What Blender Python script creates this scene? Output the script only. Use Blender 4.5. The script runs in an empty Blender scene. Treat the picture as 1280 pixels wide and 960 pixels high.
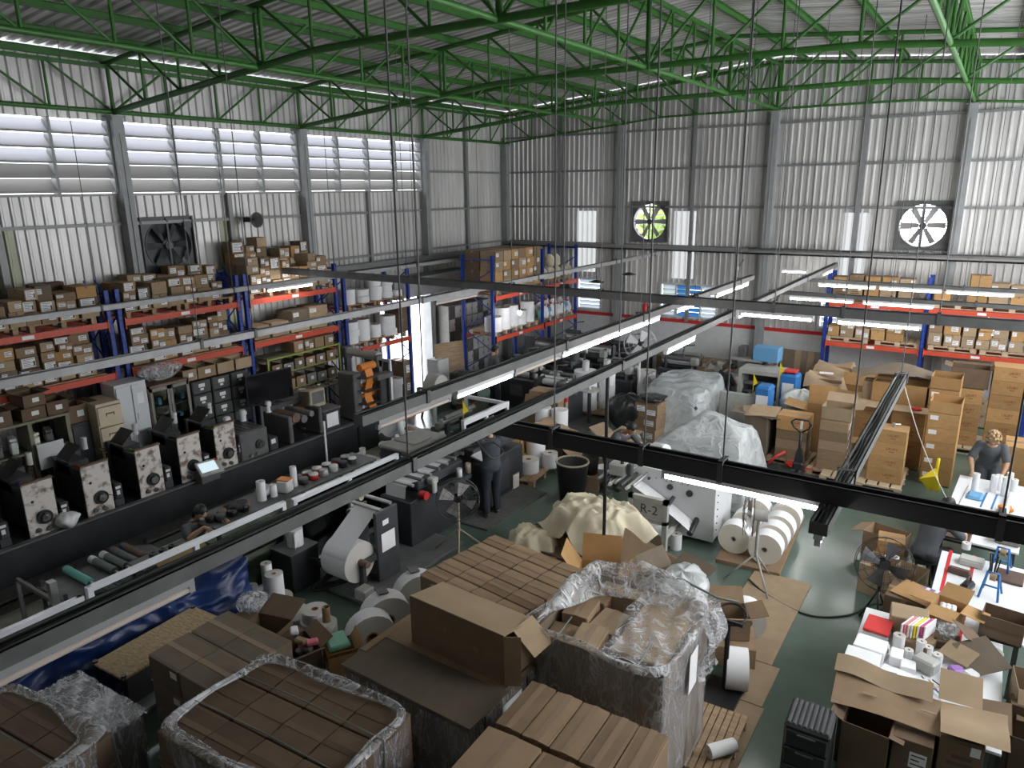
import bpy, bmesh, math, random
from mathutils import Vector, Matrix
random.seed(7)
D=bpy.data; SC=bpy.context.scene; COL=SC.collection
PI=math.pi
def U(a,b): return random.uniform(a,b)
ORD='first second third fourth fifth sixth seventh eighth ninth tenth eleventh twelfth thirteenth fourteenth fifteenth sixteenth seventeenth eighteenth nineteenth twentieth'.split()
def ordn(i): return ORD[i] if i<20 else 'twenty-'+ORD[i-20] if i<29 else 'thirty-'+ORD[(i-30)%10]
# ---------- materials
MATS={}
def mat(name,col,rough=.6,metal=0.,noise=0.,nscale=8.,col2=None,bump=0.,bscale=40.,emit=0.,alpha=1.,trans=0.,spec=.5,stretch=None,thresh=None,coat=0.,ior=1.45):
    m=D.materials.new(name); m.use_nodes=True; nt=m.node_tree; N=nt.nodes; L=nt.links
    b=N['Principled BSDF']
    b.inputs['Roughness'].default_value=rough; b.inputs['Metallic'].default_value=metal
    b.inputs['Specular IOR Level'].default_value=spec; b.inputs['IOR'].default_value=ior
    b.inputs['Coat Weight'].default_value=coat
    c=(*col,1)
    b.inputs['Base Color'].default_value=c
    tc=None
    def coords():
        nonlocal tc
        if tc is None:
            t=N.new('ShaderNodeTexCoord'); mp=N.new('ShaderNodeMapping')
            L.new(t.outputs['Object'],mp.inputs['Vector'])
            if stretch: mp.inputs['Scale'].default_value=stretch
            oi=N.new('ShaderNodeObjectInfo'); ad=N.new('ShaderNodeVectorMath'); ad.operation='ADD'
            sc=N.new('ShaderNodeMath'); sc.operation='MULTIPLY'; sc.inputs[1].default_value=37.
            L.new(oi.outputs['Random'],sc.inputs[0]); L.new(mp.outputs[0],ad.inputs[0]); L.new(sc.outputs[0],ad.inputs[1])
            tc=ad
        return tc.outputs[0]
    if noise>0 or col2:
        n=N.new('ShaderNodeTexNoise'); n.inputs['Scale'].default_value=nscale; n.inputs['Detail'].default_value=5
        L.new(coords(),n.inputs['Vector'])
        r=N.new('ShaderNodeValToRGB'); L.new(n.outputs['Fac'],r.inputs['Fac'])
        lo,hi=thresh or (.35,.68)
        r.color_ramp.elements[0].position=lo; r.color_ramp.elements[1].position=hi
        k=1-noise
        r.color_ramp.elements[0].color=(*(col2 or [x*k for x in col]),1); r.color_ramp.elements[1].color=c
        L.new(r.outputs[0],b.inputs['Base Color'])
    if bump>0:
        n2=N.new('ShaderNodeTexNoise'); n2.inputs['Scale'].default_value=bscale; n2.inputs['Detail'].default_value=4
        L.new(coords(),n2.inputs['Vector'])
        bp=N.new('ShaderNodeBump'); bp.inputs['Strength'].default_value=bump; bp.inputs['Distance'].default_value=.02
        L.new(n2.outputs['Fac'],bp.inputs['Height']); L.new(bp.outputs[0],b.inputs['Normal'])
    if emit>0:
        b.inputs['Emission Color'].default_value=c; b.inputs['Emission Strength'].default_value=emit
    if trans>0: b.inputs['Transmission Weight'].default_value=trans
    b.inputs['Alpha'].default_value=alpha
    m.diffuse_color=c
    MATS[name]=m; return m
def vary(m,amt=.25):
    """per-object brightness variation of a material's base colour (each carton its own board)"""
    nt=m.node_tree;N=nt.nodes;L=nt.links;b=N['Principled BSDF']
    hs=N.new('ShaderNodeHueSaturation'); oi=N.new('ShaderNodeObjectInfo'); mr=N.new('ShaderNodeMapRange')
    mr.inputs['To Min'].default_value=1-amt; mr.inputs['To Max'].default_value=1+amt
    L.new(oi.outputs['Random'],mr.inputs['Value']); L.new(mr.outputs[0],hs.inputs['Value'])
    if b.inputs['Base Color'].is_linked: L.new(b.inputs['Base Color'].links[0].from_socket,hs.inputs['Color'])
    else: hs.inputs['Color'].default_value=b.inputs['Base Color'].default_value
    L.new(hs.outputs[0],b.inputs['Base Color']); return m
# ---------- mesh building
class MB:
    def __init__(s): s.v=[]; s.f=[]; s.m=[]; s.sm=[]
    def add(s,vs,fs,mi=0,smooth=False,M=None):
        o=len(s.v)
        s.v+= [tuple(M@Vector(p)) for p in vs] if M is not None else [tuple(p) for p in vs]
        for f in fs: s.f.append([i+o for i in f]); s.m.append(mi); s.sm.append(smooth)
        return s
    def bb(s,x0,x1,y0,y1,z0,z1,mi=0,M=None):
        return s.add([(x0,y0,z0),(x1,y0,z0),(x1,y1,z0),(x0,y1,z0),(x0,y0,z1),(x1,y0,z1),(x1,y1,z1),(x0,y1,z1)],
            [(3,2,1,0),(4,5,6,7),(0,1,5,4),(1,2,6,5),(2,3,7,6),(3,0,4,7)],mi,False,M)
    def box(s,c,d,mi=0,rz=0,M=None):
        m=Matrix.Translation(c)@Matrix.Rotation(rz,4,'Z')
        if M is not None: m=M@m
        return s.bb(-d[0]/2,d[0]/2,-d[1]/2,d[1]/2,-d[2]/2,d[2]/2,mi,m)
    def rbox(s,c,d,r=.01,mi=0,rz=0,M=None):
        """box with chamfered edges"""
        m=Matrix.Translation(c)@Matrix.Rotation(rz,4,'Z')
        if M is not None: m=M@m
        x,y,z=d[0]/2,d[1]/2,d[2]/2; r=min(r,x*.9,y*.9,z*.9); vs=[];fs=[]
        def q(sx,sy,sz,k): return (sx*(x-(0 if k==0 else r)),sy*(y-(0 if k==1 else r)),sz*(z-(0 if k==2 else r)))
        idx={}
        for sx in (-1,1):
            for sy in (-1,1):
                for sz in (-1,1):
                    for k in range(3): idx[sx,sy,sz,k]=len(vs); vs.append(q(sx,sy,sz,k))
        I=lambda a,b,c_,k: idx[a,b,c_,k]
        for a in (-1,1):
            f=[I(a,-1,-1,0),I(a,1,-1,0),I(a,1,1,0),I(a,-1,1,0)]; fs.append(f if a>0 else f[::-1])
            f=[I(-1,a,-1,1),I(1,a,-1,1),I(1,a,1,1),I(-1,a,1,1)]; fs.append(f[::-1] if a>0 else f)
            f=[I(-1,-1,a,2),I(1,-1,a,2),I(1,1,a,2),I(-1,1,a,2)]; fs.append(f if a>0 else f[::-1])
        for a in (-1,1):
            for b in (-1,1):
                p=a*b>0
                f=[I(a,b,-1,0),I(a,b,-1,1),I(a,b,1,1),I(a,b,1,0)]; fs.append(f if p else f[::-1])
                f=[I(a,-1,b,0),I(a,1,b,0),I(a,1,b,2),I(a,-1,b,2)]; fs.append(f if p else f[::-1])
                f=[I(-1,a,b,1),I(-1,a,b,2),I(1,a,b,2),I(1,a,b,1)]; fs.append(f if p else f[::-1])
                for c2 in (-1,1):
                    f=[I(a,b,c2,0),I(a,b,c2,1),I(a,b,c2,2)]; fs.append(f if a*b*c2>0 else f[::-1])
        return s.add(vs,fs,mi,False,m)
    def quad(s,a,b,c,d,mi=0,M=None): return s.add([a,b,c,d],[(0,1,2,3)],mi,False,M)
    def cyl(s,p0,p1,r0,r1=None,n=10,mi=0,cap=True,M=None,smooth=True,capmi=None):
        r1=r0 if r1 is None else r1
        p0=Vector(p0);p1=Vector(p1);z=(p1-p0).normalized(); x=z.orthogonal().normalized(); y=z.cross(x)
        vs=[]
        for p,r in((p0,r0),(p1,r1)):
            for i in range(n):
                a=2*PI*i/n; vs.append(p+(x*math.cos(a)+y*math.sin(a))*r)
        s.add(vs,[(i,(i+1)%n,n+(i+1)%n,n+i) for i in range(n)],mi,smooth,M)
        if cap: s.add(vs,[tuple(range(n))[::-1],tuple(range(n,2*n))],mi if capmi is None else capmi,False,M)
        return s
    def ring(s,p0,p1,ro,ri,n=20,mi=0,emi=None,M=None):
        """hollow cylinder (paper roll, ring); emi: material of the end faces"""
        emi=mi if emi is None else emi
        p0=Vector(p0);p1=Vector(p1);z=(p1-p0).normalized(); x=z.orthogonal().normalized(); y=z.cross(x); vs=[]
        for p in (p0,p1):
            for r in (ro,ri):
                for i in range(n):
                    a=2*PI*i/n; vs.append(p+(x*math.cos(a)+y*math.sin(a))*r)
        j=lambda i:(i+1)%n
        s.add(vs,[(i,j(i),2*n+j(i),2*n+i) for i in range(n)],mi,True,M)
        s.add(vs,[(n+j(i),n+i,3*n+i,3*n+j(i)) for i in range(n)],mi,True,M)
        s.add(vs,[(j(i),i,n+i,n+j(i)) for i in range(n)]+[(2*n+i,2*n+j(i),3*n+j(i),3*n+i) for i in range(n)],emi,False,M)
        return s
    def lathe(s,prof,n=16,mi=0,M=None,smooth=True,c=(0,0,0)):
        vs=[];fs=[]
        for r,z in prof:
            for i in range(n): a=2*PI*i/n; vs.append((c[0]+r*math.cos(a),c[1]+r*math.sin(a),c[2]+z))
        for k in range(len(prof)-1):
            for i in range(n): fs.append((k*n+i,k*n+(i+1)%n,(k+1)*n+(i+1)%n,(k+1)*n+i))
        return s.add(vs,fs,mi,smooth,M)
    def tube(s,path,r,n=6,mi=0,M=None):
        P=[Vector(p) for p in path]; R=r if isinstance(r,(list,tuple)) else [r]*len(P); vs=[];fs=[]
        x=None
        for i,p in enumerate(P):
            t=(P[min(i+1,len(P)-1)]-P[max(i-1,0)]).normalized()
            if x is None: x=t.orthogonal().normalized()
            x=(x-t*x.dot(t)); x=x.normalized() if x.length>1e-6 else t.orthogonal().normalized()
            y=t.cross(x)
            for k in range(n): a=2*PI*k/n; vs.append(p+(x*math.cos(a)+y*math.sin(a))*R[i])
        for i in range(len(P)-1):
            for k in range(n): fs.append((i*n+k,i*n+(k+1)%n,(i+1)*n+(k+1)%n,(i+1)*n+k))
        fs+= [tuple(range(n))[::-1],tuple((len(P)-1)*n+k for k in range(n))]
        return s.add(vs,fs,mi,True,M)
    def grid(s,nx,ny,fn,mi=0,smooth=True,M=None):
        vs=[fn(i/nx,j/ny) for j in range(ny+1) for i in range(nx+1)]
        return s.add(vs,[(j*(nx+1)+i,j*(nx+1)+i+1,(j+1)*(nx+1)+i+1,(j+1)*(nx+1)+i) for j in range(ny) for i in range(nx)],mi,smooth,M)
    def ball(s,c,r,n=12,mi=0,sc=(1,1,1),M=None):
        k=n//2; vs=[];fs=[]
        for j in range(k+1):
            t=PI*j/k
            for i in range(n):
                a=2*PI*i/n; vs.append((c[0]+r*sc[0]*math.sin(t)*math.cos(a),c[1]+r*sc[1]*math.sin(t)*math.sin(a),c[2]+r*sc[2]*math.cos(t)))
        for j in range(k):
            for i in range(n): fs.append((j*n+i,(j+1)*n+i,(j+1)*n+(i+1)%n,j*n+(i+1)%n))
        return s.add(vs,fs,mi,True,M)
    def prism(s,pts,h0,h1,mi=0,M=None):
        """polygon pts (x,y) extruded in z"""
        n=len(pts); vs=[(x,y,h0) for x,y in pts]+[(x,y,h1) for x,y in pts]
        return s.add(vs,[tuple(range(n))[::-1],tuple(range(n,2*n))]+[(i,(i+1)%n,n+(i+1)%n,n+i) for i in range(n)],mi,False,M)
    def mesh(s,name,mats):
        me=D.meshes.new(name); me.from_pydata(s.v,[],s.f)
        for m in (mats if isinstance(mats,(list,tuple)) else [mats]): me.materials.append(MATS[m] if isinstance(m,str) else m)
        me.polygons.foreach_set('material_index',s.m); me.polygons.foreach_set('use_smooth',s.sm)
        me.update(); return me
def link(o): COL.objects.link(o); return o
def obj(name,mb,mats,parent=None,loc=(0,0,0),rz=0.):
    me=mb.mesh(name,mats) if isinstance(mb,MB) else mb
    o=link(D.objects.new(name,me)); o.location=loc; o.rotation_euler=(0,0,rz)
    if parent: o.parent=parent
    return o
def tag(o,label,cat,group=None,kind=None):
    o['label']=label; o['category']=cat
    if group: o['group']=group
    if kind: o['kind']=kind
    return o
def thing(name,label,cat,loc=(0,0,0),rz=0.,group=None):
    o=link(D.objects.new(name,None)); o.location=loc; o.rotation_euler=(0,0,rz); o.empty_display_size=.1
    return tag(o,label,cat,group)
def struct(o): o['kind']='structure'; return o
def dup(root,loc,rz=0.,label=None,group=None,scale=None):
    r=root.copy(); link(r); r.location=loc; r.rotation_euler=(0,0,rz)
    if label: r['label']=label
    if group: r['group']=group
    if scale: r.scale=scale
    for ch in list(root.children):
        c=ch.copy(); link(c); c.parent=r
        for g in list(ch.children):
            d=g.copy(); link(d); d.parent=c
    return r
def RX(a): return Matrix.Rotation(a,4,'X')
def RY(a): return Matrix.Rotation(a,4,'Y')
def RZ(a): return Matrix.Rotation(a,4,'Z')
def T(*p): return Matrix.Translation(p)
# ---------- palette (albedos)
mat('sheet',(.70,.685,.665),.45,.3,noise=.28,nscale=1.2,stretch=(1,1,.25),bump=.05)
mat('roof_sheet',(.64,.62,.60),.45,.15,noise=.5,nscale=1.6,stretch=(.25,5,1))
mat('sheet_green',(.40,.42,.30),.45,.1,noise=.3,nscale=3,stretch=(1,1,.3))
mat('green_paint',(.040,.150,.024),.45,noise=.2,nscale=6,spec=.5)
mat('column_grey',(.30,.31,.31),.5,noise=.15,nscale=4)
mat('girt_grey',(.25,.25,.25),.5,.2)
mat('tray_light',(.34,.34,.34),.45,.2,noise=.2,nscale=5)
mat('tray_grey',(.15,.15,.148),.5,.2,noise=.25,nscale=5)
mat('tray_dark',(.045,.045,.048),.5)
mat('rod',(.10,.10,.10),.6)
mat('floor_green',(.105,.150,.122),.17,noise=.28,nscale=1.1,bump=.03,bscale=5,spec=.55)
mat('concrete',(.60,.58,.50),.8,noise=.35,nscale=3)
mat('plinth',(.035,.038,.042),.5,noise=.4,nscale=2.5)
mat('checker_plate',(.16,.155,.15),.55,.3,noise=.3,nscale=25)
for n,c in (('card',(.26,.178,.11)),('card_dk',(.150,.102,.067)),('card_or',(.40,.235,.10)),('card_pale',(.36,.265,.17)),('card_grey',(.165,.130,.095))):
    vary(mat(n,c,.8,noise=.14,nscale=5,spec=.25),.22)
mat('card_in',(.30,.20,.115),.85,spec=.2)
mat('card_open',(.34,.25,.16),.85,noise=.12,nscale=4,spec=.2)
mat('tape',(.24,.16,.10),.42,spec=.4)
mat('print_red',(.20,.025,.015),.7)
mat('print_dark',(.10,.06,.04),.8)
mat('paper',(.74,.74,.75),.7,spec=.3)
mat('paper_warm',(.70,.66,.58),.75)
mat('paper_side',(.52,.50,.46),.8)
mat('core',(.30,.19,.11),.8)
mat('ink',(.05,.05,.055),.7)
mat('white',(.72,.73,.74),.35)
mat('white_dull',(.60,.61,.61),.5,noise=.1,nscale=6)
mat('alu',(.74,.76,.78),.35,.2)
mat('steel',(.50,.50,.50),.3,.8)
mat('chrome',(.68,.68,.68),.18,.95)
mat('black',(.016,.016,.018),.4)
mat('black_rub',(.022,.022,.022),.7)
mat('mach_dk',(.062,.064,.070),.42,noise=.3,nscale=4)
mat('mach_mid',(.14,.14,.14),.45,noise=.3,nscale=4)
mat('mach_lt',(.42,.42,.39),.5,noise=.2,nscale=4)
mat('mach_white',(.62,.63,.64),.4,noise=.08,nscale=3)
mat('plate_dirty',(.62,.58,.54),.5,col2=(.20,.14,.11),nscale=9,thresh=(.34,.50),metal=.1)
mat('rust_brown',(.20,.13,.09),.6,noise=.4,nscale=8)
mat('cream',(.55,.475,.34),.45,noise=.08,nscale=3)
mat('cream_dk',(.36,.32,.23),.5)
mat('cab_white',(.58,.60,.62),.45,noise=.06)
mat('cab_grey',(.22,.21,.19),.5,noise=.2)
mat('drawer_dk',(.055,.058,.058),.5)
mat('rack_blue',(.018,.055,.33),.45)
mat('rack_red',(.52,.07,.035),.45)
mat('wood',(.40,.275,.165),.75,noise=.35,nscale=4,stretch=(1,6,6))
mat('wood_pale',(.56,.44,.30),.75,noise=.25,nscale=4,stretch=(1,6,6))
mat('osb',(.42,.31,.17),.7,col2=(.24,.165,.085),nscale=14,stretch=(1,3,1))
mat('olive',(.20,.195,.13),.55,noise=.2)
mat('yellow',(.80,.62,.02),.5)
mat('lime',(.27,.32,.05),.5)
mat('red',(.55,.03,.03),.4)
mat('pink',(.75,.18,.25),.5)
mat('magenta',(.55,.08,.22),.5)
mat('orange',(.62,.21,.035),.5)
mat('teal',(.16,.48,.42),.5)
mat('blue',(.03,.16,.42),.45)
mat('blue_lt',(.12,.30,.50),.45)
mat('purple',(.28,.14,.42),.4)
mat('green_roll',(.13,.165,.15),.5)
mat('green_pack',(.12,.33,.22),.35)
mat('batten_old',(.33,.33,.33),.5)
mat('tarp_blue',(.008,.028,.12),.4,noise=.4,nscale=3,bump=.8,bscale=6)
mat('cloth_cream',(.58,.52,.38),.8,noise=.15,nscale=3,bump=.4,bscale=7)
mat('kraft',(.40,.285,.185),.75,noise=.12,nscale=4,bump=.3,bscale=6)
mat('bag_black',(.018,.019,.02),.3,bump=.8,bscale=7)
mat('fluff',(.66,.68,.66),.9,bump=1.,bscale=25,noise=.2,nscale=20)
mat('screen',(.006,.006,.008),.12)
mat('lcd',(.45,.55,.60),.3,emit=.5)
mat('tube_light',(1.,.985,.95),.5,emit=15.)
mat('tube_off',(.62,.52,.46),.4)
mat('bulb',(1.,1.,1.),.5,emit=45.)
mat('skin',(.40,.23,.15),.55)
mat('skin_face',(.42,.25,.165),.55)
mat('hair',(.012,.010,.010),.5)
mat('hair_blond',(.50,.34,.17),.6,noise=.5,nscale=30)
mat('shirt_grey',(.085,.092,.10),.85,noise=.15,nscale=8)
mat('shirt_dk',(.045,.055,.065),.85,noise=.2,nscale=8)
mat('shirt_white',(.55,.57,.58),.85)
mat('denim',(.022,.027,.038),.9)
mat('shoe',(.10,.095,.09),.8)
mat('mask_cream',(.62,.58,.50),.7)
mat('rubber_mat',(.13,.13,.125),.85,noise=.25,nscale=12)
mat('fan_guard',(.10,.10,.10),.4,.6)
mat('fan_blade_grey',(.34,.32,.31),.5)
mat('brown_tray',(.085,.045,.035),.4)
mat('louvre_grey',(.30,.29,.28),.55)
mat('sky_pane_blue',(.10,.28,.62),.5)
mat('ground_out',(.62,.63,.66),.8)
mat('foliage_out',(.35,.50,.12),.9,noise=.6,nscale=1.5)
def shader(name,build):
    m=D.materials.new(name); m.use_nodes=True; nt=m.node_tree; nt.nodes.clear()
    out=nt.nodes.new('ShaderNodeOutputMaterial'); s=build(nt.nodes,nt.links); nt.links.new(s,out.inputs['Surface'])
    MATS[name]=m; return m
def n_mix(N,L,fac,a,b):
    x=N.new('ShaderNodeMixShader')
    if isinstance(fac,float): x.inputs[0].default_value=fac
    else: L.new(fac,x.inputs[0])
    L.new(a,x.inputs[1]); L.new(b,x.inputs[2]); return x.outputs[0]
def b_trans(N,L,col=(1,1,1)):
    t=N.new('ShaderNodeBsdfTransparent'); t.inputs[0].default_value=(*col,1); return t.outputs[0]
def n_noise(N,L,scale,detail=4,stretch=None,dist=0.):
    tc=N.new('ShaderNodeTexCoord'); n=N.new('ShaderNodeTexNoise'); n.inputs['Scale'].default_value=scale; n.inputs['Detail'].default_value=detail; n.inputs['Distortion'].default_value=dist
    if stretch:
        mp=N.new('ShaderNodeMapping'); mp.inputs['Scale'].default_value=stretch; L.new(tc.outputs['Object'],mp.inputs[0]); L.new(mp.outputs[0],n.inputs['Vector'])
    else: L.new(tc.outputs['Object'],n.inputs['Vector'])
    return n.outputs['Fac']
def film(name,lo,hi,scale,stretch=None,tint=(.72,.72,.75),dist=1.2,rough=.25,width=.06,haze=.25):
    """stretch film: clear, with a patchy haze and thin milky glossy creases"""
    def bld(N,L):
        def ridge(sc,w):
            f=n_noise(N,L,sc,3,stretch,dist); s=N.new('ShaderNodeMath'); s.operation='SUBTRACT'; s.inputs[1].default_value=.5; L.new(f,s.inputs[0])
            a_=N.new('ShaderNodeMath'); a_.operation='ABSOLUTE'; L.new(s.outputs[0],a_.inputs[0])
            mr=N.new('ShaderNodeMapRange'); mr.inputs['From Min'].default_value=0; mr.inputs['From Max'].default_value=w; mr.inputs['To Min'].default_value=1; mr.inputs['To Max'].default_value=0; L.new(a_.outputs[0],mr.inputs['Value']); return mr.outputs[0],f
        r1,f1=ridge(scale,width); r2,f2=ridge(scale*2.7,width*.8)
        mx=N.new('ShaderNodeMath'); mx.operation='MAXIMUM'; L.new(r1,mx.inputs[0]); L.new(r2,mx.inputs[1])
        hz=N.new('ShaderNodeMapRange'); hz.inputs['From Min'].default_value=.4; hz.inputs['From Max'].default_value=.75; hz.inputs['To Max'].default_value=haze; L.new(n_noise(N,L,scale*.45,3,stretch,.5),hz.inputs['Value'])
        ml=N.new('ShaderNodeMath'); ml.operation='MULTIPLY_ADD'; ml.inputs[1].default_value=hi-lo; L.new(mx.outputs[0],ml.inputs[0]); 
        ad=N.new('ShaderNodeMath'); ad.inputs[1].default_value=lo; L.new(hz.outputs[0],ad.inputs[0]); L.new(ad.outputs[0],ml.inputs[2]); ml.use_clamp=True
        bp=N.new('ShaderNodeBump'); bp.inputs['Strength'].default_value=.6; bp.inputs['Distance'].default_value=.03; L.new(mx.outputs[0],bp.inputs['Height'])
        d=N.new('ShaderNodeBsdfPrincipled'); d.inputs['Base Color'].default_value=(*tint,1); d.inputs['Roughness'].default_value=rough; d.inputs['Specular IOR Level'].default_value=.9
        L.new(bp.outputs[0],d.inputs['Normal'])
        return n_mix(N,L,ml.outputs[0],b_trans(N,L,(.97,.97,.97)),d.outputs[0])
    return shader(name,bld)
film('film',.05,.45,3.,(1,1,.5))
film('film_tight',.03,.25,3.,(1,1,.6))
film('film_side',.07,.42,1.7,(2.2,2.2,.5),dist=1.8,haze=.25,width=.045)
film('film_dense',.16,.62,2.1,None,(.70,.71,.73),1.6,.2,.05,.5)
film('film_cover',.50,.70,1.1,None,(.58,.61,.61),.8,.3,.09,.22)
def glassy(N,L):
    g=N.new('ShaderNodeBsdfGlossy'); g.inputs['Roughness'].default_value=.05; g.inputs[0].default_value=(.8,.85,.83,1)
    fr=N.new('ShaderNodeFresnel'); fr.inputs[0].default_value=1.45
    return n_mix(N,L,fr.outputs[0],b_trans(N,L,(.80,.86,.83)),g.outputs[0])
shader('glass_pane',glassy)
def transl(name,col,thr):
    def b(N,L):
        t=N.new('ShaderNodeBsdfTranslucent'); t.inputs[0].default_value=(*col,1)
        d=N.new('ShaderNodeBsdfDiffuse'); d.inputs[0].default_value=(*col,1)
        return n_mix(N,L,thr,d.outputs[0],t.outputs[0])
    return shader(name,b)
transl('louvre_white',(.20,.20,.215),.85)
transl('skylight_sheet',(.165,.165,.16),.85)
transl('window_frost',(.13,.145,.165),.85)
transl('window_blue',(.012,.045,.115),.8)
# ---------- camera
cam=D.cameras.new('camera'); co=link(D.objects.new('camera',cam)); SC.camera=co
F,YAW,PIT,ROL,H=905.,math.radians(33.65),math.radians(15.03),math.radians(-.69),5.6
cam.sensor_fit='HORIZONTAL'; cam.sensor_width=36; cam.lens=36*F/1280; cam.clip_start=.05; cam.clip_end=200
_f=Vector((-math.sin(YAW)*math.cos(PIT),math.cos(YAW)*math.cos(PIT),-math.sin(PIT)))
_r=Vector((math.cos(YAW),math.sin(YAW),0)); _u=_r.cross(_f)
_r,_u=_r*math.cos(ROL)+_u*math.sin(ROL),_u*math.cos(ROL)-_r*math.sin(ROL)
co.matrix_world=Matrix(((_r.x,_u.x,-_f.x,0),(_r.y,_u.y,-_f.y,0),(_r.z,_u.z,-_f.z,H),(0,0,0,1)))
# ---------- shell: x along the gable wall, y along the long wall, z up (metres)
XW,YW,XR,Y0=-13.98,20.66,3.5,-3.
RIDGE=-5.25
def zt(x): return 8.66-.0915*abs(x-RIDGE)     # top chord of the trusses
def zroof(x): return zt(x)+.17
def zb(x):
    d=abs(x-RIDGE); return 7.54 if d<3.05 else 7.54-(d-3.05)*.0885
def corr(mb,axis,a0,a1,z0,z1,ztop=None,p=.17,d=.032,mi=0,ph=0.):
    """trapezoid-ribbed vertical sheet; axis 'y': on x=XW, 'x': on y=YW"""
    k=math.floor(a0/p); pts=[]
    while k*p<a1+p:
        for o,dd in ((0,0),(.022,d),(.055,d),(.077,0)):
            a=k*p+o
            if a0<a<a1: pts.append((a,dd))
        k+=1
    pts=[(a0,0)]+pts+[(a1,0)]
    vs=[];fs=[]
    for a,dd in pts:
        t=z1 if ztop is None else ztop(a)
        for z in (z0,t): vs.append((XW+dd,a,z) if axis=='y' else (a,YW-dd,z))
    for i in range(len(pts)-1): fs.append((2*i,2*i+2,2*i+3,2*i+1))
    mb.add(vs,fs,mi)
# left wall: sheets around door (y 14.35-16.35, z 0-2.75), fan opening, louvre strip
LV0,LV1=5.62,6.9
fanL=(7.98,9.06,4.08,5.12)
m=MB()
corr(m,'y',Y0,YW,LV1,7.95)
corr(m,'y',16.43,YW,0,LV1); corr(m,'y',14.35,16.43,2.75,LV0); corr(m,'y',Y0,fanL[0],0,LV0); corr(m,'y',fanL[1],14.35,0,LV0)
corr(m,'y',fanL[0],fanL[1],0,fanL[2]); corr(m,'y',fanL[0],fanL[1],fanL[3],LV0)
struct(obj('wall_left',m,'sheet'))
# aged greenish sheets let into the left wall
for k,(a,b,z0,z1) in enumerate(((5.35,5.78,0.2,5.03),(9.72,10.2,0.2,5.03))):
    m=MB(); corr(m,'y',a,b,z0,z1,d=.036); m.v=[(x+.004,y,z) for x,y,z in m.v]; struct(obj('wall_left_patch',m,'sheet_green'))
# back wall with openings
slits=[(-11.2,-10.53,3.05,4.93),(-8.0,-7.34,3.0,4.94),(-3.43,-2.81,3.1,4.93)]
wins=[(-11.1,-10.32,1.9,2.82),(-8.27,-6.6,1.9,2.82),(-3.75,-2.1,1.95,2.82),(.02,1.6,1.95,2.82)]
fans=[(-9.29,-8.19,4.05,5.20),(-2.21,-1.02,4.05,5.20)]
ops=slits+wins+fans
xs=sorted({XW,XR,*[o[0] for o in ops],*[o[1] for o in ops]})
m=MB(); m2=MB()
for a,b in zip(xs,xs[1:]):
    o=sorted([(q[2],q[3]) for q in ops if q[0]<=a+1e-6 and q[1]>=b-1e-6]); z=1.75
    for z0,z1 in o: corr(m,'x',a,b,z,z0); z=z1
    corr(m,'x',a,b,z,9,ztop=lambda x:zroof(x)-.02)
struct(obj('wall_back',m,'sheet'))
m=MB(); m.bb(XW,XR,YW-.06,YW+.1,0,1.75); struct(obj('wall_back_base',m,'white_dull'))
m=MB(); m.bb(XW,XR,YW-.075,YW-.06,1.70,1.80); struct(obj('trim_1',m,'red'))
# unseen right wall: band left open for sky light, near end closed for shade
m=MB(); m.bb(XR,XR+.05,Y0,YW,0,2.6); m.bb(XR,XR+.05,Y0,5.5,2.6,LV1); m.bb(XR,XR+.05,Y0,YW,LV1,7.95); struct(obj('wall_right',m,'sheet'))
m=MB(); m.bb(XW,XR,Y0-.05,Y0,0,8.6); struct(obj('wall_front',m,'sheet'))
m=MB(); m.bb(XW,XR,Y0,YW,-.1,0); struct(obj('floor',m,'floor_green'))
# roof sheets: ribs run down the slope
m=MB()
for x0,x1 in ((XW-.9,RIDGE),(RIDGE,XR+.5)):
    vs=[];fs=[];k=0;y=Y0;p=.2
    pts=[]
    while y<YW+.3:
        for o,d in ((0,0),(.05,0),(.075,.035),(.13,.035),(.155,0)): pts.append((y+o,d))
        y+=p
    for yy,d in pts: vs+=[(x0,yy,zroof(x0)+d),(x1,yy,zroof(x1)+d)]
    fs=[(2*i,2*i+1,2*i+3,2*i+2) for i in range(len(pts)-1)]
    m.add(vs,fs)
struct(obj('ceiling',m,'roof_sheet'))
# ground and greenery outside the openings
m=MB(); m.bb(XW-14,XW-.02,Y0,YW+12,-.12,-.02); m.bb(XW-.02,XR,YW+.12,YW+12,-.12,-.02); struct(obj('ground_outside',m,'ground_out'))
# columns
colY=[3.37,7.72,12.05,16.42]; colX=[-9.65,-5.28,-.9]
def column(x,y,rz,zt_):
    m=MB(); m.bb(-.11,.11,-.1,.1,0,zt_); m.bb(-.125,.125,-.012,.012,0,zt_-.3)   # box column with a seam strip
    m.bb(-.17,.17,-.16,.16,0,.02); m.bb(-.15,.15,-.14,.14,zt_-.02,zt_)
    m.cyl((.115,0,zt_-1.6),(.115,0,.2),.02,n=6)
    o=obj('column',m,'column_grey',None,(x,y,0),rz); struct(o)
for y in colY: column(XW+.17,y,0,zb(XW)-.05)
column(XW+.17,YW-.17,0,zb(XW)-.05)
for x in colX: column(x,YW-.17,PI/2,zb(x)-.05)
# girts
for z in (3.95,5.06): 
    m=MB(); m.bb(XW+.035,XW+.10,Y0,YW,z-.03,z+.03); m.bb(XW+.10,XW+.11,Y0,YW,z-.03,z-.005); struct(obj('girt',m,'girt_grey'))
m=MB(); m.bb(XW+.035,XW+.10,16.5,YW,6.1,6.16); struct(obj('girt',m,'girt_grey'))
for z in (3.95,5.06,6.13,7.2): 
    m=MB(); m.bb(XW,XR,YW-.10,YW-.035,z-.03,z+.03); m.bb(XW,XR,YW-.11,YW-.10,z-.03,z-.005); struct(obj('girt',m,'girt_grey'))
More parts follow.
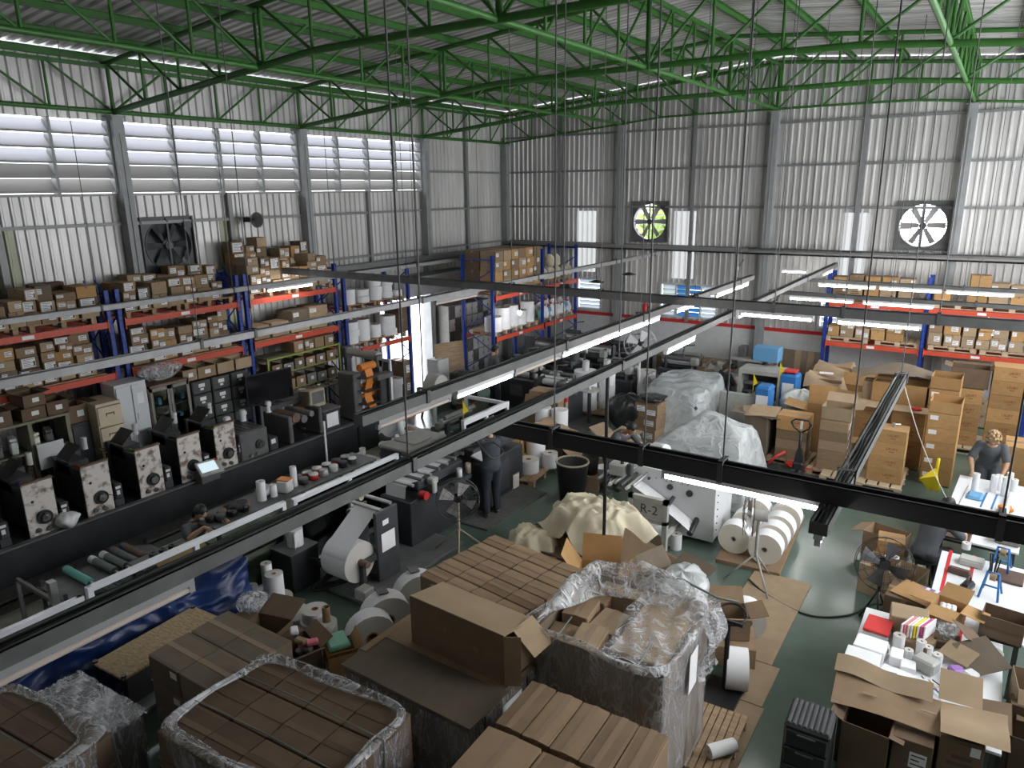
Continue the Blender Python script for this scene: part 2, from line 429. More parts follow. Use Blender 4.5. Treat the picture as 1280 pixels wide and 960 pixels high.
# intermediate posts of the cladding
for y in (14.2,18.5,10.0,5.5):
    m=MB(); m.bb(XW+.035,XW+.13,y-.05,y+.05,0,LV0 if y<16 else 7.9); struct(obj('cladding_post',m,'girt_grey'))
for x in (-11.8,-7.45,-3.1,1.2):
    m=MB(); m.bb(x-.05,x+.05,YW-.12,YW-.035,1.75,8.0); struct(obj('cladding_post',m,'girt_grey'))
# channel along both walls at 4 m
m=MB(); m.bb(XW+.1,XW+.32,10.6,YW,3.62,3.66); m.bb(XW+.28,XW+.32,10.6,YW,3.62,3.80); m.bb(XW+.1,XW+.14,10.6,YW,3.62,3.80); struct(obj('trim_2',m,'girt_grey'))
m=MB(); m.bb(XW+.3,XR,YW-.34,YW-.12,3.82,3.86); m.bb(XW+.3,XR,YW-.34,YW-.30,3.82,3.96); struct(obj('trim_3',m,'girt_grey'))
# louvre strip: five sloping blades per bay and mullions
bays=[(Y0,3.37)]+list(zip(colY,colY[1:]))
n_w=1
for a,b in bays:
    w=thing('window_%d'%n_w,'strip of sloping white louvre blades high in the long wall','louvre window'); del w['label'],w['category']; struct(w); n_w+=1
    for k in range(5):
        z1=LV1-.02-k*.25; m=MB()
        x0=XW+.03
        m.add([(x0-.10,a+.12,z1),(x0-.10,b-.12,z1),(x0+.10,b-.12,z1-.22),(x0+.10,a+.12,z1-.22)],[(0,1,2,3)])
        obj('blade',m,'louvre_white' if k<3 else 'louvre_grey',w)
        m=MB(); m.bb(x0+.075,x0+.115,a+.12,b-.12,z1-.25,z1-.215); obj('blade_rail',m,'louvre_grey',w)
    for k in range(5):
        y=a+.12+(b-a-.24)*k/4
        m=MB(); m.bb(XW-.03,XW+.15,y-.025,y+.025,LV0,LV1); obj('mullion',m,'column_grey',w)
    m=MB(); m.bb(XW-.06,XW+.08,a+.1,b-.1,LV0-.05,LV0); obj('window_sill',m,'louvre_grey',w)
# slits of translucent sheet, windows of the gable
for k,(x0,x1,z0,z1) in enumerate(slits):
    m=MB(); corr(m,'x',x0,x1,z0,z1); w=struct(obj('window_%d'%n_w,m,'skylight_sheet')); n_w+=1
for k,(x0,x1,z0,z1) in enumerate(wins):
    w=link(D.objects.new('window_%d'%n_w,None)); struct(w); n_w+=1
    f=MB()
    for q in ((x0-.05,x0,z0-.05,z1+.05),(x1,x1+.05,z0-.05,z1+.05),(x0,x1,z0-.05,z0),(x0,x1,z1,z1+.05)): f.bb(q[0],q[1],YW-.09,YW+.05,q[2],q[3])
    obj('window_frame',f,'white_dull',w)
    n=1 if x1-x0<1 else 3; cuts=[x0,x1] if n==1 else [x0,x0+.44,x1-.46,x1]
    for i in range(n):
        a,b=cuts[i],cuts[i+1]; p=MB()
        nb=7; h=(z1-z0)/nb
        for j in range(nb):
            z=z0+j*h; p.add([(a+.02,YW+.03,z),(b-.02,YW+.03,z),(b-.02,YW-.02,z+h*.96),(a+.02,YW-.02,z+h*.96)],[(0,1,2,3)])
        obj('louvre_pane',p,'window_blue' if i==1 else 'window_frost',w)
        if i: g=MB(); g.bb(a-.02,a+.02,YW-.06,YW+.04,z0,z1); obj('mullion',g,'white_dull',w)
# roller-door opening in the long wall
w=link(D.objects.new('door_1',None)); struct(w)
f=MB(); f.bb(XW-.05,XW+.12,14.28,14.36,0,2.75); f.bb(XW-.05,XW+.12,16.33,16.42,0,2.75); obj('door_frame',f,'column_grey',w)
f=MB(); f.bb(XW+.02,XW+.75,14.3,17.9,2.78,3.3); obj('shutter_box',f,'column_grey',w)
f=MB(); f.bb(XW+.3,XW+.36,16.5,18.6,3.05,3.3);f.bb(XW+.3,XW+1.0,18.0,YW-.2,3.0,3.04); obj('shutter_rail',f,'tray_grey',w)
# ---------- roof steel
def strut(mb,a,b,r): mb.cyl(a,b,r,n=8)
def chord(name,pts,r,parent):
    m=MB()
    for a,b in zip(pts,pts[1:]): m.cyl(a,b,r,n=10)
    return obj(name,m,'green_paint',parent)
def cross_truss(y,label,wall=False):
    t=thing('roof_truss',label,'roof truss',(0,y,0),0,'arched trusses spanning the hall')
    n=16; X=[XW+.17+(XR-XW-.34)*i/n for i in range(n+1)]
    chord('bottom_chord',[(x,0,zb(x)) for x in X],.052 if not wall else .03,t)
    chord('top_chord',[(XW-.75,0,zt(XW-.75)),(RIDGE,0,zt(RIDGE)),(XR+.4,0,zt(XR+.4))],.045,t)
    for i,x in enumerate(X):
        m=MB(); strut(m,(x,0,zb(x)),(x,0,zt(x)),.034 if i%4==0 else .024); obj('post',m,'green_paint',t)
        if i<n:
            x2=X[i+1]; m=MB()
            if x<RIDGE-.2: strut(m,(x,0,zt(x)),(x2,0,zb(x2)),.024)
            else: strut(m,(x,0,zb(x)),(x2,0,zt(x2)),.024)
            obj('brace',m,'green_paint',t)
for y,l in ((3.37,'green arched roof truss closest overhead, crossing the hall'),(7.72,'green arched truss meeting the long wall at the second column'),(12.05,'green arched truss crossing the hall above the wall fan bay'),(16.42,'green arched truss one bay before the gable wall'),(20.45,'thin green truss lying against the gable wall')):
    cross_truss(y,l,y>20)
def long_truss(x,label):
    t=thing('roof_truss',label,'roof truss',(x,0,0),0,'straight trusses along the hall')
    Y=[3.37+ (7.72-3.37)*i/4 for i in range(-4,16)]+[20.45]
    Y=[y for y in Y if y>Y0]
    a,b=zb(x),zt(x)-.03
    chord('bottom_chord',[(0,Y[0],a),(0,Y[-1],a)],.04,t)
    m=MB(); m.bb(-.03,.03,Y[0],Y[-1],b-.06,b); m.bb(-.03,.05,Y[0],Y[-1],b-.005,b); obj('top_chord',m,'green_paint',t)
    for i,y in enumerate(Y):
        m=MB(); strut(m,(0,y,a),(0,y,b),.024); obj('post',m,'green_paint',t)
        if i+1<len(Y):
            m=MB(); y2=Y[i+1]
            if y>7.5: strut(m,(0,y,a),(0,y2,b),.022)
            else: strut(m,(0,y,b),(0,y2,a),.022)
            obj('brace',m,'green_paint',t)
for x,l in ((XW+.17,'green lattice truss running along the louvred long wall'),(-9.65,'green lattice truss running deep, first in from the louvred wall'),(-5.28,'green lattice truss running under the roof ridge'),(-.9,'green lattice truss seen nearly end-on beyond the ridge'),(3.3,'green lattice truss along the far side wall')):
    long_truss(x,l)
k=0
for i in range(16):
    x=XW+.1+i*(XR-XW-.2)/15
    for s in (0,):
        m=MB(); z=zt(x)+.03
        m.bb(-.03,.03,Y0,YW,0,.012); m.bb(-.03,-.02,Y0,YW,0,.12); m.bb(-.03,.03,Y0,YW,.108,.12)
        o=obj('roof_purlin',m,'green_paint',None,(x,0,z)); tag(o,'green roof purlin, %s in from the louvred wall'%ordn(i),'purlin','green roof purlins')
# ---------- hung lighting rails, their rods and tube lights
def rail(label,axis,c,z,a0,a1,rods,dark=False,w=.1,h=.085,col=None):
    """cable-tray rail along 'x' (c = y) or 'y' (c = x) from a0 to a1 at height z, hung on rods"""
    o=(c,a0,z) if axis=='y' else (a0,c,z)
    t=thing('lighting_rail',label,'lighting rail',o,0 if axis=='y' else -PI/2,'hung lighting rails')
    L=a1-a0; m=MB()
    m.bb(-w/2,w/2,0,L,-.006,0); m.bb(-w/2,-w/2+.008,0,L,0,h); m.bb(w/2-.008,w/2,0,L,0,h); m.bb(-w/2,-w/2+.025,0,L,h-.006,h); m.bb(w/2-.025,w/2,0,L,h-.006,h)
    m.bb(-w/2,w/2,-.004,0,0,h); m.bb(-w/2,w/2,L,L+.004,0,h)
    obj('channel',m,col or ('tray_dark' if dark else 'tray_grey'),t)
    m=MB()
    for k,(dx,r) in enumerate(((-.02,.011),(.012,.013),(.03,.008))):
        m.tube([(dx+.008*math.sin(i*1.7+k),L*i/14,.02+h*.6+.008*math.sin(i*2.3+k)) for i in range(15)],r*(.55 if L<6 else .8),5)
    obj('cable',m,'black_rub',t)
    for y in rods:
        X,Y=(c,y) if axis=='y' else (y,c); top=zroof(X)
        m=MB(); q=y-a0
        m.cyl((0,q,h-.01),(0,q,top-z),.0065,n=6); m.bb(-w/2-.012,w/2+.012,q-.02,q+.02,-.012,-.004); m.bb(-w/2-.012,-w/2,q-.02,q+.02,-.012,h+.03); m.bb(w/2,w/2+.012,q-.02,q+.02,-.012,h+.03); m.bb(-w/2-.012,w/2+.012,q-.02,q+.02,h+.02,h+.03)
        obj('hanger_rod',m,'rod',t)
    return t
rail('grey rail hung before the upper shelves of the carton rack, farthest back','y',-12.55,3.70,1.5,17.4,(6.3,8.9,11.6,14.4,17.2),col='tray_light')
rail('grey rail running above the presses and filing cabinets towards the gable','y',-8.12,3.75,1.5,19.9,(5.2,6.0,9.4,13.2,17.0,19.5),col='tray_light')
rail('grey rail carrying tube lights above the middle machines','y',-4.07,3.80,3.9,14.9,(4.7,7.2,9.4,11.6,14.0))
rail('heavy dark rail sloping across from the blue tarpaulin to the gable slit','y',-3.15,3.77,.75,18.6,(3.45,6.75,10.6,12.9,15.4),w=.1,h=.075)
rail('short grey rail with two tubes, ending over the green floor','y',-.76,3.325,4.85,9.7,(5.9,9.5),w=.12)
rail('thick black rail crossing closest, above the slitting machine','x',5.25,3.42,-3.75,.42,(-3.05,-2.2,-1.55,.25),True,w=.13,h=.13)
rail('dark grey cross rail over the stacked cartons and covered machine','x',10.4,3.91,-12.8,2.6,(-9.3,-6.9,-5.2,-2.5,-1.6,-.5,1.0),w=.12,h=.12)
rail('slim cross rail with three tubes before the gable rack','x',18.2,3.42,-3.62,2.4,(-3.3,-1.9,-.5,1.0),w=.08,h=.07)
rail('slim cross rail with two tubes, second before the gable rack','x',15.75,3.42,-3.68,2.4,(-2.6,-1.6,-.2),w=.08,h=.07)
rail('thin conduit rail running along the gable wall under the fans','x',19.95,3.95,-5.6,3.0,(-4.4,-1.8,1.1),w=.05,h=.05)
tube_proto={}
def tubelight(label,axis,c,z,a,L=1.2,lit=True,off=0.):
    key=(lit,L)
    loc=(c+off,a,z-.012) if axis=='y' else (a,c+off,z-.012)
    rz=0 if axis=='y' else -PI/2
    if key in tube_proto:
        return dup(tube_proto[key],loc,rz,label,'tube lights on the rails')
    t=thing('hanging_tube_light',label,'tube light',loc,rz,'tube lights on the rails')
    m=MB(); m.bb(-.03,.03,0,L+.03,-.04,0); m.bb(-.02,.02,-.005,.025,-.085,-.04); m.bb(-.02,.02,L+.005,L+.035,-.085,-.04); obj('batten',m,'white' if lit else 'batten_old',t)
    m=MB(); m.cyl((0,.025,-.068),(0,L+.005,-.068),.019,n=10); obj('tube',m,'tube_light' if lit else 'tube_off',t)
    tube_proto[key]=t; return t
Cz,Cx=3.80,-4.07
for a,l,d in ((4.1,0,'unlit tube light over the white-shirted person'),(5.15,1,'lit tube light, closest lit one on the middle rail'),(6.15,0,'unlit tube light between two lit ones on the middle rail'),(7.15,1,'lit tube light above the standing white reels'),(8.12,1,'lit tube light beside the round white fan'),(9.1,1,'lit tube light just before the middle rail meets the cross rail'),(10.75,1,'lit tube light just past the cross rail on the middle rail'),(12.65,1,'lit tube light before the blue window, second last on its rail'),(13.65,1,'lit tube light at the far end of the middle rail')):
    tubelight(d,'y',Cx,Cz,a,.93,bool(l))
tubelight('unlit white tube light below the heavy rail, over the blue tarpaulin','y',-3.15,3.77,.85,.93,False)
tubelight('lit tube light on the heavy rail above the covered machine','y',-3.15,3.77,8.05,.93)
tubelight('lit tube light on the heavy rail past the cross rail','y',-3.15,3.77,10.9,.93)
tubelight('lit tube light at the gable end of the heavy rail','y',-3.15,3.77,17.2,.93)
tubelight('lit tube light beneath the short rail, beside the wood pallet','y',-.76,3.325,6.1,1.5)
tubelight('lit tube light at the open end of the short rail','y',-.76,3.325,4.87,.55)
tubelight('big lit tube light under the thick black rail, above the slitter','x',5.25,3.42,-2.03,1.2)
tubelight('lit tube light on the cross rail above the blue machine','x',10.4,3.91,-2.97,.97); tubelight('lit tube light on the cross rail above the sheeted cartons','x',10.4,3.91,-1.68,.97)
for i,(y,x) in enumerate(((18.2,-3.42),(18.2,-2.12),(18.2,-.82),(15.75,-3.5),(15.75,-2.1))):
    tubelight('lit tube light %s before the gable rack'%('first on the upper slim rail','second on the upper slim rail','third on the upper slim rail','first on the lower slim rail','second on the lower slim rail')[i],'x',y,3.42,x,1.2)
tubelight('lit tube light by the gable at the heavy rail end','x',19.6,3.55,-4.6,.6); 
tubelight('small lit tube light against the carton shelf on the farthest rail','y',-12.55,3.70,9.7,1.2)
tubelight('unlit tube light where the cabinet-side rail nears the tall rack','y',-8.12,3.75,9.8,1.2,False)
t=thing('lamp_bulb','bright bare bulb shining before the reel rack','bulb lamp',(-10.45,16.1,2.42))
m=MB(); m.ball((0,0,0),.06,12); obj('bulb',m,'bulb',t)
m=MB(); m.cyl((0,0,.05),(0,0,.13),.025,n=8); m.cyl((0,0,.12),(0,0,1.0),.008,n=5); obj('lamp_holder',m,'black',t)
# drop pole under the black rail
t=thing('drop_pole','black vertical cable pole coming down to the cream dust sheet','pole',(-3.2,6.6,1.92))
m=MB(); m.cyl((0,0,.0),(0,0,1.9),.02,n=8); obj('pole',m,'black',t)
m=MB(); m.bb(-.06,.06,-.06,.06,1.82,1.9); obj('clamp',m,'tray_dark',t)
# ---------- cartons: unit boxes (front = -y) with tape seam, label and print, scaled per carton
_cm={}
def carton_mesh(col,style):
    if (col,style) in _cm: return _cm[col,style]
    m=MB(); m.rbox((0,0,.5),(1,1,1),.012,0)
    e=.503
    # closed flaps: centre seam under a tape strip that laps over both ends
    m.bb(-.5,.5,-.004,.004,1.0,1.0015,3)
    m.bb(-.502,.502,-.07,.07,1.0,1.003,1); m.bb(-e,-.5,-.07,.07,.78,1.0,1); m.bb(.5,e,-.07,.07,.78,1.0,1)
    m.bb(-.07,.07,-e,-.5,.80,1.0,1) if style in(0,3) else 0
    def lab(x0,x1,z0,z1,lines=3):
        m.bb(x0,x1,-.506,-.5,z0,z1,2)
        for i in range(lines):
            z=z1-(z1-z0)*(i+.7)/(lines+.6); w=(x1-x0)*(.8 if i%2==0 else .5)
            m.bb(x0+(x1-x0)*.1,x0+(x1-x0)*.1+w,-.508,-.506,z-.02,z+.015,4)
    if style==1: lab(-.05,.38,.30,.72)
    if style==2: lab(-.42,.30,.12,.90,5); m.bb(.18,.28,-.508,-.506,.2,.6,3)
    if style==3: lab(-.40,-.05,.38,.82); lab(.05,.42,.15,.55,2)
    if style==4:
        for i,x in enumerate((.02,.10,.18,.26)): m.bb(x,x+.05,-.504,-.5,.50,.62,5); m.bb(x,x+.07,-.504,-.5,.59,.62,5)
        m.bb(.06,.26,-.504,-.5,.42,.45,5)
    if style==5: lab(-.45,-.12,.45,.80,2)
    if style==6: m.bb(-.3,.3,-.504,-.5,.35,.45,3); m.bb(-.2,.25,-.504,-.5,.52,.62,3); m.bb(.2,.42,-.508,-.5,.68,.9,2)
    me=m.mesh('carton',[col,'tape','paper','print_dark','ink','print_red']); _cm[col,style]=me; return me
COLN={'card':'brown','card_dk':'dark-brown','card_or':'orange-brown','card_pale':'pale-tan','card_grey':'greyish-brown'}
STYN={0:'taped carton',1:'small-label carton',2:'big-label carton',3:'two-label carton',4:'red-print carton',5:'corner-label carton',6:'dark-print carton'}
def carton(loc,w,d,h,rz,col,style,label,group):
    o=obj('carton',carton_mesh(col,style),None,None,loc,rz) if False else link(D.objects.new('carton',carton_mesh(col,style)))
    o.location=loc; o.rotation_euler=(0,0,rz); o.scale=(w,d,h)
    return tag(o,label,'carton',group)
def lerp(tab,x):
    if x<=tab[0][0]: return tab[0][1]
    for (a,b),(c,d) in zip(tab,tab[1:]):
        if x<=c: return b+(d-b)*(x-a)/(c-a)
    return tab[-1][1]
LAY='bottom second third fourth fifth sixth seventh'.split()
def shelf(a0,a1,z,front,axis,top,where,group,cols,styles,wr=(.24,.40),hr=(.16,.30),dr=(.36,.5),skip=0.,jit=.05,rows=1,top2=None):
    """fill a shelf: axis 'y' = front faces +x at x=front, 'x' = front faces -y at y=front; top: height profile [(a,z)]"""
    for row in range(rows):
        a=a0; i=0; fr=front-row*.42
        while True:
            w=U(*wr)
            if a+w>a1: break
            lim=lerp(top if row==0 or not top2 else top2,a+w/2); zz=z; k=0
            if U(0,1)>=skip:
                while True:
                    h=U(*hr); 
                    if zz+h>lim+.06: break
                    d=U(*dr) if not row else .33; ww=w*U(.86,.97); c=random.choice(cols); st=random.choice(styles)
                    off=U(0,jit); r=U(-.14,.14) if k else U(-.04,.04)
                    ac=a+w/2+U(-.008,.008)
                    loc,rz=((fr-off-d/2,ac,zz),PI/2+r) if axis=='y' else ((ac,fr+off+d/2,zz),r)
                    lb='%s, %s along%s, %s layer, %s'%(COLN[c]+' '+STYN[st],ordn(i),' behind' if row else '',LAY[k],where)
                    carton(loc,ww,d,h-.004,rz,c,st,lb,group); zz+=h; k+=1
            a+=w+.006; i+=1
def pallet(loc,rz,label,group,L=1.1,W=1.0,h=.13,m_='wood',name='wooden_pallet'):
    t=thing(name,label,'pallet',loc,rz,group)
    m=MB(); n=7
    for i in range(n):
        x=-L/2+L*(i+.5)/n; m.bb(x-L/n*.42,x+L/n*.42,-W/2,W/2,h-.02,h)
    obj('deck',m,m_,t)
    for y in (-W/2+.05,0,W/2-.05):
        m=MB(); m.bb(-L/2,L/2,y-.04,y+.04,h-.04,h-.021); m.bb(-L/2,L/2,y-.04,y+.04,0,.015)
        for x in (-L/2+.07,0,L/2-.07): m.bb(x-.06,x+.06,y-.04,y+.04,.015,h-.04)
        obj('runner',m,m_,t)
    return t
def rack(label,axis,frames,front,depth,ztop,beams,x_dir=1):
    """pallet rack; frames: positions along the axis; beams: (a0,a1,z)"""
    t=thing('pallet_rack',label,'pallet rack',(front,0,0) if axis=='y' else (0,front,0))
    P=(lambda a,d,z:(-d,a,z)) if axis=='y' else (lambda a,d,z:(a,d,z))
    def bx(m,a0,a1,d0,d1,z0,z1,mi=0):
        p,q=P(a0,d0,z0),P(a1,d1,z1); m.bb(min(p[0],q[0]),max(p[0],q[0]),min(p[1],q[1]),max(p[1],q[1]),z0,z1,mi)
    for f in frames:
        for d in (0.0,depth-.07):
            m=MB(); bx(m,f-.045,f+.045,d,d+.012,0,ztop); bx(m,f-.045,f-.035,d,d+.07,0,ztop); bx(m,f+.035,f+.045,d,d+.07,0,ztop); bx(m,f-.07,f+.07,d-.02,d+.09,0,.012)
            z=.3
            while z<ztop-.1:
                for s in (-.018,.018): bx(m,f+s-.007,f+s+.007,d-.0015,d,z,z+.035,1)
                z+=.1
            obj('upright',m,['rack_blue','black'],t)
        m=MB(); z=.25; s=0
        while z<ztop-.4:
            a,b=(.05,depth-.05) if s%2==0 else (depth-.05,.05)
            m.cyl(P(f,a,z),P(f,b,z+.55),.016,n=5); z+=.55; s+=1
        m.cyl(P(f,.05,ztop-.12),P(f,depth-.05,ztop-.12),.016,n=5); obj('brace',m,'rack_blue',t)
    for a0,a1,z in beams:
        for d in (-.03,depth-.03):
            m=MB(); bx(m,a0,a1,d,d+.045,z-.055,z+.055); bx(m,a0,a0+.02,d-.012,d+.05,z-.12,z+.09); bx(m,a1-.02,a1,d-.012,d+.05,z-.12,z+.09)
            if d<0: c=(a0+a1)/2; bx(m,c-.09,c+.09,d-.003,d,z-.03,z+.03,1)
            obj('beam',m,['rack_red','white'],t)
    return t
RF=-12.9
rack('long blue and red rack of labelled cartons against the louvred wall','y',(3.9,6.61,6.8,9.27,9.46,11.95),RF,.76,3.98,[(3.95,6.56,3.38),(6.85,9.22,3.38),(9.51,11.9,3.38),(3.95,6.56,2.46),(6.85,9.22,2.46),(9.51,11.9,2.46)])
rack('blue and red rack of white reels beside the bright doorway','y',(12.3,14.6),-13.0,.9,3.75,[(12.35,14.55,2.72),(12.35,14.55,1.75)])
rack('blue and red rack of reels, jugs and boxes near the gable corner','y',(15.7,18.25,20.3),-11.0,1.05,3.93,[(15.75,18.2,2.80),(18.3,20.25,2.80),(15.75,18.2,1.68),(18.3,20.25,1.68)])
rack('blue and red rack of orange-brown cartons against the gable wall','x',(-3.42,-1.22,1.0,3.1),19.55,.72,3.5,[(-3.37,-1.27,2.73),(-1.17,.95,2.73),(1.05,3.05,2.73),(-3.37,-1.27,1.72),(-1.17,.95,1.72),(1.05,3.05,1.72)])
# pallets and shelf boards on the beams
k=0
for y0,n in ((4.62,0),(5.85,0),(7.45,1),(8.6,1),(10.1,2),(11.3,2)):
    pallet((RF-.40,y0,3.437),0,'wooden pallet on the top beams of the long rack, %s along'%ordn(k),'pallets on the long rack',.78,1.08,.12,'wood'); k+=1
k=0
for y0 in (4.62,5.85,7.45,8.6,10.1,11.3):
    m=MB(); m.bb(-.39,.39,-.56,.56,0,.02); m.bb(-.30,.30,-.56,-.52,-.02,0); m.bb(-.30,.30,.52,.56,-.02,0)
    tag(obj('shelf_board',m,'wood',None,(RF-.40,y0,2.518),0),'board on the lower beams of the long rack, %s along'%ordn(k),'shelf board','boards on the long rack'); k+=1
DK=['card_pale','card','card','card_pale','card_grey','card_or']
G1='cartons in the long rack'
z1=3.555; z2=2.557
shelf(4.1,6.52,z1,RF,'y',[(4.1,4.1),(5.3,4.0),(5.6,4.25),(6.0,3.95),(6.5,4.1)],'upper shelf, nearest rack bay',G1,DK,[1,2,2,2,3,5,0],(.22,.36),(.13,.26),skip=.08)
shelf(4.1,6.52,z2,RF,'y',[(4.1,3.2),(6.5,3.3)],'lower shelf, nearest rack bay',G1,DK,[1,2,2,2,3,3,5],(.24,.36),(.12,.22))
shelf(6.92,9.18,z1,RF,'y',[(6.9,4.10),(7.7,4.0),(8.2,4.1),(9.1,4.05)],'upper shelf under wall fan',G1,DK,[1,2,2,2,3,3,0],(.24,.38),(.14,.26),rows=2,top2=[(6.9,4.15),(9.1,4.3)])
shelf(6.92,9.18,z2,RF,'y',[(6.9,3.28),(8.0,3.2),(9.1,3.3)],'lower shelf under wall fan',G1,DK,[1,2,2,3,5,0],(.22,.36),(.12,.24))
shelf(9.56,11.86,z1,RF,'y',[(9.5,4.35),(10.3,4.35),(10.9,4.05),(11.3,4.2),(11.86,4.5)],'upper shelf, tallest-pile bay',G1,DK,[1,2,3,3,5,0],(.22,.36),(.14,.25),rows=2,top2=[(9.5,4.62),(10.3,4.62),(10.6,4.3),(11.86,4.55)])
shelf(9.56,11.86,z2,RF,'y',[(9.5,3.1),(10.2,2.85),(10.6,3.15),(11.86,3.2)],'lower shelf, tallest-pile bay',G1,['card_grey','card_grey','card','card_pale'],[0,0,0,5],(.40,.60),(.22,.32))
# gable rack
OR=['card_or','card_or','card_pale','card','card_pale']
G2='cartons in the gable rack'
for k,x0 in enumerate((-2.9,-1.75,-.6,.45,1.6,2.5)):
    pallet((x0,20.02,2.787),0,'pale pallet on the upper beams of the gable rack, %s along'%ordn(k),'pallets on the gable rack',1.0,.8,.12,'wood_pale')
    pallet((x0,20.02,1.777),0,'pale pallet on the lower beams of the gable rack, %s along'%ordn(k),'pallets on the gable rack',1.0,.8,.12,'wood_pale')
shelf(-3.36,-1.3,2.905,19.6,'x',[(-3.36,3.6),(-2.7,3.5),(-2.2,3.62),(-1.3,3.45)],'upper shelf, first gable bay',G2,OR,[0,0,1,6,5,0],(.30,.42),(.20,.30),rows=1)
shelf(-3.36,-1.3,1.905,19.6,'x',[(-3.36,2.3),(-1.3,2.4)],'lower shelf, first gable bay',G2,OR,[0,1,3,6,5],(.28,.42),(.18,.30))
shelf(-1.12,.94,2.905,19.6,'x',[(-1.1,3.35),(-.8,3.3),(-.6,2.95),(-.35,3.7),(.0,3.2),(.3,3.5),(.94,3.45)],'upper shelf, second gable bay',G2,OR,[0,1,5,0],(.30,.42),(.2,.3))
shelf(-1.12,.94,1.905,19.6,'x',[(-1.1,2.5),(.2,2.55),(.94,2.45)],'lower shelf, second gable bay',G2,OR,[1,3,5,1],(.26,.38),(.20,.30))
shelf(1.1,3.0,2.905,19.6,'x',[(1.1,3.5),(3,3.4)],'upper shelf, third gable bay',G2,OR,[0,1,5],(.3,.42),(.2,.3))
shelf(-3.36,.94,.02,19.65,'x',[(-3.4,.9),(-1.3,1.1),(.94,.7)],'floor level under the gable rack',G2,OR,[0,1,4],(.38,.52),(.28,.36))
# corner rack: tall block of kraft boxes on top
pallet((-11.5,16.5,2.86),0,'pallet under the tall block of boxes','pallets on the corner rack',1.0,1.3,.12); pallet((-11.5,17.7,2.86),0,'pallet under the far half of the box block','pallets on the corner rack',1.0,1.0,.12)
pallet((-11.5,19.2,2.86),0,'pallet under the bundled sacks and cups','pallets on the corner rack',1.0,1.4,.12)
for k,y in enumerate((16.4,17.6,18.8,19.7)):
    pallet((-11.52,y,1.738),0,'pallet on the lower beams of the corner rack, %s along'%ordn(k),'pallets on the corner rack',.9,.94 if k else 1.1,.12,'wood_pale')
for i in range(6):
    y=15.98+i*.385; n=4
    for r in range(2):
        for q in range(n if not(r==1 and i>4) else 3):
            c=random.choice(['card','card_pale','card_or'] if r==0 else ['card','card_dk'])
            carton((-11.25-.52*r+U(-.015,.015),y,2.985+q*.262),.36,.5,.258,PI/2+U(-.03,.03),c,random.choice([0,5,1]),'tall-block carton, %s stack%s from blue post, %s layer, corner rack'%(ordn(i),' behind' if r else '',LAY[q]),'block of cartons on the corner rack')
# reels
_rm={}
def reel_mesh(kind='white'):
    if kind in _rm: return _rm[kind]
    m=MB(); m.ring((0,0,0),(0,0,1),1,.28,24,0,1); m.ring((0,0,.002),(0,0,.998),.28,.22,16,2,2)
    _rm[kind]=m.mesh('paper_reel',['paper' if kind=='white' else 'paper_warm','paper_side','core']); return _rm[kind]
def reel(loc,r,h,label,group,axis='z',rz=0,kind='white',name='paper_reel',cat='paper reel',tilt=None):
    o=link(D.objects.new(name,reel_mesh(kind))); o.scale=(r,r,h)
    M=Matrix.Translation(loc)@RZ(rz)
    if axis=='x': M=M@RY(PI/2)
    if tilt: M=M@RX(tilt)
    o.rotation_euler=M.to_euler(); o.location=loc
    return tag(o,label,cat,group)
RG='white reels in the doorway rack'
for z,spots,nm in ((2.785,((12.62,.20,2),(13.1,.2,2),(13.55,.19,3),(14.0,.18,3),(14.4,.16,1)),'upper beams'),(1.815,((12.6,.22,3),(13.05,.2,3),(13.5,.17,2),(13.95,.24,3)),'lower beams'),(.14,((12.6,.24,5),(13.1,.24,5),(13.6,.23,4),(14.1,.24,3)),'floor')):
    k=0
    for y in (12.9,13.95): pallet((-13.45,y,z-.13 if z<.2 else z-.0),0,'pallet of reels on the %s, %s one by the doorway'%(nm,ordn(k)),'pallets in the doorway rack',.85,1.0,.12); k+=1
    zz=z if z<.2 else z+.12
    for i,(y,r,n) in enumerate(spots):
        hz=zz
        for q in range(n):
            h=U(.15,.20); reel((-13.25+U(-.03,.03),y+U(-.02,.02),hz),r*U(.93,1.02),h-.003,'white reel, %s stack from the blue post, %s layer, %s, doorway rack'%(ordn(i),LAY[q],nm),RG); hz+=h
for i,y in enumerate((14.38,)):
    for q in range(2): carton((-13.3,y,1.935+q*.36),.34,.5,.355,PI/2,'card_dk',0,'dark carton by the bright doorway, %s layer'%LAY[q],'cartons in the doorway rack')
    for q in range(2): carton((-13.3,14.42,.14+q*.5),.3,.5,.49,PI/2,'card_dk',1,'tall dark carton on the floor by the doorway, %s layer'%LAY[q],'cartons in the doorway rack')
for i,(y,r,n) in enumerate(((16.05,.24,2),(16.5,.23,3),(16.95,.2,3),(17.35,.22,2),(17.8,.2,3))):
    hz=1.855
    for q in range(n): reel((-11.28,y,hz),r,.197,'white reel in the corner rack, %s stack along, %s layer'%(ordn(i),LAY[q]),'reels in the corner rack'); hz+=.2
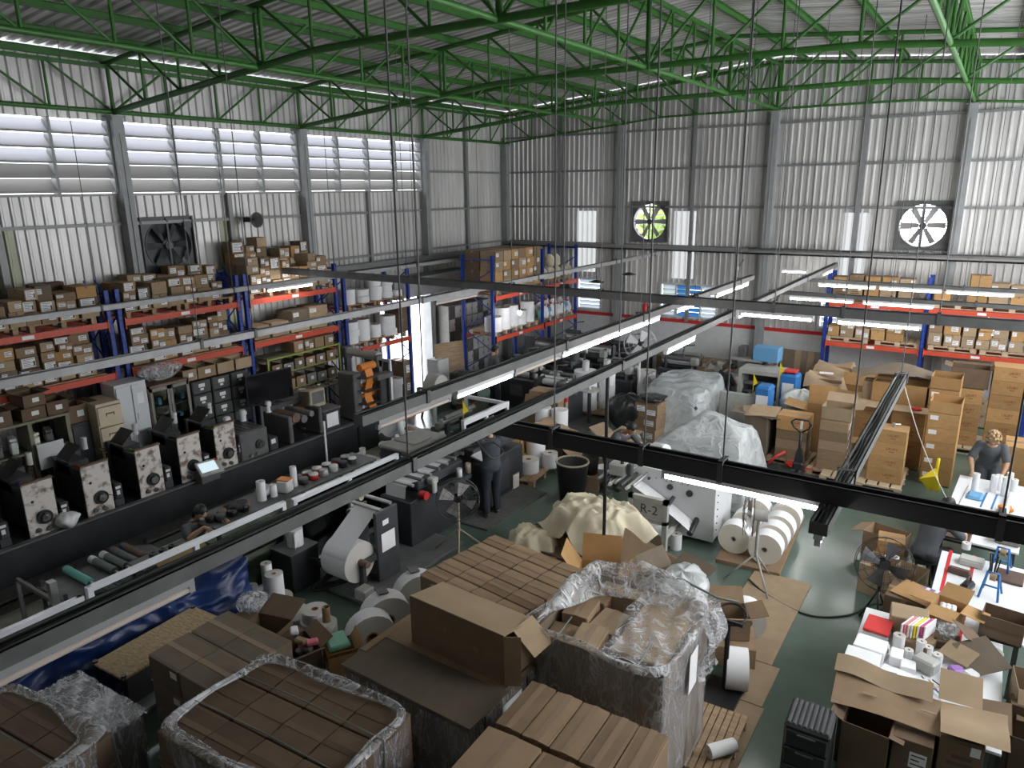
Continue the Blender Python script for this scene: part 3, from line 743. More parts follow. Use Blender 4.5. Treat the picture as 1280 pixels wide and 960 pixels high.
# jugs and bottles
_jm={}
def jug(loc,s,col,label,group,rz=0):
    if col not in _jm:
        m=MB(); m.lathe([(.0,0),(.11,0),(.12,.02),(.12,.24),(.10,.30),(.045,.33),(.045,.37)],12,0); m.lathe([(.05,.36),(.05,.40),(0,.40)],10,1); m.tube([(.09,0,.30),(.13,0,.36),(.06,0,.40),(.02,0,.38)],.014,5,0)
        m.bb(-.07,.07,-.124,-.12,.06,.18,2); _jm[col]=m.mesh('jug',[col,'red','paper'])
    o=link(D.objects.new('jug',_jm[col])); o.location=loc; o.rotation_euler=(0,0,rz); o.scale=(s,s,s); return tag(o,label,'jug',group)
for i in range(9):
    y=18.42+i*.21; c=('teal','white','blue_lt','white','white_dull','white','white','blue_lt','white')[i]
    jug((-11.2+U(-.03,.03),y,1.855),U(.8,1.0),c,'%s jug, %s along the lower shelf beside the green jugs'%({'teal':'green','white':'white','blue_lt':'blue','white_dull':'off-white'}[c],ordn(i)),'jugs in the corner rack',PI/2)
    if i%2==0: jug((-11.55,y+.05,1.855),1.15,'white','white jug in the back row, %s along the corner rack'%ordn(i),'jugs in the corner rack',PI/2)
for i,(y,dx) in enumerate(((18.55,0),(18.8,.05),(19.05,-.05),(19.35,0),(19.7,.04),(20.0,0))):
    q=0; hz=2.985
    m=MB(); m.lathe([(0,0),(.10,0),(.13,.04),(.135,.2),(.12,.28),(.07,.33),(.05,.36),(0,.37)],10,0)
    for n in range(2 if i in (2,3) else 1):
        o=obj('sack_bundle',m,'cloth_cream',None,(-11.2+dx-.02*n,y,hz+.36*n)); o.scale=(1+.1*(i%3),1,1); tag(o,'cream bundle on top of the corner rack, %s along%s'%(ordn(i),', upper' if n else ''),'bundle','bundles on the corner rack')
# rail channel with odd cartons leaning along the wall top
m=MB(); m.bb(-.1,.1,-.3,.3,0,.02); m.bb(-.1,.1,-.28,.1,.02,.14); tag(obj('cardboard_piece',m,'card_dk',None,(RF-.75,6.15,4.0)),'dark cardboard piece perched behind the first rack bay','cardboard')
# ---------- wall fans
def wallfan(label,loc,rz,closed=False,R_=.52):
    t=thing('wall_fan',label,'wall fan',loc,rz)   # local: axis -y into the hall
    m=MB(); h=R_+.045; n=32; vs=[];fs=[]
    for i in range(n):
        a=2*PI*i/n; c,s=math.cos(a),math.sin(a); k=h/max(abs(c),abs(s)); vs+=[(c*R_,0,s*R_),(c*k,0,s*k)]
    for i in range(n): j=(i+1)%n; fs.append((2*i,2*i+1,2*j+1,2*j))
    m.add(vs,fs); m.ring((0,.18,0),(0,-.02,0),R_+.01,R_-.005,32); 
    for q in ((-h-.03,-h,-h-.03,h+.03),(h,h+.03,-h-.03,h+.03),(-h,h,-h-.03,-h),(-h,h,h,h+.03)): m.bb(q[0],q[1],-.06,.2,q[2],q[3])
    obj('housing',m,'mach_dk' if closed else 'mach_mid',t)
    for k in range(6):
        a=2*PI*k/6+.5; M_=RY(a)
        m=MB(); m.grid(5,6,lambda u,v:((u-.5)*(.09+.05*v),.06+(u-.5)*(.09-.05*v),.09+v*(R_-.13)),0,True,M_); obj('blade',m,'mach_dk' if closed else 'fan_blade_grey',t)
    m=MB(); m.cyl((0,.1,0),(0,-.03,0),.08,n=14); m.cyl((0,-.03,0),(0,-.05,0),.045,n=12); obj('hub',m,'mach_dk',t)
    m=MB(); m.bb(-.02,.02,-.04,-.01,-h,h); m.bb(-h,h,.1,.12,-.015,.015); m.bb(h-.2,h-.06,-.12,-.02,h-.2,h-.08); obj('motor_mount',m,'mach_dk',t)
    for k in range(8):
        z=-h+2*h*(k+.5)/8; d=h/8*1.04; m=MB()
        if closed: m.add([(-h,.17,z-d),(h,.17,z-d),(h,.19,z+d),(-h,.19,z+d)],[(0,1,2,3)])
        else: m.add([(-h,.14,z),(h,.14,z),(h,.22,z-.03),(-h,.22,z-.03)],[(0,1,2,3)])
        obj('shutter',m,'black' if closed else 'louvre_white',t)
    return t
wallfan('wall fan with six grey blades and yellow-green light behind',(-8.74,YW-.04,4.63),0)
wallfan('wall fan with six grey blades beside the tall white slit near the carton rack',(-1.615,YW-.04,4.63),0)
wallfan('big black wall fan with closed shutters above the carton rack',(XW+.06,8.52,4.60),PI/2,True,.49)
t=thing('tree','yellow-green bush outside behind the wall fan','tree',(-11.3,27,0))
m=MB()
random.seed(3)
for i in range(160):
    a=U(0,2*PI); r=U(0,1.6); z=U(1.6,4.7); m.ball((r*math.cos(a),r*math.sin(a)*.6,z),U(.2,.45),6)
obj('crown',m,'foliage_out',t); m=MB(); m.cyl((0,0,0),(0,0,2.5),.15,n=8); obj('trunk',m,'rust_brown',t)
# small ventilator hood on the wall
t=thing('wall_horn','small grey loudspeaker horn on the louvred wall','loudspeaker',(XW+.3,10.35,5.03)); m=MB(); m.lathe([(.03,-.02),(.05,.08),(.16,.2),(.17,.21),(.15,.2)],14,0,RZ(0)@RY(PI/2)); obj('horn',m,'mach_mid',t); m=MB(); m.bb(-.22,0,-.04,.04,-.05,.05); obj('bracket',m,'mach_dk',t)
# ---------- cabinets below the rack
def door_panel(t,x,y0,y1,z0,z1,col,handle=True,name='door'):
    m=MB(); m.rbox((x+.008,(y0+y1)/2,(z0+z1)/2),(.016,y1-y0-.008,z1-z0-.008),.004); d=obj(name,m,col,t)
    if handle: m=MB(); m.bb(x+.016,x+.024,y0+.04,y0+.065,(z0+z1)/2-.06,(z0+z1)/2+.06); obj('handle',m,'steel',d)
    return d
def filing(label,y0,y1,xf,z0,n,dh,col='cream'):
    t=thing('filing_cabinet',label,'filing cabinet',(xf,0,z0)); H_=n*dh+.06
    m=MB(); m.rbox((-.32,(y0+y1)/2,H_/2),(.62,y1-y0,H_),.006); obj('body',m,col,t)
    for k in range(n):
        z=.03+k*dh; m=MB(); m.rbox((.0,(y0+y1)/2,z+dh/2),(.03,y1-y0-.03,dh-.03),.006); d=obj('drawer',m,col,t)
        m=MB(); m.bb(.015,.022,y0+.02,y1-.02,z+dh-.035,z+dh-.02); m.bb(.015,.03,(y0+y1)/2-.06,(y0+y1)/2+.06,z+dh*.55,z+dh*.60);m.bb(.015,.025,(y0+y1)/2-.07,(y0+y1)/2-.06,z+dh*.45,z+dh*.62);m.bb(.015,.025,(y0+y1)/2+.06,(y0+y1)/2+.07,z+dh*.45,z+dh*.62); obj('handle',m,'rust_brown',d)
    return t
filing('beige filing cabinet with two drawers, uppermost of the stack',5.80,6.22,-12.22,1.42,2,.36)
filing('beige filing cabinet with four drawers under another one',5.80,6.22,-12.22,0,4,.335)
t=thing('locker','white two-door steel locker with a paper notice','locker',(-12.4,0,0)); m=MB(); m.rbox((-.23,6.52,1.2),(.44,.57,2.4),.006); obj('body',m,'cab_white',t)
for a,b in ((6.245,6.515),(6.525,6.795)):
    door_panel(t,0,a,b,1.2,2.36,'cab_white'); door_panel(t,0,a,b,.08,1.17,'cab_white')
m=MB(); m.bb(.018,.02,6.6,6.72,2.0,2.2); obj('notice',m,'paper',t)
t=thing('display_cabinet','grey cabinet with two glazed doors and odds and ends inside','cabinet',(-12.4,0,0))
m=MB(); m.bb(-.45,0,6.82,6.86,0,2.25); m.bb(-.45,0,7.59,7.63,0,2.25); m.bb(-.45,0,6.82,7.63,2.2,2.25); m.bb(-.45,0,6.82,7.63,0,1.15); m.bb(-.45,-.43,6.82,7.63,1.1,2.25); obj('body',m,'rust_brown',t)
for a,b in ((6.84,7.22),(7.23,7.61)):
    m=MB()
    for q in ((a,a+.05,1.2,2.2),(b-.05,b,1.2,2.2),(a,b,1.2,1.26),(a,b,2.14,2.2)): m.bb(0,.02,*q)
    d=obj('door',m,'cab_grey',t); m=MB(); m.bb(.006,.01,a+.05,b-.05,1.26,2.14); obj('glass',m,'glass_pane',d); m=MB(); m.bb(.02,.03,b-.04,b-.02,1.6,1.72); obj('handle',m,'steel',d)
for z in (1.45,1.8): m=MB(); m.bb(-.42,-.02,6.86,7.59,z,z+.02); obj('shelf',m,'mach_mid',t)
random.seed(5)
for i in range(9):
    y=6.92+.078*i; z=(1.17,1.47,1.82)[i%3]; m=MB(); m.rbox((0,0,.06),(.12,.07,U(.08,.16)),.01); tag(obj('binder',m,random.choice(['mach_mid','blue_lt','white_dull','cab_grey']),None,(-12.4-.16,y,z+.03)),'small item in the glazed cabinet, %s along'%ordn(i),'box','items in the glazed cabinet')
# plastic drawers
k=0
for c in range(3):
    for r in range(8):
        y=7.68+c*.43; z=r*.265
        if z<.9 : continue
        t=thing('drawer_box','dark grey drawer box with white label, %s column from the glazed cabinet, %s row up'%(ordn(c),ordn(r-4)),'drawer box',(-12.42,y,z+.02),0,'dark drawer boxes'); k+=1
        m=MB(); m.rbox((-.2,.205,.125),(.4,.40,.25),.008); obj('body',m,'drawer_dk',t)
        m=MB(); m.rbox((.005,.205,.125),(.014,.37,.22),.01); d=obj('front',m,'drawer_dk',t)
        m=MB(); m.bb(.012,.016,.14,.27,.13,.20); m.bb(.012,.016,.17,.24,.07,.11); obj('label',m,'paper',d)
m=MB()
for c in range(3): m.rbox((-.2,.205+c*.43,.5),(.4,.42,1.0),.01)
tag(obj('base_cabinet',m,'drawer_dk',None,(-12.42,7.68,0)),'dark base cabinet carrying the drawer boxes','cabinet')
# open olive shelf unit with cartons on it
t=thing('shelf_unit','olive glass-front shelf unit stuffed with papers and carrying open cartons','shelf unit',(-12.4,0,0)); m=MB()
for y in (3.75,4.3,4.85,5.42): m.bb(-.45,0,y-.03,y+.03,0,2.15)
m.bb(-.45,.01,3.72,5.45,2.11,2.15); obj('carcass',m,'olive',t)
for z in (.5,1.1,1.62): m=MB(); m.bb(-.44,-.01,3.75,5.42,z,z+.03); obj('shelf',m,'olive',t)
random.seed(11)
for i in range(12):
    y=3.85+.133*i; z=(1.65,1.13)[i%2]; m=MB(); m.rbox((0,0,.1),(.3,.11,.2),.02); m.rbox((.02,0,.24),(.26,.1,.05),.01); tag(obj('paper_bundle',m,random.choice(['card_grey','white_dull','olive','paper_warm','mach_mid']),None,(-12.62,y,z),U(-.3,.3)),'bundle in the olive shelf unit, %s along'%ordn(i),'bundle','bundles in the olive unit')
def opencarton(loc,w,d,h,rz,label,group=None,col='card',flap=.5,flaps=(1,1,1,1),inner='card_in',wall=.006,parts=False,fa=(35,35,35,35),name='open_carton',labelm=False):
    """open box: four walls, floor and flaps hinged at the rim (fa: degrees out from vertical-up)"""
    t=thing(name,label,'carton',loc,rz,group); m=MB()
    for q in ((-w/2,w/2,-d/2,-d/2+wall),(-w/2,w/2,d/2-wall,d/2),(-w/2,-w/2+wall,-d/2,d/2),(w/2-wall,w/2,-d/2,d/2)): m.bb(*q,0,h)
    m.bb(-w/2,w/2,-d/2,d/2,0,wall)
    if labelm: m.bb(-.1*w,.2*w,-d/2-.002,-d/2,.35*h,.7*h,1)
    obj('body',m,[col,'paper'],t)
    for k,(on,a) in enumerate(zip(flaps,fa)):
        if not on: continue
        L=(w if k<2 else d)-.004; fl=flap*min(w,d); m=MB(); m.bb(-L/2,L/2,-.003,.003,0,fl)
        a=math.radians(a)
        M_=(T(0,-d/2,h)@RX(a),T(0,d/2,h)@RX(-a),T(-w/2,0,h)@RZ(PI/2)@RX(-a),T(w/2,0,h)@RZ(PI/2)@RX(a))[k]
        f=obj('flap',m,col,t); f.matrix_local=M_
    return t
for i,(y,z,w,h,r) in enumerate(((3.95,2.15,.4,.25,.05),(4.45,2.15,.42,.24,-.05),(4.95,2.15,.38,.20,.04),(4.98,2.36,.36,.2,.1),(5.33,2.15,.34,.22,-.06))):
    opencarton((-12.62,y,z),w*.95,.38,h,PI/2+r,'open brown carton on the olive shelf unit, %s along'%ordn(i),'open cartons on the olive unit','card_dk',.3,(0,1,0,1),fa=(60,70,60,80),labelm=True)
t=thing('metal_cabinet','dark slim metal cabinet beside the beige filing cabinets','cabinet',(-12.5,5.66,0)); m=MB(); m.rbox((-.25,0,.95),(.5,.34,1.9),.01); obj('body',m,'plinth',t); door_panel(t,0,-.16,.16,.05,1.85,'plinth')
opencarton((-12.72,5.66,1.9),.36,.44,.3,PI/2,'dark carton on the slim dark cabinet',None,'card_dk',.4,(0,0,1,1),fa=(90,90,88,88),labelm=True)
# bags and open cartons on the cabinets
def bag(loc,r,h,label,mats,seed,cat='bag',name='plastic_bag',sq=(1,1),n=16):
    rr=random.Random(seed); m=MB(); ph=[rr.uniform(0,6) for _ in range(6)]
    def fn(u,v):
        a=2*PI*u; q=math.sin(PI*min(v*1.02,1))**.45 if v<.6 else math.sin(PI*v)**.6
        k=1+.10*math.sin(3*a+ph[0]+4*v)+.07*math.sin(7*a+ph[1]-9*v)+.05*math.sin(11*a+ph[2])
        return (r*q*k*math.cos(a)*sq[0],r*q*k*math.sin(a)*sq[1],h*(1-(1-v)**1.6)*(1+.03*math.sin(5*a+ph[3])))
    m.grid(n*2,n,fn); return tag(obj(name,m,mats,None,loc),label,cat)
bag((-12.6,7.2,2.26),.33,.32,'clear plastic bundle lying on the glazed cabinet','film_dense',4,sq=(.7,1.2))
for i,(y,w) in enumerate(((7.72,.3),(8.08,.4),(8.52,.42),(8.9,.42))):
    opencarton((-12.66,y,2.15),w,.36,.22,PI/2,'open tan carton on the dark drawer boxes, %s along'%ordn(i),'open cartons on the drawer boxes','card_pale' if i!=1 else 'card',.35,(0,1,1,0),fa=(60,60,70,80),labelm=i in(0,1))
# lime shelf unit behind the TV, with grey part boxes
t=thing('shelf_unit','lime-framed shelf unit of grey part boxes behind the television','shelf unit',(-12.75,0,0)); m=MB()
for y in (9.7,11.75): m.bb(-.02,.02,y-.02,y+.02,0,2.15); m.bb(-.55,-.51,y-.02,y+.02,0,2.15)
for z in (1.35,1.76,2.10): m.bb(-.005,.02,9.7,11.75,z,z+.03)
obj('frame',m,'lime',t); m=MB()
for z in (1.35,1.76,2.10): m.bb(-.55,-.006,9.7,11.75,z+.01,z+.03)
obj('shelf',m,'olive',t)
random.seed(21)
for z in (1.382,1.792):
    for i in range(6):
        y=9.9+i*.31; opencarton((-12.9,y,z),.27,.4,U(.17,.24),PI/2,'grey part box on the lime shelves, %s along, %s shelf'%(ordn(i),'upper' if z>1.6 else 'lower'),'part boxes on the lime shelves',random.choice(['card_grey','cab_grey','card_grey','card']),.3,(0,1,0,0),fa=(0,70,0,0),labelm=True)
for i in range(4): carton((-12.98,10.6+i*.3,2.133),.27,.4,.24 ,PI/2,'card',(1,3,0,1)[i],'brown carton on top of the lime shelves, %s along'%ordn(i),'cartons on the lime shelves')
# ---------- the long printing press
PX=-11.28
t=thing('press_bed','long black base of the printing press with a checker-plate step','press base',(0,0,0))
m=MB(); m.rbox((-11.72,6.2,.36),(1.14,8.9,.72),.02); obj('bed',m,'plinth',t)
m=MB(); m.bb(-11.18,-11.14,1.8,10.6,.72,.75); m.bb(-11.26,-11.22,1.8,10.6,.72,.74); obj('rail',m,'mach_mid',t)
m=MB(); m.bb(-11.14,-10.78,1.6,9.3,.17,.2); m.bb(-10.83,-10.80,1.6,9.3,0,.12); m.bb(-11.1,-10.84,1.6,1.64,0,.17); m.bb(-11.1,-10.84,9.26,9.3,0,.17); obj('step',m,'checker_plate',t)
m=MB(); m.rbox((-11.6,11.05,.3),(.9,.75,.6),.02); obj('end_cabinet',m,'plinth',t)
def press_unit(y,label,ink):
    t=thing('press_unit',label,'press unit',(PX,y,.725),0,'print units of the long press')
    m=MB(); m.rbox((0,0,.425),(.03,.42,.83),.006); obj('front_plate',m,'plate_dirty',t)
    m=MB(); m.bb(-.03,.04,-.215,.215,.835,.86); obj('plate_cap',m,'rust_brown',t)
    m=MB(); m.rbox((-.85,0,.42),(.06,.42,.84),.01); m.bb(-.85,0,-.17,-.13,.1,.75); m.bb(-.85,0,.13,.17,.1,.5); obj('rear_frame',m,'mach_dk',t)
    m=MB(); m.rbox((-.62,-.02,.70),(.42,.30,.22),.015); obj('ink_fountain',m,'mach_dk',t)
    m=MB(); m.add([(-.40,-.2,.86),(-.40,.02,1.06),(-.36,.02,1.06),(-.36,-.2,.86),(-.75,-.2,.86),(-.75,.02,1.06),(-.71,.02,1.06),(-.71,-.2,.86)],[(0,1,5,4),(3,2,1,0),(7,6,2,3)]); obj('tray_lid',m,'mach_mid',t)
    for k,(yy,z,r,c) in enumerate(((-.07,.72,.045,ink),(.05,.66,.05,ink),(-.05,.58,.05,'mach_dk'),(.06,.50,.055,ink if ink!='black' else 'steel'),(-.02,.38,.07,'steel'),(0,.2,.08,'mach_mid'))):
        m=MB(); m.cyl((-.80,yy,z),(-.02,yy,z),r,n=12); obj('roller',m,c,t)
    m=MB(); m.ring((.015,.02,.28),(.06,.02,.28),.105,.07,20); obj('hand_wheel',m,'black',t)
    m=MB(); m.cyl((.015,.02,.28),(.09,.02,.28),.062,n=16); m.cyl((.09,.035,.29),(.10,.035,.29),.018,n=8); m.tube([(.04,.10,.29),(.08,.16,.28),(.07,.19,.25)],.010,5); obj('hub',m,'chrome',t)
    for yy,z in ((-.09,.10),(.05,.08)): m=MB(); m.cyl((.015,yy,z),(.06,yy,z),.035,n=10); m.cyl((.06,yy,z),(.08,yy,z),.015,n=8); obj('knob',m,'mach_mid',t)
    m=MB(); m.cyl((.01,-.10,.55),(.02,-.10,.55),.022,n=8); obj('lock',m,'black',t)
    m=MB(); m.rbox((-.30,.33,.25),(.55,.13,.26),.02); m.bb(-.55,-.05,.26,.40,-.02,.12); cb=obj('motor_box',m,'mach_dk',t)
    m=MB(); m.bb(-.024,-.018,.28,.36,.30,.34); m.bb(-.024,-.018,.29,.34,.2,.27); obj('label',m,'paper',cb)
    m=MB(); m.cyl((-.8,.28,.84),(-.8,.28,1.04),.045,n=12); m.cyl((-.8,.28,1.0),(-.8,.28,1.02),.05,n=12); obj('cup',m,'white_dull',t)
    return t
for y,l,i in ((3.52,'print unit cut off at the edge, blackish rollers','black'),(4.35,'print unit with dirty plate and blue ink, beside a white bag','purple'),(5.18,'print unit with dirty plate and red ink rollers','red'),(6.04,'print unit with dirty plate and yellow ink rollers','lime'),(6.78,'print unit with cleaner plate behind the tilted touch panel','mach_dk'),(7.49,'print unit with tan plate and green-yellow ink, before the dark units','lime')): press_unit(y,l,i)
# touch panel
t=thing('touch_panel','tilted touch-screen console on the press base','control panel',(-11.02,6.95,.72)); M_=T(.0,0,.24)@RZ(-.15)@RY(math.radians(38))
m=MB(); m.rbox((0,0,0),(.30,.42,.04),.01,0,0,M_); obj('case',m,'mach_lt',t); m=MB(); m.rbox((-.01,-.02,.021),(.20,.30,.004),.002,0,0,M_); obj('screen',m,'lcd',t)
m=MB(); m.cyl((-.11,.17,.02),(-.11,.17,.05),.022,n=10,M=M_); obj('stop_button',m,'red',t); m=MB(); m.bb(-.12,.05,-.2,.16,0,.18); obj('stand',m,'mach_mid',t)
bag((-11.15,4.62,.74),.16,.24,'crumpled white plastic bag between the first print units','white',8)
t=thing('plate_sheet','white flat sheet propped behind the red print unit','sheet',(-12.3,5.05,1.35)); m=MB(); m.bb(-.01,.01,-.2,.2,0,.42); obj('sheet',m,'white_dull',t)
# dark units farther along the press
t=thing('press_unit','dark grey press unit with vented top and chrome wheel','press unit',(PX,8.1,.725),0,'print units of the long press')
m=MB(); m.rbox((-.45,0,.27),(.92,.62,.54),.02); obj('body',m,'mach_mid',t)
for k in range(5): m=MB(); m.bb(-.8,-.1,-.25+k*.11,-.19+k*.11,.54,.548); obj('vent_strip',m,'mach_dk',t)
m=MB(); m.ring((.015,.1,.25),(.06,.1,.25),.09,.06,18); obj('hand_wheel',m,'mach_dk',t); m=MB(); m.cyl((.015,.1,.25),(.09,.1,.25),.055,n=14); obj('hub',m,'chrome',t)
for yy in (-.12,.02): m=MB(); m.cyl((.015,yy,.08),(.07,yy,.08),.03,n=10); obj('knob',m,'steel',t)
m=MB(); m.rbox((-.3,.45,.14),(.6,.2,.26),.02); cb=obj('motor_box',m,'mach_dk',t); m=MB(); m.bb(.0,.006,.38,.48,.15,.24); obj('label',m,'paper',cb)
for i,(y,x) in enumerate(((7.9,-11.75),(8.35,-11.9),(9.0,-11.95))):
    m=MB(); m.cyl((0,0,0),(0,0,.22),.06,n=14); m.cyl((0,0,.17),(0,0,.19),.066,n=14); m.cyl((0,0,.22),(0,0,.23),.05,n=14); tag(obj('ink_can',m,'white',None,(x,y,1.28)),'white can standing on the press, %s towards the gable'%ordn(i),'can','white cans on the press')
t=thing('press_unit','press section with brown roller covers and orange web','press unit',(PX,9.35,.725),0,'print units of the long press')
for y in (-.36,.42): m=MB(); m.rbox((-.4,y,.28),(.8,.1,.56),.02); obj('side_frame',m,'mach_mid',t)
for k,(y,z,r) in enumerate(((-.2,.5,.1),(0,.42,.08),(.2,.48,.06))): m=MB(); m.cyl((-.8,y,z),(-.02,y,z),r,n=14); obj('roller',m,('rust_brown','mach_mid','steel')[k],t)
m=MB(); m.grid(1,8,lambda u,v:(-.7+u*.3,.02+v*.36,.36+.14*v+.03*math.sin(v*3))); obj('web',m,'orange',t)
m=MB(); m.cyl((.0,-.1,.25),(.12,-.1,.25),.03,n=10); m.cyl((0,-.1,.12),(.1,-.1,.12),.02,n=8); obj('shaft',m,'chrome',t)
t=thing('press_unit','press section faced with a white paper sheet','press unit',(PX,10.05,.725),0,'print units of the long press'); m=MB(); m.rbox((-.35,0,.22),(.75,.46,.44),.02); obj('body',m,'mach_dk',t); m=MB(); m.bb(.026,.03,-.16,.16,.08,.38); obj('paper_sheet',m,'paper',t); m=MB(); m.cyl((-.1,.24,.05),(-.1,.24,.18),.03,n=10); obj('spray_can',m,'teal',t); m=MB(); m.bb(-.74,.03,-.25,.25,.44,.47); obj('cover',m,'mach_mid',t)
# CRT monitor, TV, conveyor
t=thing('monitor','old beige tube monitor on the press','monitor',(-11.7,9.95,1.2)); m=MB(); m.rbox((.1,0,.2),(.12,.42,.38),.02); m.add([(.04,-.19,.03),(.04,.19,.03),(.04,.19,.37),(.04,-.19,.37),(-.32,-.12,.06),(-.32,.12,.06),(-.32,.12,.3),(-.32,-.12,.3)],[(4,5,6,7),(0,4,7,3),(1,2,6,5),(3,7,6,2),(0,1,5,4)]); obj('case',m,'cream_dk',t)
m=MB(); m.rbox((.162,0,.22),(.006,.32,.26),.003); obj('screen',m,'mach_mid',t); m=MB(); m.cyl((0,0,0),(0,0,.03),.12,n=14); obj('foot',m,'cream_dk',t)
t=thing('television','large black flat television standing behind the press','television',(-12.0,9.12,1.42)); M_=RZ(-.1); m=MB(); m.rbox((0,0,.36),(.04,1.06,.64),.008,0,0,M_); obj('case',m,'black',t); m=MB(); m.bb(.0205,.023,-.51,.51,.06,.66,0,M_); obj('screen',m,'screen',t); m=MB(); m.bb(-.1,.1,-.2,.2,0,.02,0,M_); m.bb(-.02,.02,-.04,.04,.02,.1,0,M_); obj('stand',m,'black',t)
t=thing('roller_conveyor','roller conveyor of pale bars below the television','conveyor',(-12.22,9.55,1.36))
for k in range(8): m=MB(); m.cyl((-.15,-.45+k*.13,0),(.3,-.45+k*.13,0),.04,n=10); obj('roller',m,'steel',t)
for x in (-.16,.31): m=MB(); m.bb(x-.02,x+.02,-.55,.55,-.05,.05); obj('side_rail',m,'mach_dk',t)
for x in (-.14,.25):
    for y in (-.5,.5): m=MB(); m.bb(x-.02,x+.02,y-.02,y+.02,-.63,-.05); obj('leg',m,'mach_dk',t)
t=thing('work_bench','narrow bench with scattered tools behind the monitor','bench',(-12.58,10.95,0)); m=MB(); m.rbox((0,0,1.28),(.26,1.5,.04),.005); obj('top',m,'cab_grey',t)
for x in (-.1,.1):
    for y in (-.7,.7): m=MB(); m.bb(x-.02,x+.02,y-.02,y+.02,0,1.26); obj('leg',m,'mach_dk',t)
random.seed(31)
for i in range(8): m=MB(); m.rbox((0,0,.02),(U(.05,.12),U(.1,.2),.04),.008); tag(obj('hand_tool',m,random.choice(['mach_mid','steel','mach_dk','rust_brown']),None,(-12.58+U(-.06,.06),10.3+i*.16,1.302),U(0,3)),'small tool on the narrow bench, %s along'%ordn(i),'tool','tools on the narrow bench')
# orange-label rewinder tower
t=thing('rewinder','tall grey rewinder tower threaded with orange labels','rewinder',(-11.35,11.35,.0)); m=MB(); m.rbox((-.4,-.28,1.16),(.5,.24,1.08),.02); obj('tower',m,'mach_mid',t); m=MB(); m.rbox((.05,.25,1.08),(.16,.2,.94),.02); obj('post',m,'mach_dk',t); m=MB(); m.rbox((.08,.28,1.56),(.22,.5,.12),.02); obj('control_box',m,'mach_mid',t)
for k,(z,c,r) in enumerate(((1.8,'orange',.09),(1.55,'steel',.03),(1.4,'orange',.04),(1.15,'orange',.05),(.95,'steel',.03),(.78,'orange',.04))): m=MB(); m.cyl((-.15,-.2,z),(-.15,.25,z),r,n=12); obj('roller',m,c,t)
m=MB(); m.grid(1,14,lambda u,v:(-.02+.05*math.sin(v*8)+(.25*max(0,v-.75)*4),-.17+u*.22,1.78-1.0*v-.1*max(0,v-.75)*4)); obj('label_web',m,'orange',t)
for k in range(4): m=MB(); m.bb(-.5,.16,-.3,.3,.7+k*.3,.71+k*.3); obj('plate',m,'mach_dk',t)
t=thing('corona_roller','pale roller bar on a stand over the press end','roller',(-12.2,11.98,1.9)); m=MB(); m.cyl((-.5,0,0),(.5,0,0),.10,n=14); obj('roller',m,'mach_lt',t); m=MB(); m.rbox((-.55,0,-.02),(.2,.22,.26),.02); m.bb(-.6,-.5,-.05,.05,-1.9,-.1); obj('bracket',m,'mach_mid',t); m=MB(); m.rbox((.5,0,-.12),(.1,.2,.3),.02); m.bb(.45,.55,-.05,.05,-1.9,-.1); obj('bracket',m,'mach_mid',t); m=MB(); m.cyl((.1,-.1,.1),(.1,-.1,.16),.03,n=8); obj('button',m,'red',t)
# ---------- concrete aisle and glazed partition
m=MB(); m.bb(-11.2,-8.4,-1,11.9,0,.004); struct(obj('floor_concrete',m,'concrete'))
def partition(label,axis,c,a0,a1,h,posts,rail=.07,mat_='alu',tint=None):
    t=thing('glass_partition',label,'glass partition',(c,a0,0) if axis=='y' else (a0,c,0),0 if axis=='y' else -PI/2,'glazed partitions')
    L=a1-a0; m=MB(); m.rbox((0,L/2,h-rail/2),(.075,L,rail),.006); obj('top_rail',m,mat_,t)
    m=MB(); m.rbox((0,L/2,.04),(.06,L,.08),.005); obj('bottom_rail',m,mat_,t)
    ps=[p-a0 for p in posts]
    for p in ps: m=MB(); m.rbox((0,p,h/2),(.07,.07,h),.005); obj('post',m,mat_,t)
    for a,b in zip(ps,ps[1:]): m=MB(); m.bb(-.004,.004,a+.03,b-.03,.08,h-rail); obj('glass',m,'glass_pane',t)
    return t
partition('low white-railed glass partition at the tarpaulin end, lower segment','y',-8.32,1.4,3.46,1.12,(1.45,2.4,3.42))
partition('long white-railed glass partition beside the ink tins','y',-8.30,3.5,6.36,1.2,(3.53,4.9,6.33))
partition('white-railed glass partition up to the grey machine head','y',-8.24,6.46,8.75,1.2,(6.49,7.6,8.72))
partition('thick white glazed beam beyond the grey machine head','y',-8.30,10.7,12.3,1.25,(10.74,11.5,12.26),.12)
partition('white glazed partition closing the aisle across, behind the white tub','x',12.34,-10.4,-8.35,1.2,(-10.36,-9.45,-8.4))
t=thing('glass_screen','white-framed grey screen panel standing by the doorway rack','screen',(-12.55,12.3,0)); m=MB()
for q in ((0,.06,0,1.75),(.86,.92,0,1.75),(.06,.86,1.69,1.75),(.06,.86,.3,.36)): m.bb(q[0],q[1],-.03,.03,q[2],q[3])
obj('frame',m,'alu',t); m=MB(); m.bb(.06,.86,-.004,.004,.36,1.69); obj('panel',m,'mach_mid',t)
t=thing('white_post','slim white post standing in the press aisle','post',(-10.1,8.8,0)); m=MB(); m.cyl((0,0,0),(0,0,1.45),.02,n=8); obj('pole',m,'white',t); m=MB(); m.cyl((0,0,0),(0,0,.02),.12,n=14); obj('foot',m,'white',t)
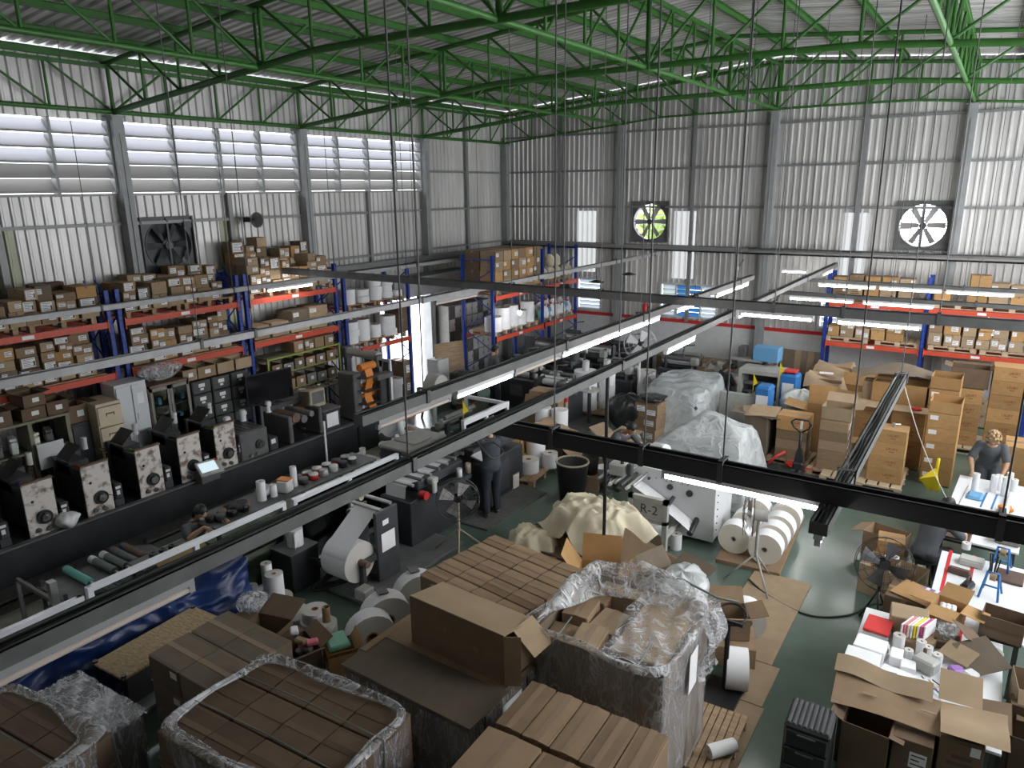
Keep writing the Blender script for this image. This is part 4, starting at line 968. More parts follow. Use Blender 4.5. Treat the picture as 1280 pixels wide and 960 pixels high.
# ---------- foreground pallets
def bigbox(loc,w,d,h,rz,label,group,col='card',tape='x',lab=False,cat='carton',tm='tape'):
    """near carton: body with four closed flaps, tape, label as parts"""
    t=thing('kraft_bundle' if 'bundle' in label else 'carton',label,'bundle' if 'bundle' in label else cat,loc,rz,group); m=MB(); m.rbox((0,0,h/2),(w,d,h),.012)
    obj('body',m,col,t)
    m=MB(); e=h+.002
    if tape=='x':
        m.add([(-w/2,-d/2+.004,e-.003),(w/2,-d/2+.004,e-.003),(w/2,-.003,e+.004),(-w/2,-.003,e+.004),(-w/2,.003,e+.004),(w/2,.003,e+.004),(w/2,d/2-.004,e-.003),(-w/2,d/2-.004,e-.003)],[(0,1,2,3),(4,5,6,7)])
    else:
        m.add([(-w/2+.004,-d/2,e-.003),(-.003,-d/2,e+.004),(-.003,d/2,e+.004),(-w/2+.004,d/2,e-.003),(.003,-d/2,e+.004),(w/2-.004,-d/2,e-.003),(w/2-.004,d/2,e-.003),(.003,d/2,e+.004)],[(0,1,2,3),(4,5,6,7)])
    obj('flap',m,col,t)
    m=MB(); q=e+.005
    if tape=='x': m.bb(-w/2-.002,w/2+.002,-.028,.028,q,q+.0015); m.bb(-w/2-.002,-w/2,-.028,.028,h-.07,q); m.bb(w/2,w/2+.002,-.028,.028,h-.07,q)
    else: m.bb(-.028,.028,-d/2-.002,d/2+.002,q,q+.0015); m.bb(-.028,.028,-d/2-.002,-d/2,h-.07,q); m.bb(-.028,.028,d/2,d/2+.002,h-.07,q)
    obj('tape',m,tm,t)
    if lab: m=MB(); m.bb(w*.22,w*.42,-d/2-.003,-d/2,h*.62,h*.86); obj('label',m,'paper_warm',t)
    return t
def stack(cx,cy,rz,nx,ny,nz,w,d,h,z0,desc,group,col,tape='x',lab=False,gap=.008,topskip=(),tm='tape'):
    R_=RZ(rz)
    for k in range(nz):
        for j in range(ny):
            for i in range(nx):
                if k<nz-1 and 0<i<nx-1 and 0<j<ny-1: continue
                if (i,j,k) in topskip: continue
                p=R_@Vector(((i-(nx-1)/2)*(w+gap),(j-(ny-1)/2)*(d+gap),0)); 
                lb='%s, %s across, %s back, %s layer'%(desc,ordn(i),ordn(j),LAY[k] if nz-k>1 else 'top')
                bigbox((cx+p.x,cy+p.y,z0+k*(h+.012)),w,d,h,rz+U(-.008,.008),lb,group,col,tape,lab,tm=tm)
random.seed(17)
# pallet of dark brown boxes by the particle-board table
pallet((-5.84,3.56,0),0,'pallet under the dark cartons by the particle-board table','floor pallets',1.1,1.0,.13)
stack(-5.84,3.56,0,2,2,4,.50,.45,.28,.135,'dark carton by the particle-board table','cartons by the particle-board table','card_grey','x',True)
# stretch-wrapped pallets
def wrapped(cx,cy,rz,w,d,z0,z1,label,hole=None,seed=0,flare=.03,fm='film_side'):
    """stretch film skirt round a load with a rolled rim; hole: inset of the open top (None = closed)"""
    t=thing('stretch_wrap',label,'stretch wrap',(cx,cy,0),rz); rr=random.Random(seed); ph=[rr.uniform(0,6.3) for _ in range(8)]
    per=[]; n=72
    def pt(s,off):
        # rounded rectangle by superellipse
        a=2*PI*s; c,s_=math.cos(a),math.sin(a); k=(abs(c)**9+abs(s_)**9)**(-1/9.)
        return ((w/2+off)*c*k,(d/2+off)*s_*k)
    def side(u,v):
        f=.012*math.sin(40*u+ph[0]+3*v)+.010*math.sin(77*u+ph[1]-7*v)+.012*math.sin(23*u+9*v+ph[2])
        x,y=pt(u,flare+f); return (x,y,z0+(z1-z0+.012)*v+(.02*math.sin(17*u+ph[3]) if v>.95 else 0))
    m=MB(); m.grid(n,14,side); obj('film_side',m,fm,t)
    if hole is not None:
        def rim(u,v):
            a=u; off=flare-hole*v*(1+.35*math.sin(6.28*2*a+ph[4])+.2*math.sin(6.28*5*a+ph[5]))
            x,y=pt(a,off); return (x,y,z1+.012+.035*math.sin(PI*min(1,v*1.1))+.01*math.sin(55*a+ph[6])*v+.02*math.sin(17*a+ph[3])*(1-v))
        m=MB(); m.grid(n,5,rim); obj('film_top',m,'film_dense',t)
        rimp=[]
        for i in range(n+1):
            a=i/n; off=flare-hole*(1+.35*math.sin(6.28*2*a+ph[4])+.2*math.sin(6.28*5*a+ph[5])); x,y=pt(a,off); rimp.append((x,y,z1+.018+.01*math.sin(31*a)))
        m=MB(); m.tube(rimp,[.008+.006*abs(math.sin(9*i+ph[1])) for i in range(n+1)],5); obj('rolled_edge',m,'film_dense',t)
    else:
        m=MB(); m.grid(14,14,lambda u,v:((u-.5)*(w+.04),(v-.5)*(d+.04),z1+.02+.006*math.sin(19*u+ph[1]+8*v)+.006*math.sin(31*v-11*u))); obj('film_top',m,'film',t)
    return t
def straps(label,cx,cy,rz,w,d,z1,xs,ys):
    for k,x in enumerate(xs):
        m=MB(); m.tube([(x,-d/2-.035,.2),(x,-d/2-.035,z1),(x+.01,0,z1+.012),(x,d/2+.035,z1),(x,d/2+.035,.2)],.006,4); tag(obj('packing_strap',m,'green_roll',None,(cx,cy,.012),rz),'%s, %s one lengthwise'%(label,ordn(k)),'strap','green packing straps')
    for k,y in enumerate(ys):
        m=MB(); m.tube([(-w/2-.035,y,.2),(-w/2-.035,y,z1),(0,y+.01,z1+.012),(w/2+.035,y,z1),(w/2+.035,y,.2)],.006,4); tag(obj('packing_strap',m,'green_roll',None,(cx,cy,.014),rz),'%s, %s one crosswise'%(label,ordn(k)),'strap','green packing straps')
pallet((-4.27,3.07,0),.06,'pallet under the centre wrapped load','floor pallets',1.55,1.1,.13)
stack(-4.27,3.07,.06,4,3,5,.40,.375,.26,.135,'carton in the wrapped load with open film top','cartons in the open-film load','card_dk','x',gap=.014,tm='card_dk')
wrapped(-4.27,3.07,.06,1.63,1.15,.12,1.50,'clear stretch film round the load closest to the lens, opened on top',.09,3)
straps('green strap over the open-film load',-4.27,3.07,.06,1.63,1.15,1.515,(),(-.22,.2))
pallet((-5.95,1.62,0),.1,'pallet under the corner wrapped load','floor pallets',1.3,1.05,.13)
stack(-5.95,1.62,.1,3,3,5,.44,.36,.26,.135,'carton in the corner load under film','cartons in the corner load','card_dk','x',gap=.014,tm='card_dk')
wrapped(-5.95,1.62,.1,1.34,1.1,.12,1.49,'clear stretch film round the load cut by the frame corner',.10,9)
straps('green strap over the corner load',-5.95,1.62,.1,1.34,1.1,1.51,(),(.12,))
t=thing('wrapped_pack','grey pack in shiny film between the blue tarpaulin and corner load','wrapped pack',(-6.2,2.47,0),.04); m=MB(); m.rbox((0,0,.62),(1.02,.34,1.2),.03); obj('pack',m,'mach_mid',t)
rr=random.Random(2); m=MB(); m.grid(30,20,lambda u,v:((u-.5)*1.1,(v-.5)*.42,1.235+.008*math.sin(29*u+13*v)+.01*math.sin(47*v-9*u))); obj('film_top',m,'film_dense',t)
def side2(u,v):
    a=2*PI*u; c,s_=math.cos(a),math.sin(a); k=(abs(c)**9+abs(s_)**9)**(-1/9.); return ((.53+.012*math.sin(50*u))*c*k,(.20+.012*math.sin(37*u+5*v))*s_*k,.1+1.14*v)
m=MB(); m.grid(60,8,side2); obj('film_side',m,'film_side',t)
# flat-topped pallet with big opened carton
pallet((-3.88,4.56,0),-.02,'pallet under the flat sheeted load','floor pallets',1.5,1.1,.13)
t=thing('sheeted_load','large carton-sheeted load with flat top and dark wrapped side','carton load',(-3.88,4.56,0),-.02)
m=MB(); m.rbox((0,0,.71),(1.5,1.1,1.15),.02); obj('body',m,'card_grey',t)
m=MB(); m.bb(-.76,.78,-.56,.0,1.288,1.294); obj('top_sheet',m,'card_grey',t); m=MB(); m.bb(-.70,.66,-.02,.56,1.295,1.301); m.bb(-.78,-.70,-.3,.5,1.295,1.303); obj('top_sheet',m,'card',t)
m=MB(); m.grid(30,8,lambda u,v:(-.78+1.56*u,-.57+.006*math.sin(60*u+9*v),.13+1.13*v)); m.grid(30,8,lambda u,v:(.77+.008*math.sin(50*u+8*v),-.56+1.12*u,.13+1.14*v)); obj('film_side',m,'film_side',t)
m=MB(); m.bb(.782,.786,-.1,.2,.85,1.2); obj('label',m,'paper',t)
for y in (-.35,.3): m=MB(); m.bb(.778,.782,y-.012,y+.012,.13,1.27); obj('strap',m,'black',t)
t=thing('open_carton','big upturned carton lid standing open on the sheeted load','carton',(-3.72,4.86,1.31),-.05)
m=MB(); m.bb(-.57,.57,-.26,-.253,0,.50); m.bb(-.15,-.10,-.262,-.26,.28,.33,1); m.bb(.22,.28,-.262,-.26,.22,.27,1); obj('front_panel',m,['card','tape'],t)
m=MB(); m.add([(-.57,-.255,.50),(.57,-.255,.50),(.57,.22,.42),(-.57,.22,.42),(-.57,-.255,.508),(.57,-.255,.508),(.57,.22,.428),(-.57,.22,.428)],[(3,2,1,0),(4,5,6,7),(0,1,5,4),(1,2,6,5),(2,3,7,6),(3,0,4,7)]); obj('top_panel',m,'card_open',t)
m=MB(); m.bb(-.57,-.563,-.25,.22,0,.42); obj('side_panel',m,'card',t); m=MB(); m.bb(.563,.57,-.1,.22,0,.42); obj('side_panel',m,'card',t)
m=MB(); m.bb(-.57,.57,.213,.22,0,.42); obj('back_panel',m,'card',t)
m=MB(); m.bb(0,.15,-.004,.004,-.5,0); f=obj('flap',m,'card',t); f.matrix_local=T(.57,-.255,.50)@RZ(.55)
m=MB(); m.bb(0,.55,0,.30,-.004,.004); f=obj('flap',m,'card_open',t); f.matrix_local=T(.55,-.1,.47)@RY(math.radians(38))@RZ(0)@Matrix.Scale(.55,4,(1,0,0))
# row of long cartons at the bottom edge
pallet((-2.25,4.05,0),.02,'pallet under the long narrow cartons','floor pallets',1.35,1.15,.13)
for k in range(4):
    for i in range(5): bigbox((-2.74+i*.252,4.28,.135+k*.34),.245,.59,.33,U(-.01,.02)+.02,'long narrow carton in the back row, %s across, %s layer'%(ordn(i),LAY[k]),'long narrow cartons','card','y')
    for i in range(2): bigbox((-2.62+i*.50,3.62,.135+k*.34),.49,.62,.33,U(-.01,.02)+.02,'wide carton before the narrow row, %s across, %s layer'%(ordn(i),LAY[k]),'wide cartons before the narrow row','card','y')
    bigbox((-1.74,3.62,.135+k*.34),.30,.62,.33,.02,'wide carton before the narrow row, last across, %s layer'%LAY[k],'wide cartons before the narrow row','card','y')
# kraft bundles
pallet((-4.40,6.38,0),-.12,'pallet under the kraft bundles','floor pallets',1.5,1.25,.13)
stack(-4.40,6.38,-.13,4,5,4,.36,.255,.255,.135,'kraft bundle with brown bands','kraft bundles','card','x',gap=.016)
wrapped(-4.40,6.38,-.13,1.47,1.32,.12,1.12,'film skirt round the kraft bundles',None if False else .03,12,.02,'film_tight')
# big film-wrapped load
pallet((-2.53,5.68,0),.02,'pallet under the big torn-film load','floor pallets',1.3,1.3,.13)
t=thing('wrapped_load','tall load of cartons sheathed in brown card under torn film','carton load',(-2.53,5.68,0),.03)
m=MB()
for q in ((-.64,.64,-.64,-.62),(-.64,.64,.62,.64),(-.64,-.62,-.64,.64),(.62,.64,-.64,.64)): m.bb(*q,.13,1.62)
obj('sheath',m,'card_grey',t)
m=MB(); m.bb(-.6,.6,-.6,.6,.13,1.25); obj('core',m,'card_dk',t)
m=MB(); m.rbox((.34,.05,1.43),(.52,1.1,.35),.01); m.rbox((-.2,.5,1.42),(.5,.2,.33),.01); obj('upper_box',m,'card_open',t)
random.seed(23)
for j in range(3):
    for i in range(4):
        x=-2.53-.45+i*.30; y=5.68-.42+j*.41
        if i>1 or (j==2 and i==1): continue
        o=bigbox((x,y,1.27),.27,.38,(.24,.33,.27,.30)[(i+j)%4],U(-.1,.1)+.05,'pale carton inside the torn-film load, %s across, %s back'%(ordn(i),ordn(j)),'cartons inside the torn film','card_pale' if i%2 else 'card','y')
t=thing('stretch_wrap','torn shaggy clear film swathing the tall load','stretch wrap',(-2.53,5.68,0),.03)
rr=random.Random(44); ph=[rr.uniform(0,6.3) for _ in range(9)]
def sq(s,off,e=10):
    a=2*PI*s; c,s_=math.cos(a),math.sin(a); k=(abs(c)**e+abs(s_)**e)**(-1/e); return ((.65+off)*c*k,(.65+off)*s_*k)
def skirt(u,v):
    x,y=sq(u,.03+.014*math.sin(46*u+ph[0]+4*v)+.012*math.sin(83*u-6*v+ph[1])); return (x,y,.12+1.52*v+.03*math.sin(14*u+ph[2])*v)
m=MB(); m.grid(84,18,skirt); obj('film_side',m,'film_side',t)
def ruff(u,v):   # film folded over the rim and bunched up along the back
    b=max(0,math.sin(2*PI*(u-.06)))**.7; w_=.07+.34*b
    x,y=sq(u,.04-w_*v); f=(abs(math.sin(13*u+ph[3]+2*v))*.10+abs(math.sin(29*u+ph[4]-5*v))*.06)
    return (x+.03*math.sin(33*u+ph[5]+3*v),y+.03*math.sin(29*u),1.64+(.03+.15*b)*math.sin(PI*v**.7)+f*(.15+.8*b)*math.sin(PI*v)+.03*math.sin(14*u+ph[2])*(1-v))
m=MB(); m.grid(160,12,ruff); obj('film_ruff',m,'film_dense',t)
def lidf(u,v): return (.02+.64*u+.04*math.sin(9*v),-.64+1.28*v,1.635+.018*math.sin(17*u+11*v)+.014*abs(math.sin(23*v-9*u))+.03*v*v)
m=MB(); m.grid(20,26,lidf); obj('film_top',m,'film',t)
def trail(u,v):
    return (.72+.05*math.sin(9*v+ph[1])+.04*math.sin(14*u),.25+.5*u+.05*math.sin(6*v),1.72-.75*v+.05*math.sin(11*u+ph[6]))
m=MB(); m.grid(16,16,trail); obj('film_tail',m,'film_dense',t)
m=MB(); m.bb(.70,.703,-.1,.12,1.1,1.5); o=obj('paper_sheet',m,'paper',t)
for k,x in enumerate((-.42,.38)): m=MB(); m.tube([(x,-.70,.2),(x,-.70,1.5),(x+.02,-.66,1.62),(x+.02,-.3,1.66)],.007,5); obj('strap',m,'green_roll',t)
m=MB(); m.tube([(-.1,.55,1.78),(.35,.6,1.84),(.75,.5,1.80),(.95,.5,1.82)],.012,5); obj('strap',m,'green_roll',t)
# ---------- boxes and dust sheets between the pallets and the slitter
opencarton((-4.85,7.85,.0),.62,.5,.55,-.1,'brown carton with large lids folded over, behind the kraft bundles',None,'card_dk',.9,(1,1,0,0),fa=(75,86,0,0))
opencarton((-4.28,7.72,.0),.55,.55,.62,.1,'dark low carton holding scrap, between kraft bundles and dust sheet',None,'card_dk',.3,(0,1,1,0),fa=(0,120,100,0))
bag((-4.28,7.7,.25),.2,.3,'crumpled film scrap in the dark low carton','film_dense',61)
t=opencarton((-3.62,7.35,.55),.5,.46,.45,.35,'tall open carton with upright lids, behind the torn-film load',None,'card_or',.75,(1,1,1,1),fa=(50,15,35,60))
carton((-3.62,7.35,0),.55,.5,.545,.3,'card_dk',0,'dark carton carrying the tall open carton','cartons behind the torn film')
carton((-2.95,7.05,0),.5,.5,.75,.05,'card_dk',0,'dark carton tight behind the torn-film load','cartons behind the torn film')
opencarton((-2.72,7.55,.45),.52,.5,.62,-.35,'grey perforated carton half covered with film',None,'card_grey',.5,(1,1,1,0),fa=(100,70,40,0))
bag((-2.6,7.5,.7),.36,.52,'crinkled film lying over the perforated carton','film_cover',62,sq=(.8,1.1))
carton((-2.72,7.55,0),.6,.55,.445,-.3,'card_dk',0,'dark carton under the perforated one','cartons behind the torn film')
t=opencarton((-2.15,8.0,.28),.42,.36,.3,.5,'small brown carton with sloping lids beside the slitter reels',None,'card',.6,(1,1,1,1),fa=(60,50,40,75))
carton((-2.1,7.95,0),.55,.5,.275,.35,'card',0,'brown carton below the sloping-lid carton','cartons behind the torn film')
t=thing('steering_handle','black round handle sticking up behind the torn-film load','handle',(-1.95,7.35,0)); m=MB(); m.tube([(.16*math.cos(a*PI/8),.16*math.sin(a*PI/8)*.8,.95+.06*math.sin(a*PI/8)) for a in range(17)],.016,6); obj('loop',m,'black',t); m=MB(); m.cyl((0,-.1,.0),(0,-.12,.9),.03,n=8); m.bb(-.16,.16,-.13,-.1,.9,.94); m.bb(-.2,.2,-.5,.05,0,.06); obj('shaft',m,'black',t)
# dust sheets: cream cloth and kraft paper draped over a machine
def drape(name,label,cat,mats,cx,cy,rx,ry,z0,z1,seed,peak=.5,edge=.18,nx=36,ny=36,rz=0.,wr=.05,pw=1.0):
    """cloth thrown over goods: creased facets on top, folds hanging at the rim"""
    rr=random.Random(seed); ph=[rr.uniform(0,6.3) for _ in range(10)]; m=MB()
    from mathutils import noise as NZ
    def fn(u,v):
        x=(u-.5)*2; y=(v-.5)*2; q=(abs(x)**3+abs(y)**3)**(1/3.); p=Vector((x*1.3+seed,y*1.3,seed*.37))
        ridge=1-2*abs(NZ.noise(p*1.6)); r2=1-2*abs(NZ.noise(p*3.4+Vector((3,1,2)))); r3=1-2*abs(NZ.noise(p*7))
        a=math.atan2(y,x); e=1+edge*(.6*math.sin(3*a+ph[3])+.4*math.sin(7*a+ph[4]))*q
        h=1-min(1,q/1.02)**2.6; hang=max(0,q-.72)/.28
        return (x*rx*e,y*ry*e,z0+(z1-z0)*h*(.75+.25*math.sin(2.2*x+ph[5]))+wr*(1.3*ridge+.8*r2+.35*r3)*(1-.5*hang)-hang*.16*(1+.6*math.sin(9*a+ph[6])))
    m.grid(nx,ny,fn); return tag(obj(name,m,mats,None,(cx,cy,0),rz),label,cat)
t=thing('covered_bench','crate of goods hidden under the cream dust sheet','crate',(-4.35,8.72,0)); m=MB(); m.rbox((0,0,.42),(1.1,.75,.82),.03); obj('box',m,'card_dk',t); m=MB(); m.bb(-.56,.56,-.40,-.38,0,.5); obj('side',m,'rust_brown',t)
drape('dust_sheet','cream cloth dust sheet heaped over goods before the slitter','dust sheet','cloth_cream',-4.40,8.75,.76,.55,.90,1.12,5,.75,.16,46,40,-.25,.085)
drape('dust_sheet','limp end of cream cloth spilling towards the standing man','dust sheet','cloth_cream',-5.15,8.30,.42,.36,.60,.66,15,.7,.2,26,26,.3,.06)
carton((-5.15,8.30,0),.6,.5,.53,.3,'card',0,'brown carton under the limp cream cloth','cartons behind the torn film')
t=thing('kraft_sheet','kraft paper sheet hanging from the dust-sheeted goods','paper sheet',(-3.35,8.30,0),-.45)
m=MB(); m.grid(16,16,lambda u,v:((u-.5)*1.5,-.35*v-.1*math.sin(5*u)*v,1.02-.42*v+.05*math.sin(9*u+3*v)-.1*abs(u-.45))); m.grid(12,14,lambda u,v:(.45+.3*u+.18*v,-.1+.1*u-.2*v,1.0-.85*v-.1*u+.03*math.sin(11*u+5*v))); obj('paper',m,'kraft',t)
m=MB(); m.bb(-.05,.05,-.38,-.372,.52,.78); obj('label',m,'paper',t)
carton((-3.4,8.45,0),.8,.5,.78,-.4,'card_dk',0,'dark carton beneath the hanging kraft paper','cartons behind the torn film')
# ---------- particle-board table, tarpaulin, reels on the floor by it
t=thing('table','low table with scuffed particle-board top and black posts','table',(-7.25,3.72,0),.06); m=MB(); m.rbox((0,0,.755),(.55,1.25,.03),.004); obj('tabletop',m,'osb',t)
for x in (-.25,.25):
    for y in (-.60,.60): m=MB(); m.cyl((x,y,0),(x,y,.79),.028,n=8); obj('leg',m,'black',t)
m=MB(); m.bb(-.25,.25,-.58,.58,.22,.25); obj('shelf',m,'mach_mid',t); m=MB(); m.bb(.235,.25,-.58,.58,.40,.74); obj('side_panel',m,'mach_dk',t); m=MB(); m.cyl((.25,-.3,.55),(.275,-.3,.55),.02,n=8); obj('knob',m,'white_dull',t)
t=thing('tarpaulin','blue tarpaulin draped over a long low machine along the partition','tarpaulin',(-7.93,3.3,0))
rr=random.Random(8); ph=[rr.uniform(0,6.3) for _ in range(8)]
from mathutils import noise as NZ
def tarp(u,v):
    y=-2.2+4.15*u; s=v*1.5; top=.80+.08*math.sin(2.2*y+ph[0])+.16*max(0,y-1.0)
    p=Vector((y*1.1,s*1.8,3.1)); w=.10*(1-2*abs(NZ.noise(p*1.5)))+.05*(1-2*abs(NZ.noise(p*3.3)))
    if s<.35: return (-.28+s,y,top+w*.6-.3*abs(.17-s)**1.5)
    q=(s-.35)/1.15; return (.08+.30*q+.06*math.sin(6*y+ph[3])*q+w*.9,y,max(.015,top*(1-q)-.04*math.sin(8*y+ph[4])*q*(1-q)+w*.4*(1-q)))
m=MB(); m.grid(110,34,tarp); obj('cloth',m,'tarp_blue',t); m=MB(); m.rbox((-.12,-.1,.38),(.3,3.7,.74),.02); obj('machine',m,'mach_dk',t)
bag((-7.3,4.95,.35),.19,.34,'clear bag of scrap beside the blue tarpaulin end','film_dense',71)
carton((-7.22,5.05,0),.42,.42,.345,.1,'card_dk',0,'dark carton under the clear scrap bag','cartons by the tarpaulin')
opencarton((-6.78,4.72,0),.5,.45,.55,.25,'dark-brown carton with drooping lid beside the scrap bag',None,'card_dk',.7,(1,1,1,0),fa=(115,70,100,0))
opencarton((-6.2,4.72,.2),.46,.4,.3,-.3,'open brown carton full of small packets',None,'card_dk',.45,(0,1,1,1),fa=(0,60,100,60))
carton((-6.2,4.72,0),.5,.45,.195,-.25,'card_dk',0,'flat carton under the packets carton','cartons by the tarpaulin')
random.seed(41)
for i in range(7): m=MB(); m.rbox((0,0,.03),(.14,.09,.06),.015); tag(obj('packet',m,random.choice(['white_dull','pink','card_pale','mach_mid','white']),None,(-6.2+U(-.14,.14),4.72+U(-.12,.12),.36+.035*i),U(0,3)),'small packet in the open carton, %s from the bottom'%ordn(i),'packet','packets in the open carton')
opencarton((-5.85,5.05,.0),.36,.34,.42,-.55,'orange-brown carton tied with black strap, green pack on top',None,'card_or',.4,(0,1,0,1),fa=(0,30,0,40),labelm=True)
m=MB(); m.rbox((0,0,.035),(.30,.24,.07),.015); m.bb(-.152,.152,-.122,.122,.02,.05); tag(obj('shrink_pack',m,'green_pack',None,(-5.86,5.03,.47),-.5),'green shrink-wrapped pack on the strapped carton','pack')
reel((-5.95,5.62,.30),.30,.22,'grey-white reel standing, nearest of the three by the strapped carton','big reels by the strapped carton','x',-.55)
reel((-6.05,6.0,.32),.32,.26,'white-banded reel standing, middle of three by the strapped carton','big reels by the strapped carton','x',-.55)
reel((-6.05,6.62,.32),.32,.24,'reel standing farthest, wrapped in clear film, of three by the carton','big reels by the strapped carton','x',-.55)
for i,(x,y,z) in enumerate(((-6.05+.05,5.95,.643),(-6.02,6.58,.643))): m=MB(); m.rbox((0,0,.01),(.16,.13,.02),.003); tag(obj('clipboard',m,'mach_mid',None,(x,y,z),-.5),'grey card lying on a standing reel, %s of two'%ordn(i),'card','cards on the reels')
for i,(x,y,z,r,h) in enumerate(((-7.95,5.68,0,.075,.60),(-7.62,5.55,.0,.22,.24),(-7.62,5.55,.242,.12,.36),(-7.2,5.45,.0,.24,.2),(-6.78,5.5,0,.2,.22),(-6.78,5.5,.222,.17,.15),(-6.40,5.35,.0,.13,.4),(-8.0,5.45,0,.08,.35))):
    reel((x,y,z),r,h,'white roll on the floor by the tarpaulin end, %s from the partition side'%ordn([1,2,3,4,5,6,7,0][i]),'white rolls by the tarpaulin')
m=MB(); m.ring((0,0,0),(0,0,.2),.05,.04,14); tag(obj('cardboard_core',m,'core',None,(-6.40,5.36,.40)),'brown cardboard core standing on a white roll','core')
t=thing('steel_box','dark blue-grey slatted steel box with a paper roll on top','steel box',(-8.0,6.22,0)); m=MB(); m.rbox((0,0,.31),(.46,.5,.6),.01); obj('body',m,'plinth',t)
for k in range(4): m=MB(); m.bb(-.18,.18,-.256,-.25,.18+k*.09,.21+k*.09); obj('vent',m,'black',t)
m=MB(); m.bb(-.235,.235,-.255,.255,.61,.622); obj('lid',m,'mach_mid',t)
t=thing('paper_roll','white paper roll with loose tail on the dark steel box','paper roll',(-8.0,6.25,.624)); m=MB(); m.ring((0,0,0),(0,0,.26),.12,.035,24,0,0); obj('roll',m,'paper',t); m=MB(); m.grid(4,6,lambda u,v:(.12+.02*u,-.02-.10*u,.25-.25*v*(.5+.5*u))); obj('tail',m,'paper',t); m=MB(); m.ring((0,0,.0),(0,0,.262),.035,.028,12); obj('core',m,'core',t)
# black cables on the floor
def cable(label,pts,r=.012,mats='black_rub',name='cable'):
    m=MB(); P=[Vector(p) for p in pts]; Q=[]
    for i in range(len(P)-1):
        p0,p1,p2,p3=P[max(i-1,0)],P[i],P[i+1],P[min(i+2,len(P)-1)]
        for k in range(6):
            s=k/6; Q.append(.5*((2*p1)+(p2-p0)*s+(2*p0-5*p1+4*p2-p3)*s*s+(3*p1-p0-3*p2+p3)*s**3))
    Q.append(P[-1]); m.tube(Q,r,6); return tag(obj(name,m,mats),label,'cable')
for i in range(3): cable('black hose looping from steel box to unwinder, %s one'%ordn(i),[(-7.78,6.3+.05*i,.45-.08*i),(-7.5,6.5,.3-.05*i),(-7.55,6.1+.1*i,.1),(-7.35,6.5+.12*i,.06),(-7.25,6.75,.2)],.02)
# unwinder with paper web
t=thing('floor_plate','grey steel plinth under the unwinder with a junction box at its end','plinth',(-7.1,7.4,0)); m=MB(); m.rbox((0,0,.03),(.95,2.2,.06),.01); obj('plate',m,'mach_mid',t); m=MB(); m.rbox((.3,-1.0,.14),(.2,.22,.16),.02); obj('junction_box',m,'mach_lt',t)
t=thing('unwinder','dark unwinder with a white reel and paper web, facing the fan','unwinder',(-7.2,6.95,.062)); m=MB(); m.rbox((.28,.08,.55),(.06,.46,1.08),.01); obj('side_frame',m,'mach_dk',t); m=MB(); m.rbox((-.30,.08,.5),(.05,.4,1.0),.01); m.bb(-.3,.28,.2,.28,.2,.3); m.bb(-.3,.28,-.1,.28,0,.08); obj('rear_frame',m,'mach_dk',t)
m=MB(); m.ring((-.26,-.42,.44),(.22,-.42,.44),.30,.05,28,0,1); obj('reel',m,['paper','paper_side'],t); m=MB(); m.cyl((-.3,-.42,.44),(.38,-.42,.44),.05,n=12); obj('shaft',m,'rust_brown',t); m=MB(); m.bb(.23,.29,-.45,.0,.38,.46); m.bb(.2,.3,-.45,-.39,0,.4); obj('arm',m,'mach_dk',t); m=MB(); m.bb(-.33,-.28,-.45,0,.38,.46); obj('arm',m,'mach_dk',t)
m=MB(); m.grid(2,12,lambda u,v:(-.24+.44*u,-.70+.04*v if v<.4 else -.70+.016+.72*(v-.4)/.6,.48+.36*v*1.0 if v<.4 else .624+.47*(v-.4)/.6)); obj('web',m,'paper',t)
for y,z in ((0,1.09),(.2,1.13),(-.05,.98)): m=MB(); m.cyl((-.3,y,z),(.28,y,z),.03,n=10); obj('roller',m,'steel',t)
m=MB(); m.bb(.311,.314,-.06,.22,.45,.74); obj('notice',m,'paper',t); m=MB(); m.bb(.311,.314,-.02,.10,.86,.94); obj('notice',m,'paper',t)
m=MB(); m.cyl((-.3,.0,1.2),(-.1,.0,1.2),.05,n=10); obj('brake',m,'cream_dk',t)
# black rotary label press
t=thing('label_press','black label press with pale web stations, worked by the standing man','label press',(-7.55,9.55,0)); m=MB(); m.rbox((0,0,.41),(.66,3.3,.82),.015); obj('body',m,'plinth',t)
m=MB(); m.rbox((-.05,-.7,.95),(.5,1.2,.16),.02); m.rbox((-.05,.9,1.0),(.5,1.4,.22),.02); obj('table_frame',m,'mach_dk',t)
m=MB(); m.grid(2,16,lambda u,v:(-.26+.42*u,-1.55+1.3*v,1.02+.12*v+.02*math.sin(v*20))); m.grid(2,10,lambda u,v:(-.26+.42*u,-1.55-.08*v,1.02-.6*v)); obj('web',m,'paper',t)
for k in range(7): m=MB(); m.cyl((-.32,-1.5+k*.22,1.06+.02*k),(.28,-1.5+k*.22,1.06+.02*k),.028,n=10); obj('roller',m,'mach_mid' if k%2 else 'steel',t)
for y in (-.2,.45,.95): 
    m=MB(); m.rbox((-.05,y,1.2),(.52,.30,.14),.02); obj('station',m,'mach_dk',t); m=MB(); m.cyl((.1,y,1.27),(.1,y,1.34),.03,n=10); m.ball((.1,y,1.36),.035,8); obj('knob',m,'steel',t)
for k in range(6): m=MB(); m.cyl((-.3,.6+k*.17,1.18+.03*(k%2)),(.3,.6+k*.17,1.18+.03*(k%2)),.022,n=8); obj('roller',m,'mach_mid',t)
m=MB(); m.rbox((.36,-.4,.80),(.16,.5,.06),.01); obj('shelf',m,'mach_dk',t); m=MB(); m.cyl((.3,-1.35,.86),(.42,-1.35,.86),.07,n=14); obj('hand_wheel',m,'red',t)
m=MB(); m.rbox((.30,-1.05,1.0),(.14,.16,.10),.02); m.rbox((.36,-1.08,.9),(.06,.1,.2),.02); obj('lamp_head',m,'mach_lt',t)
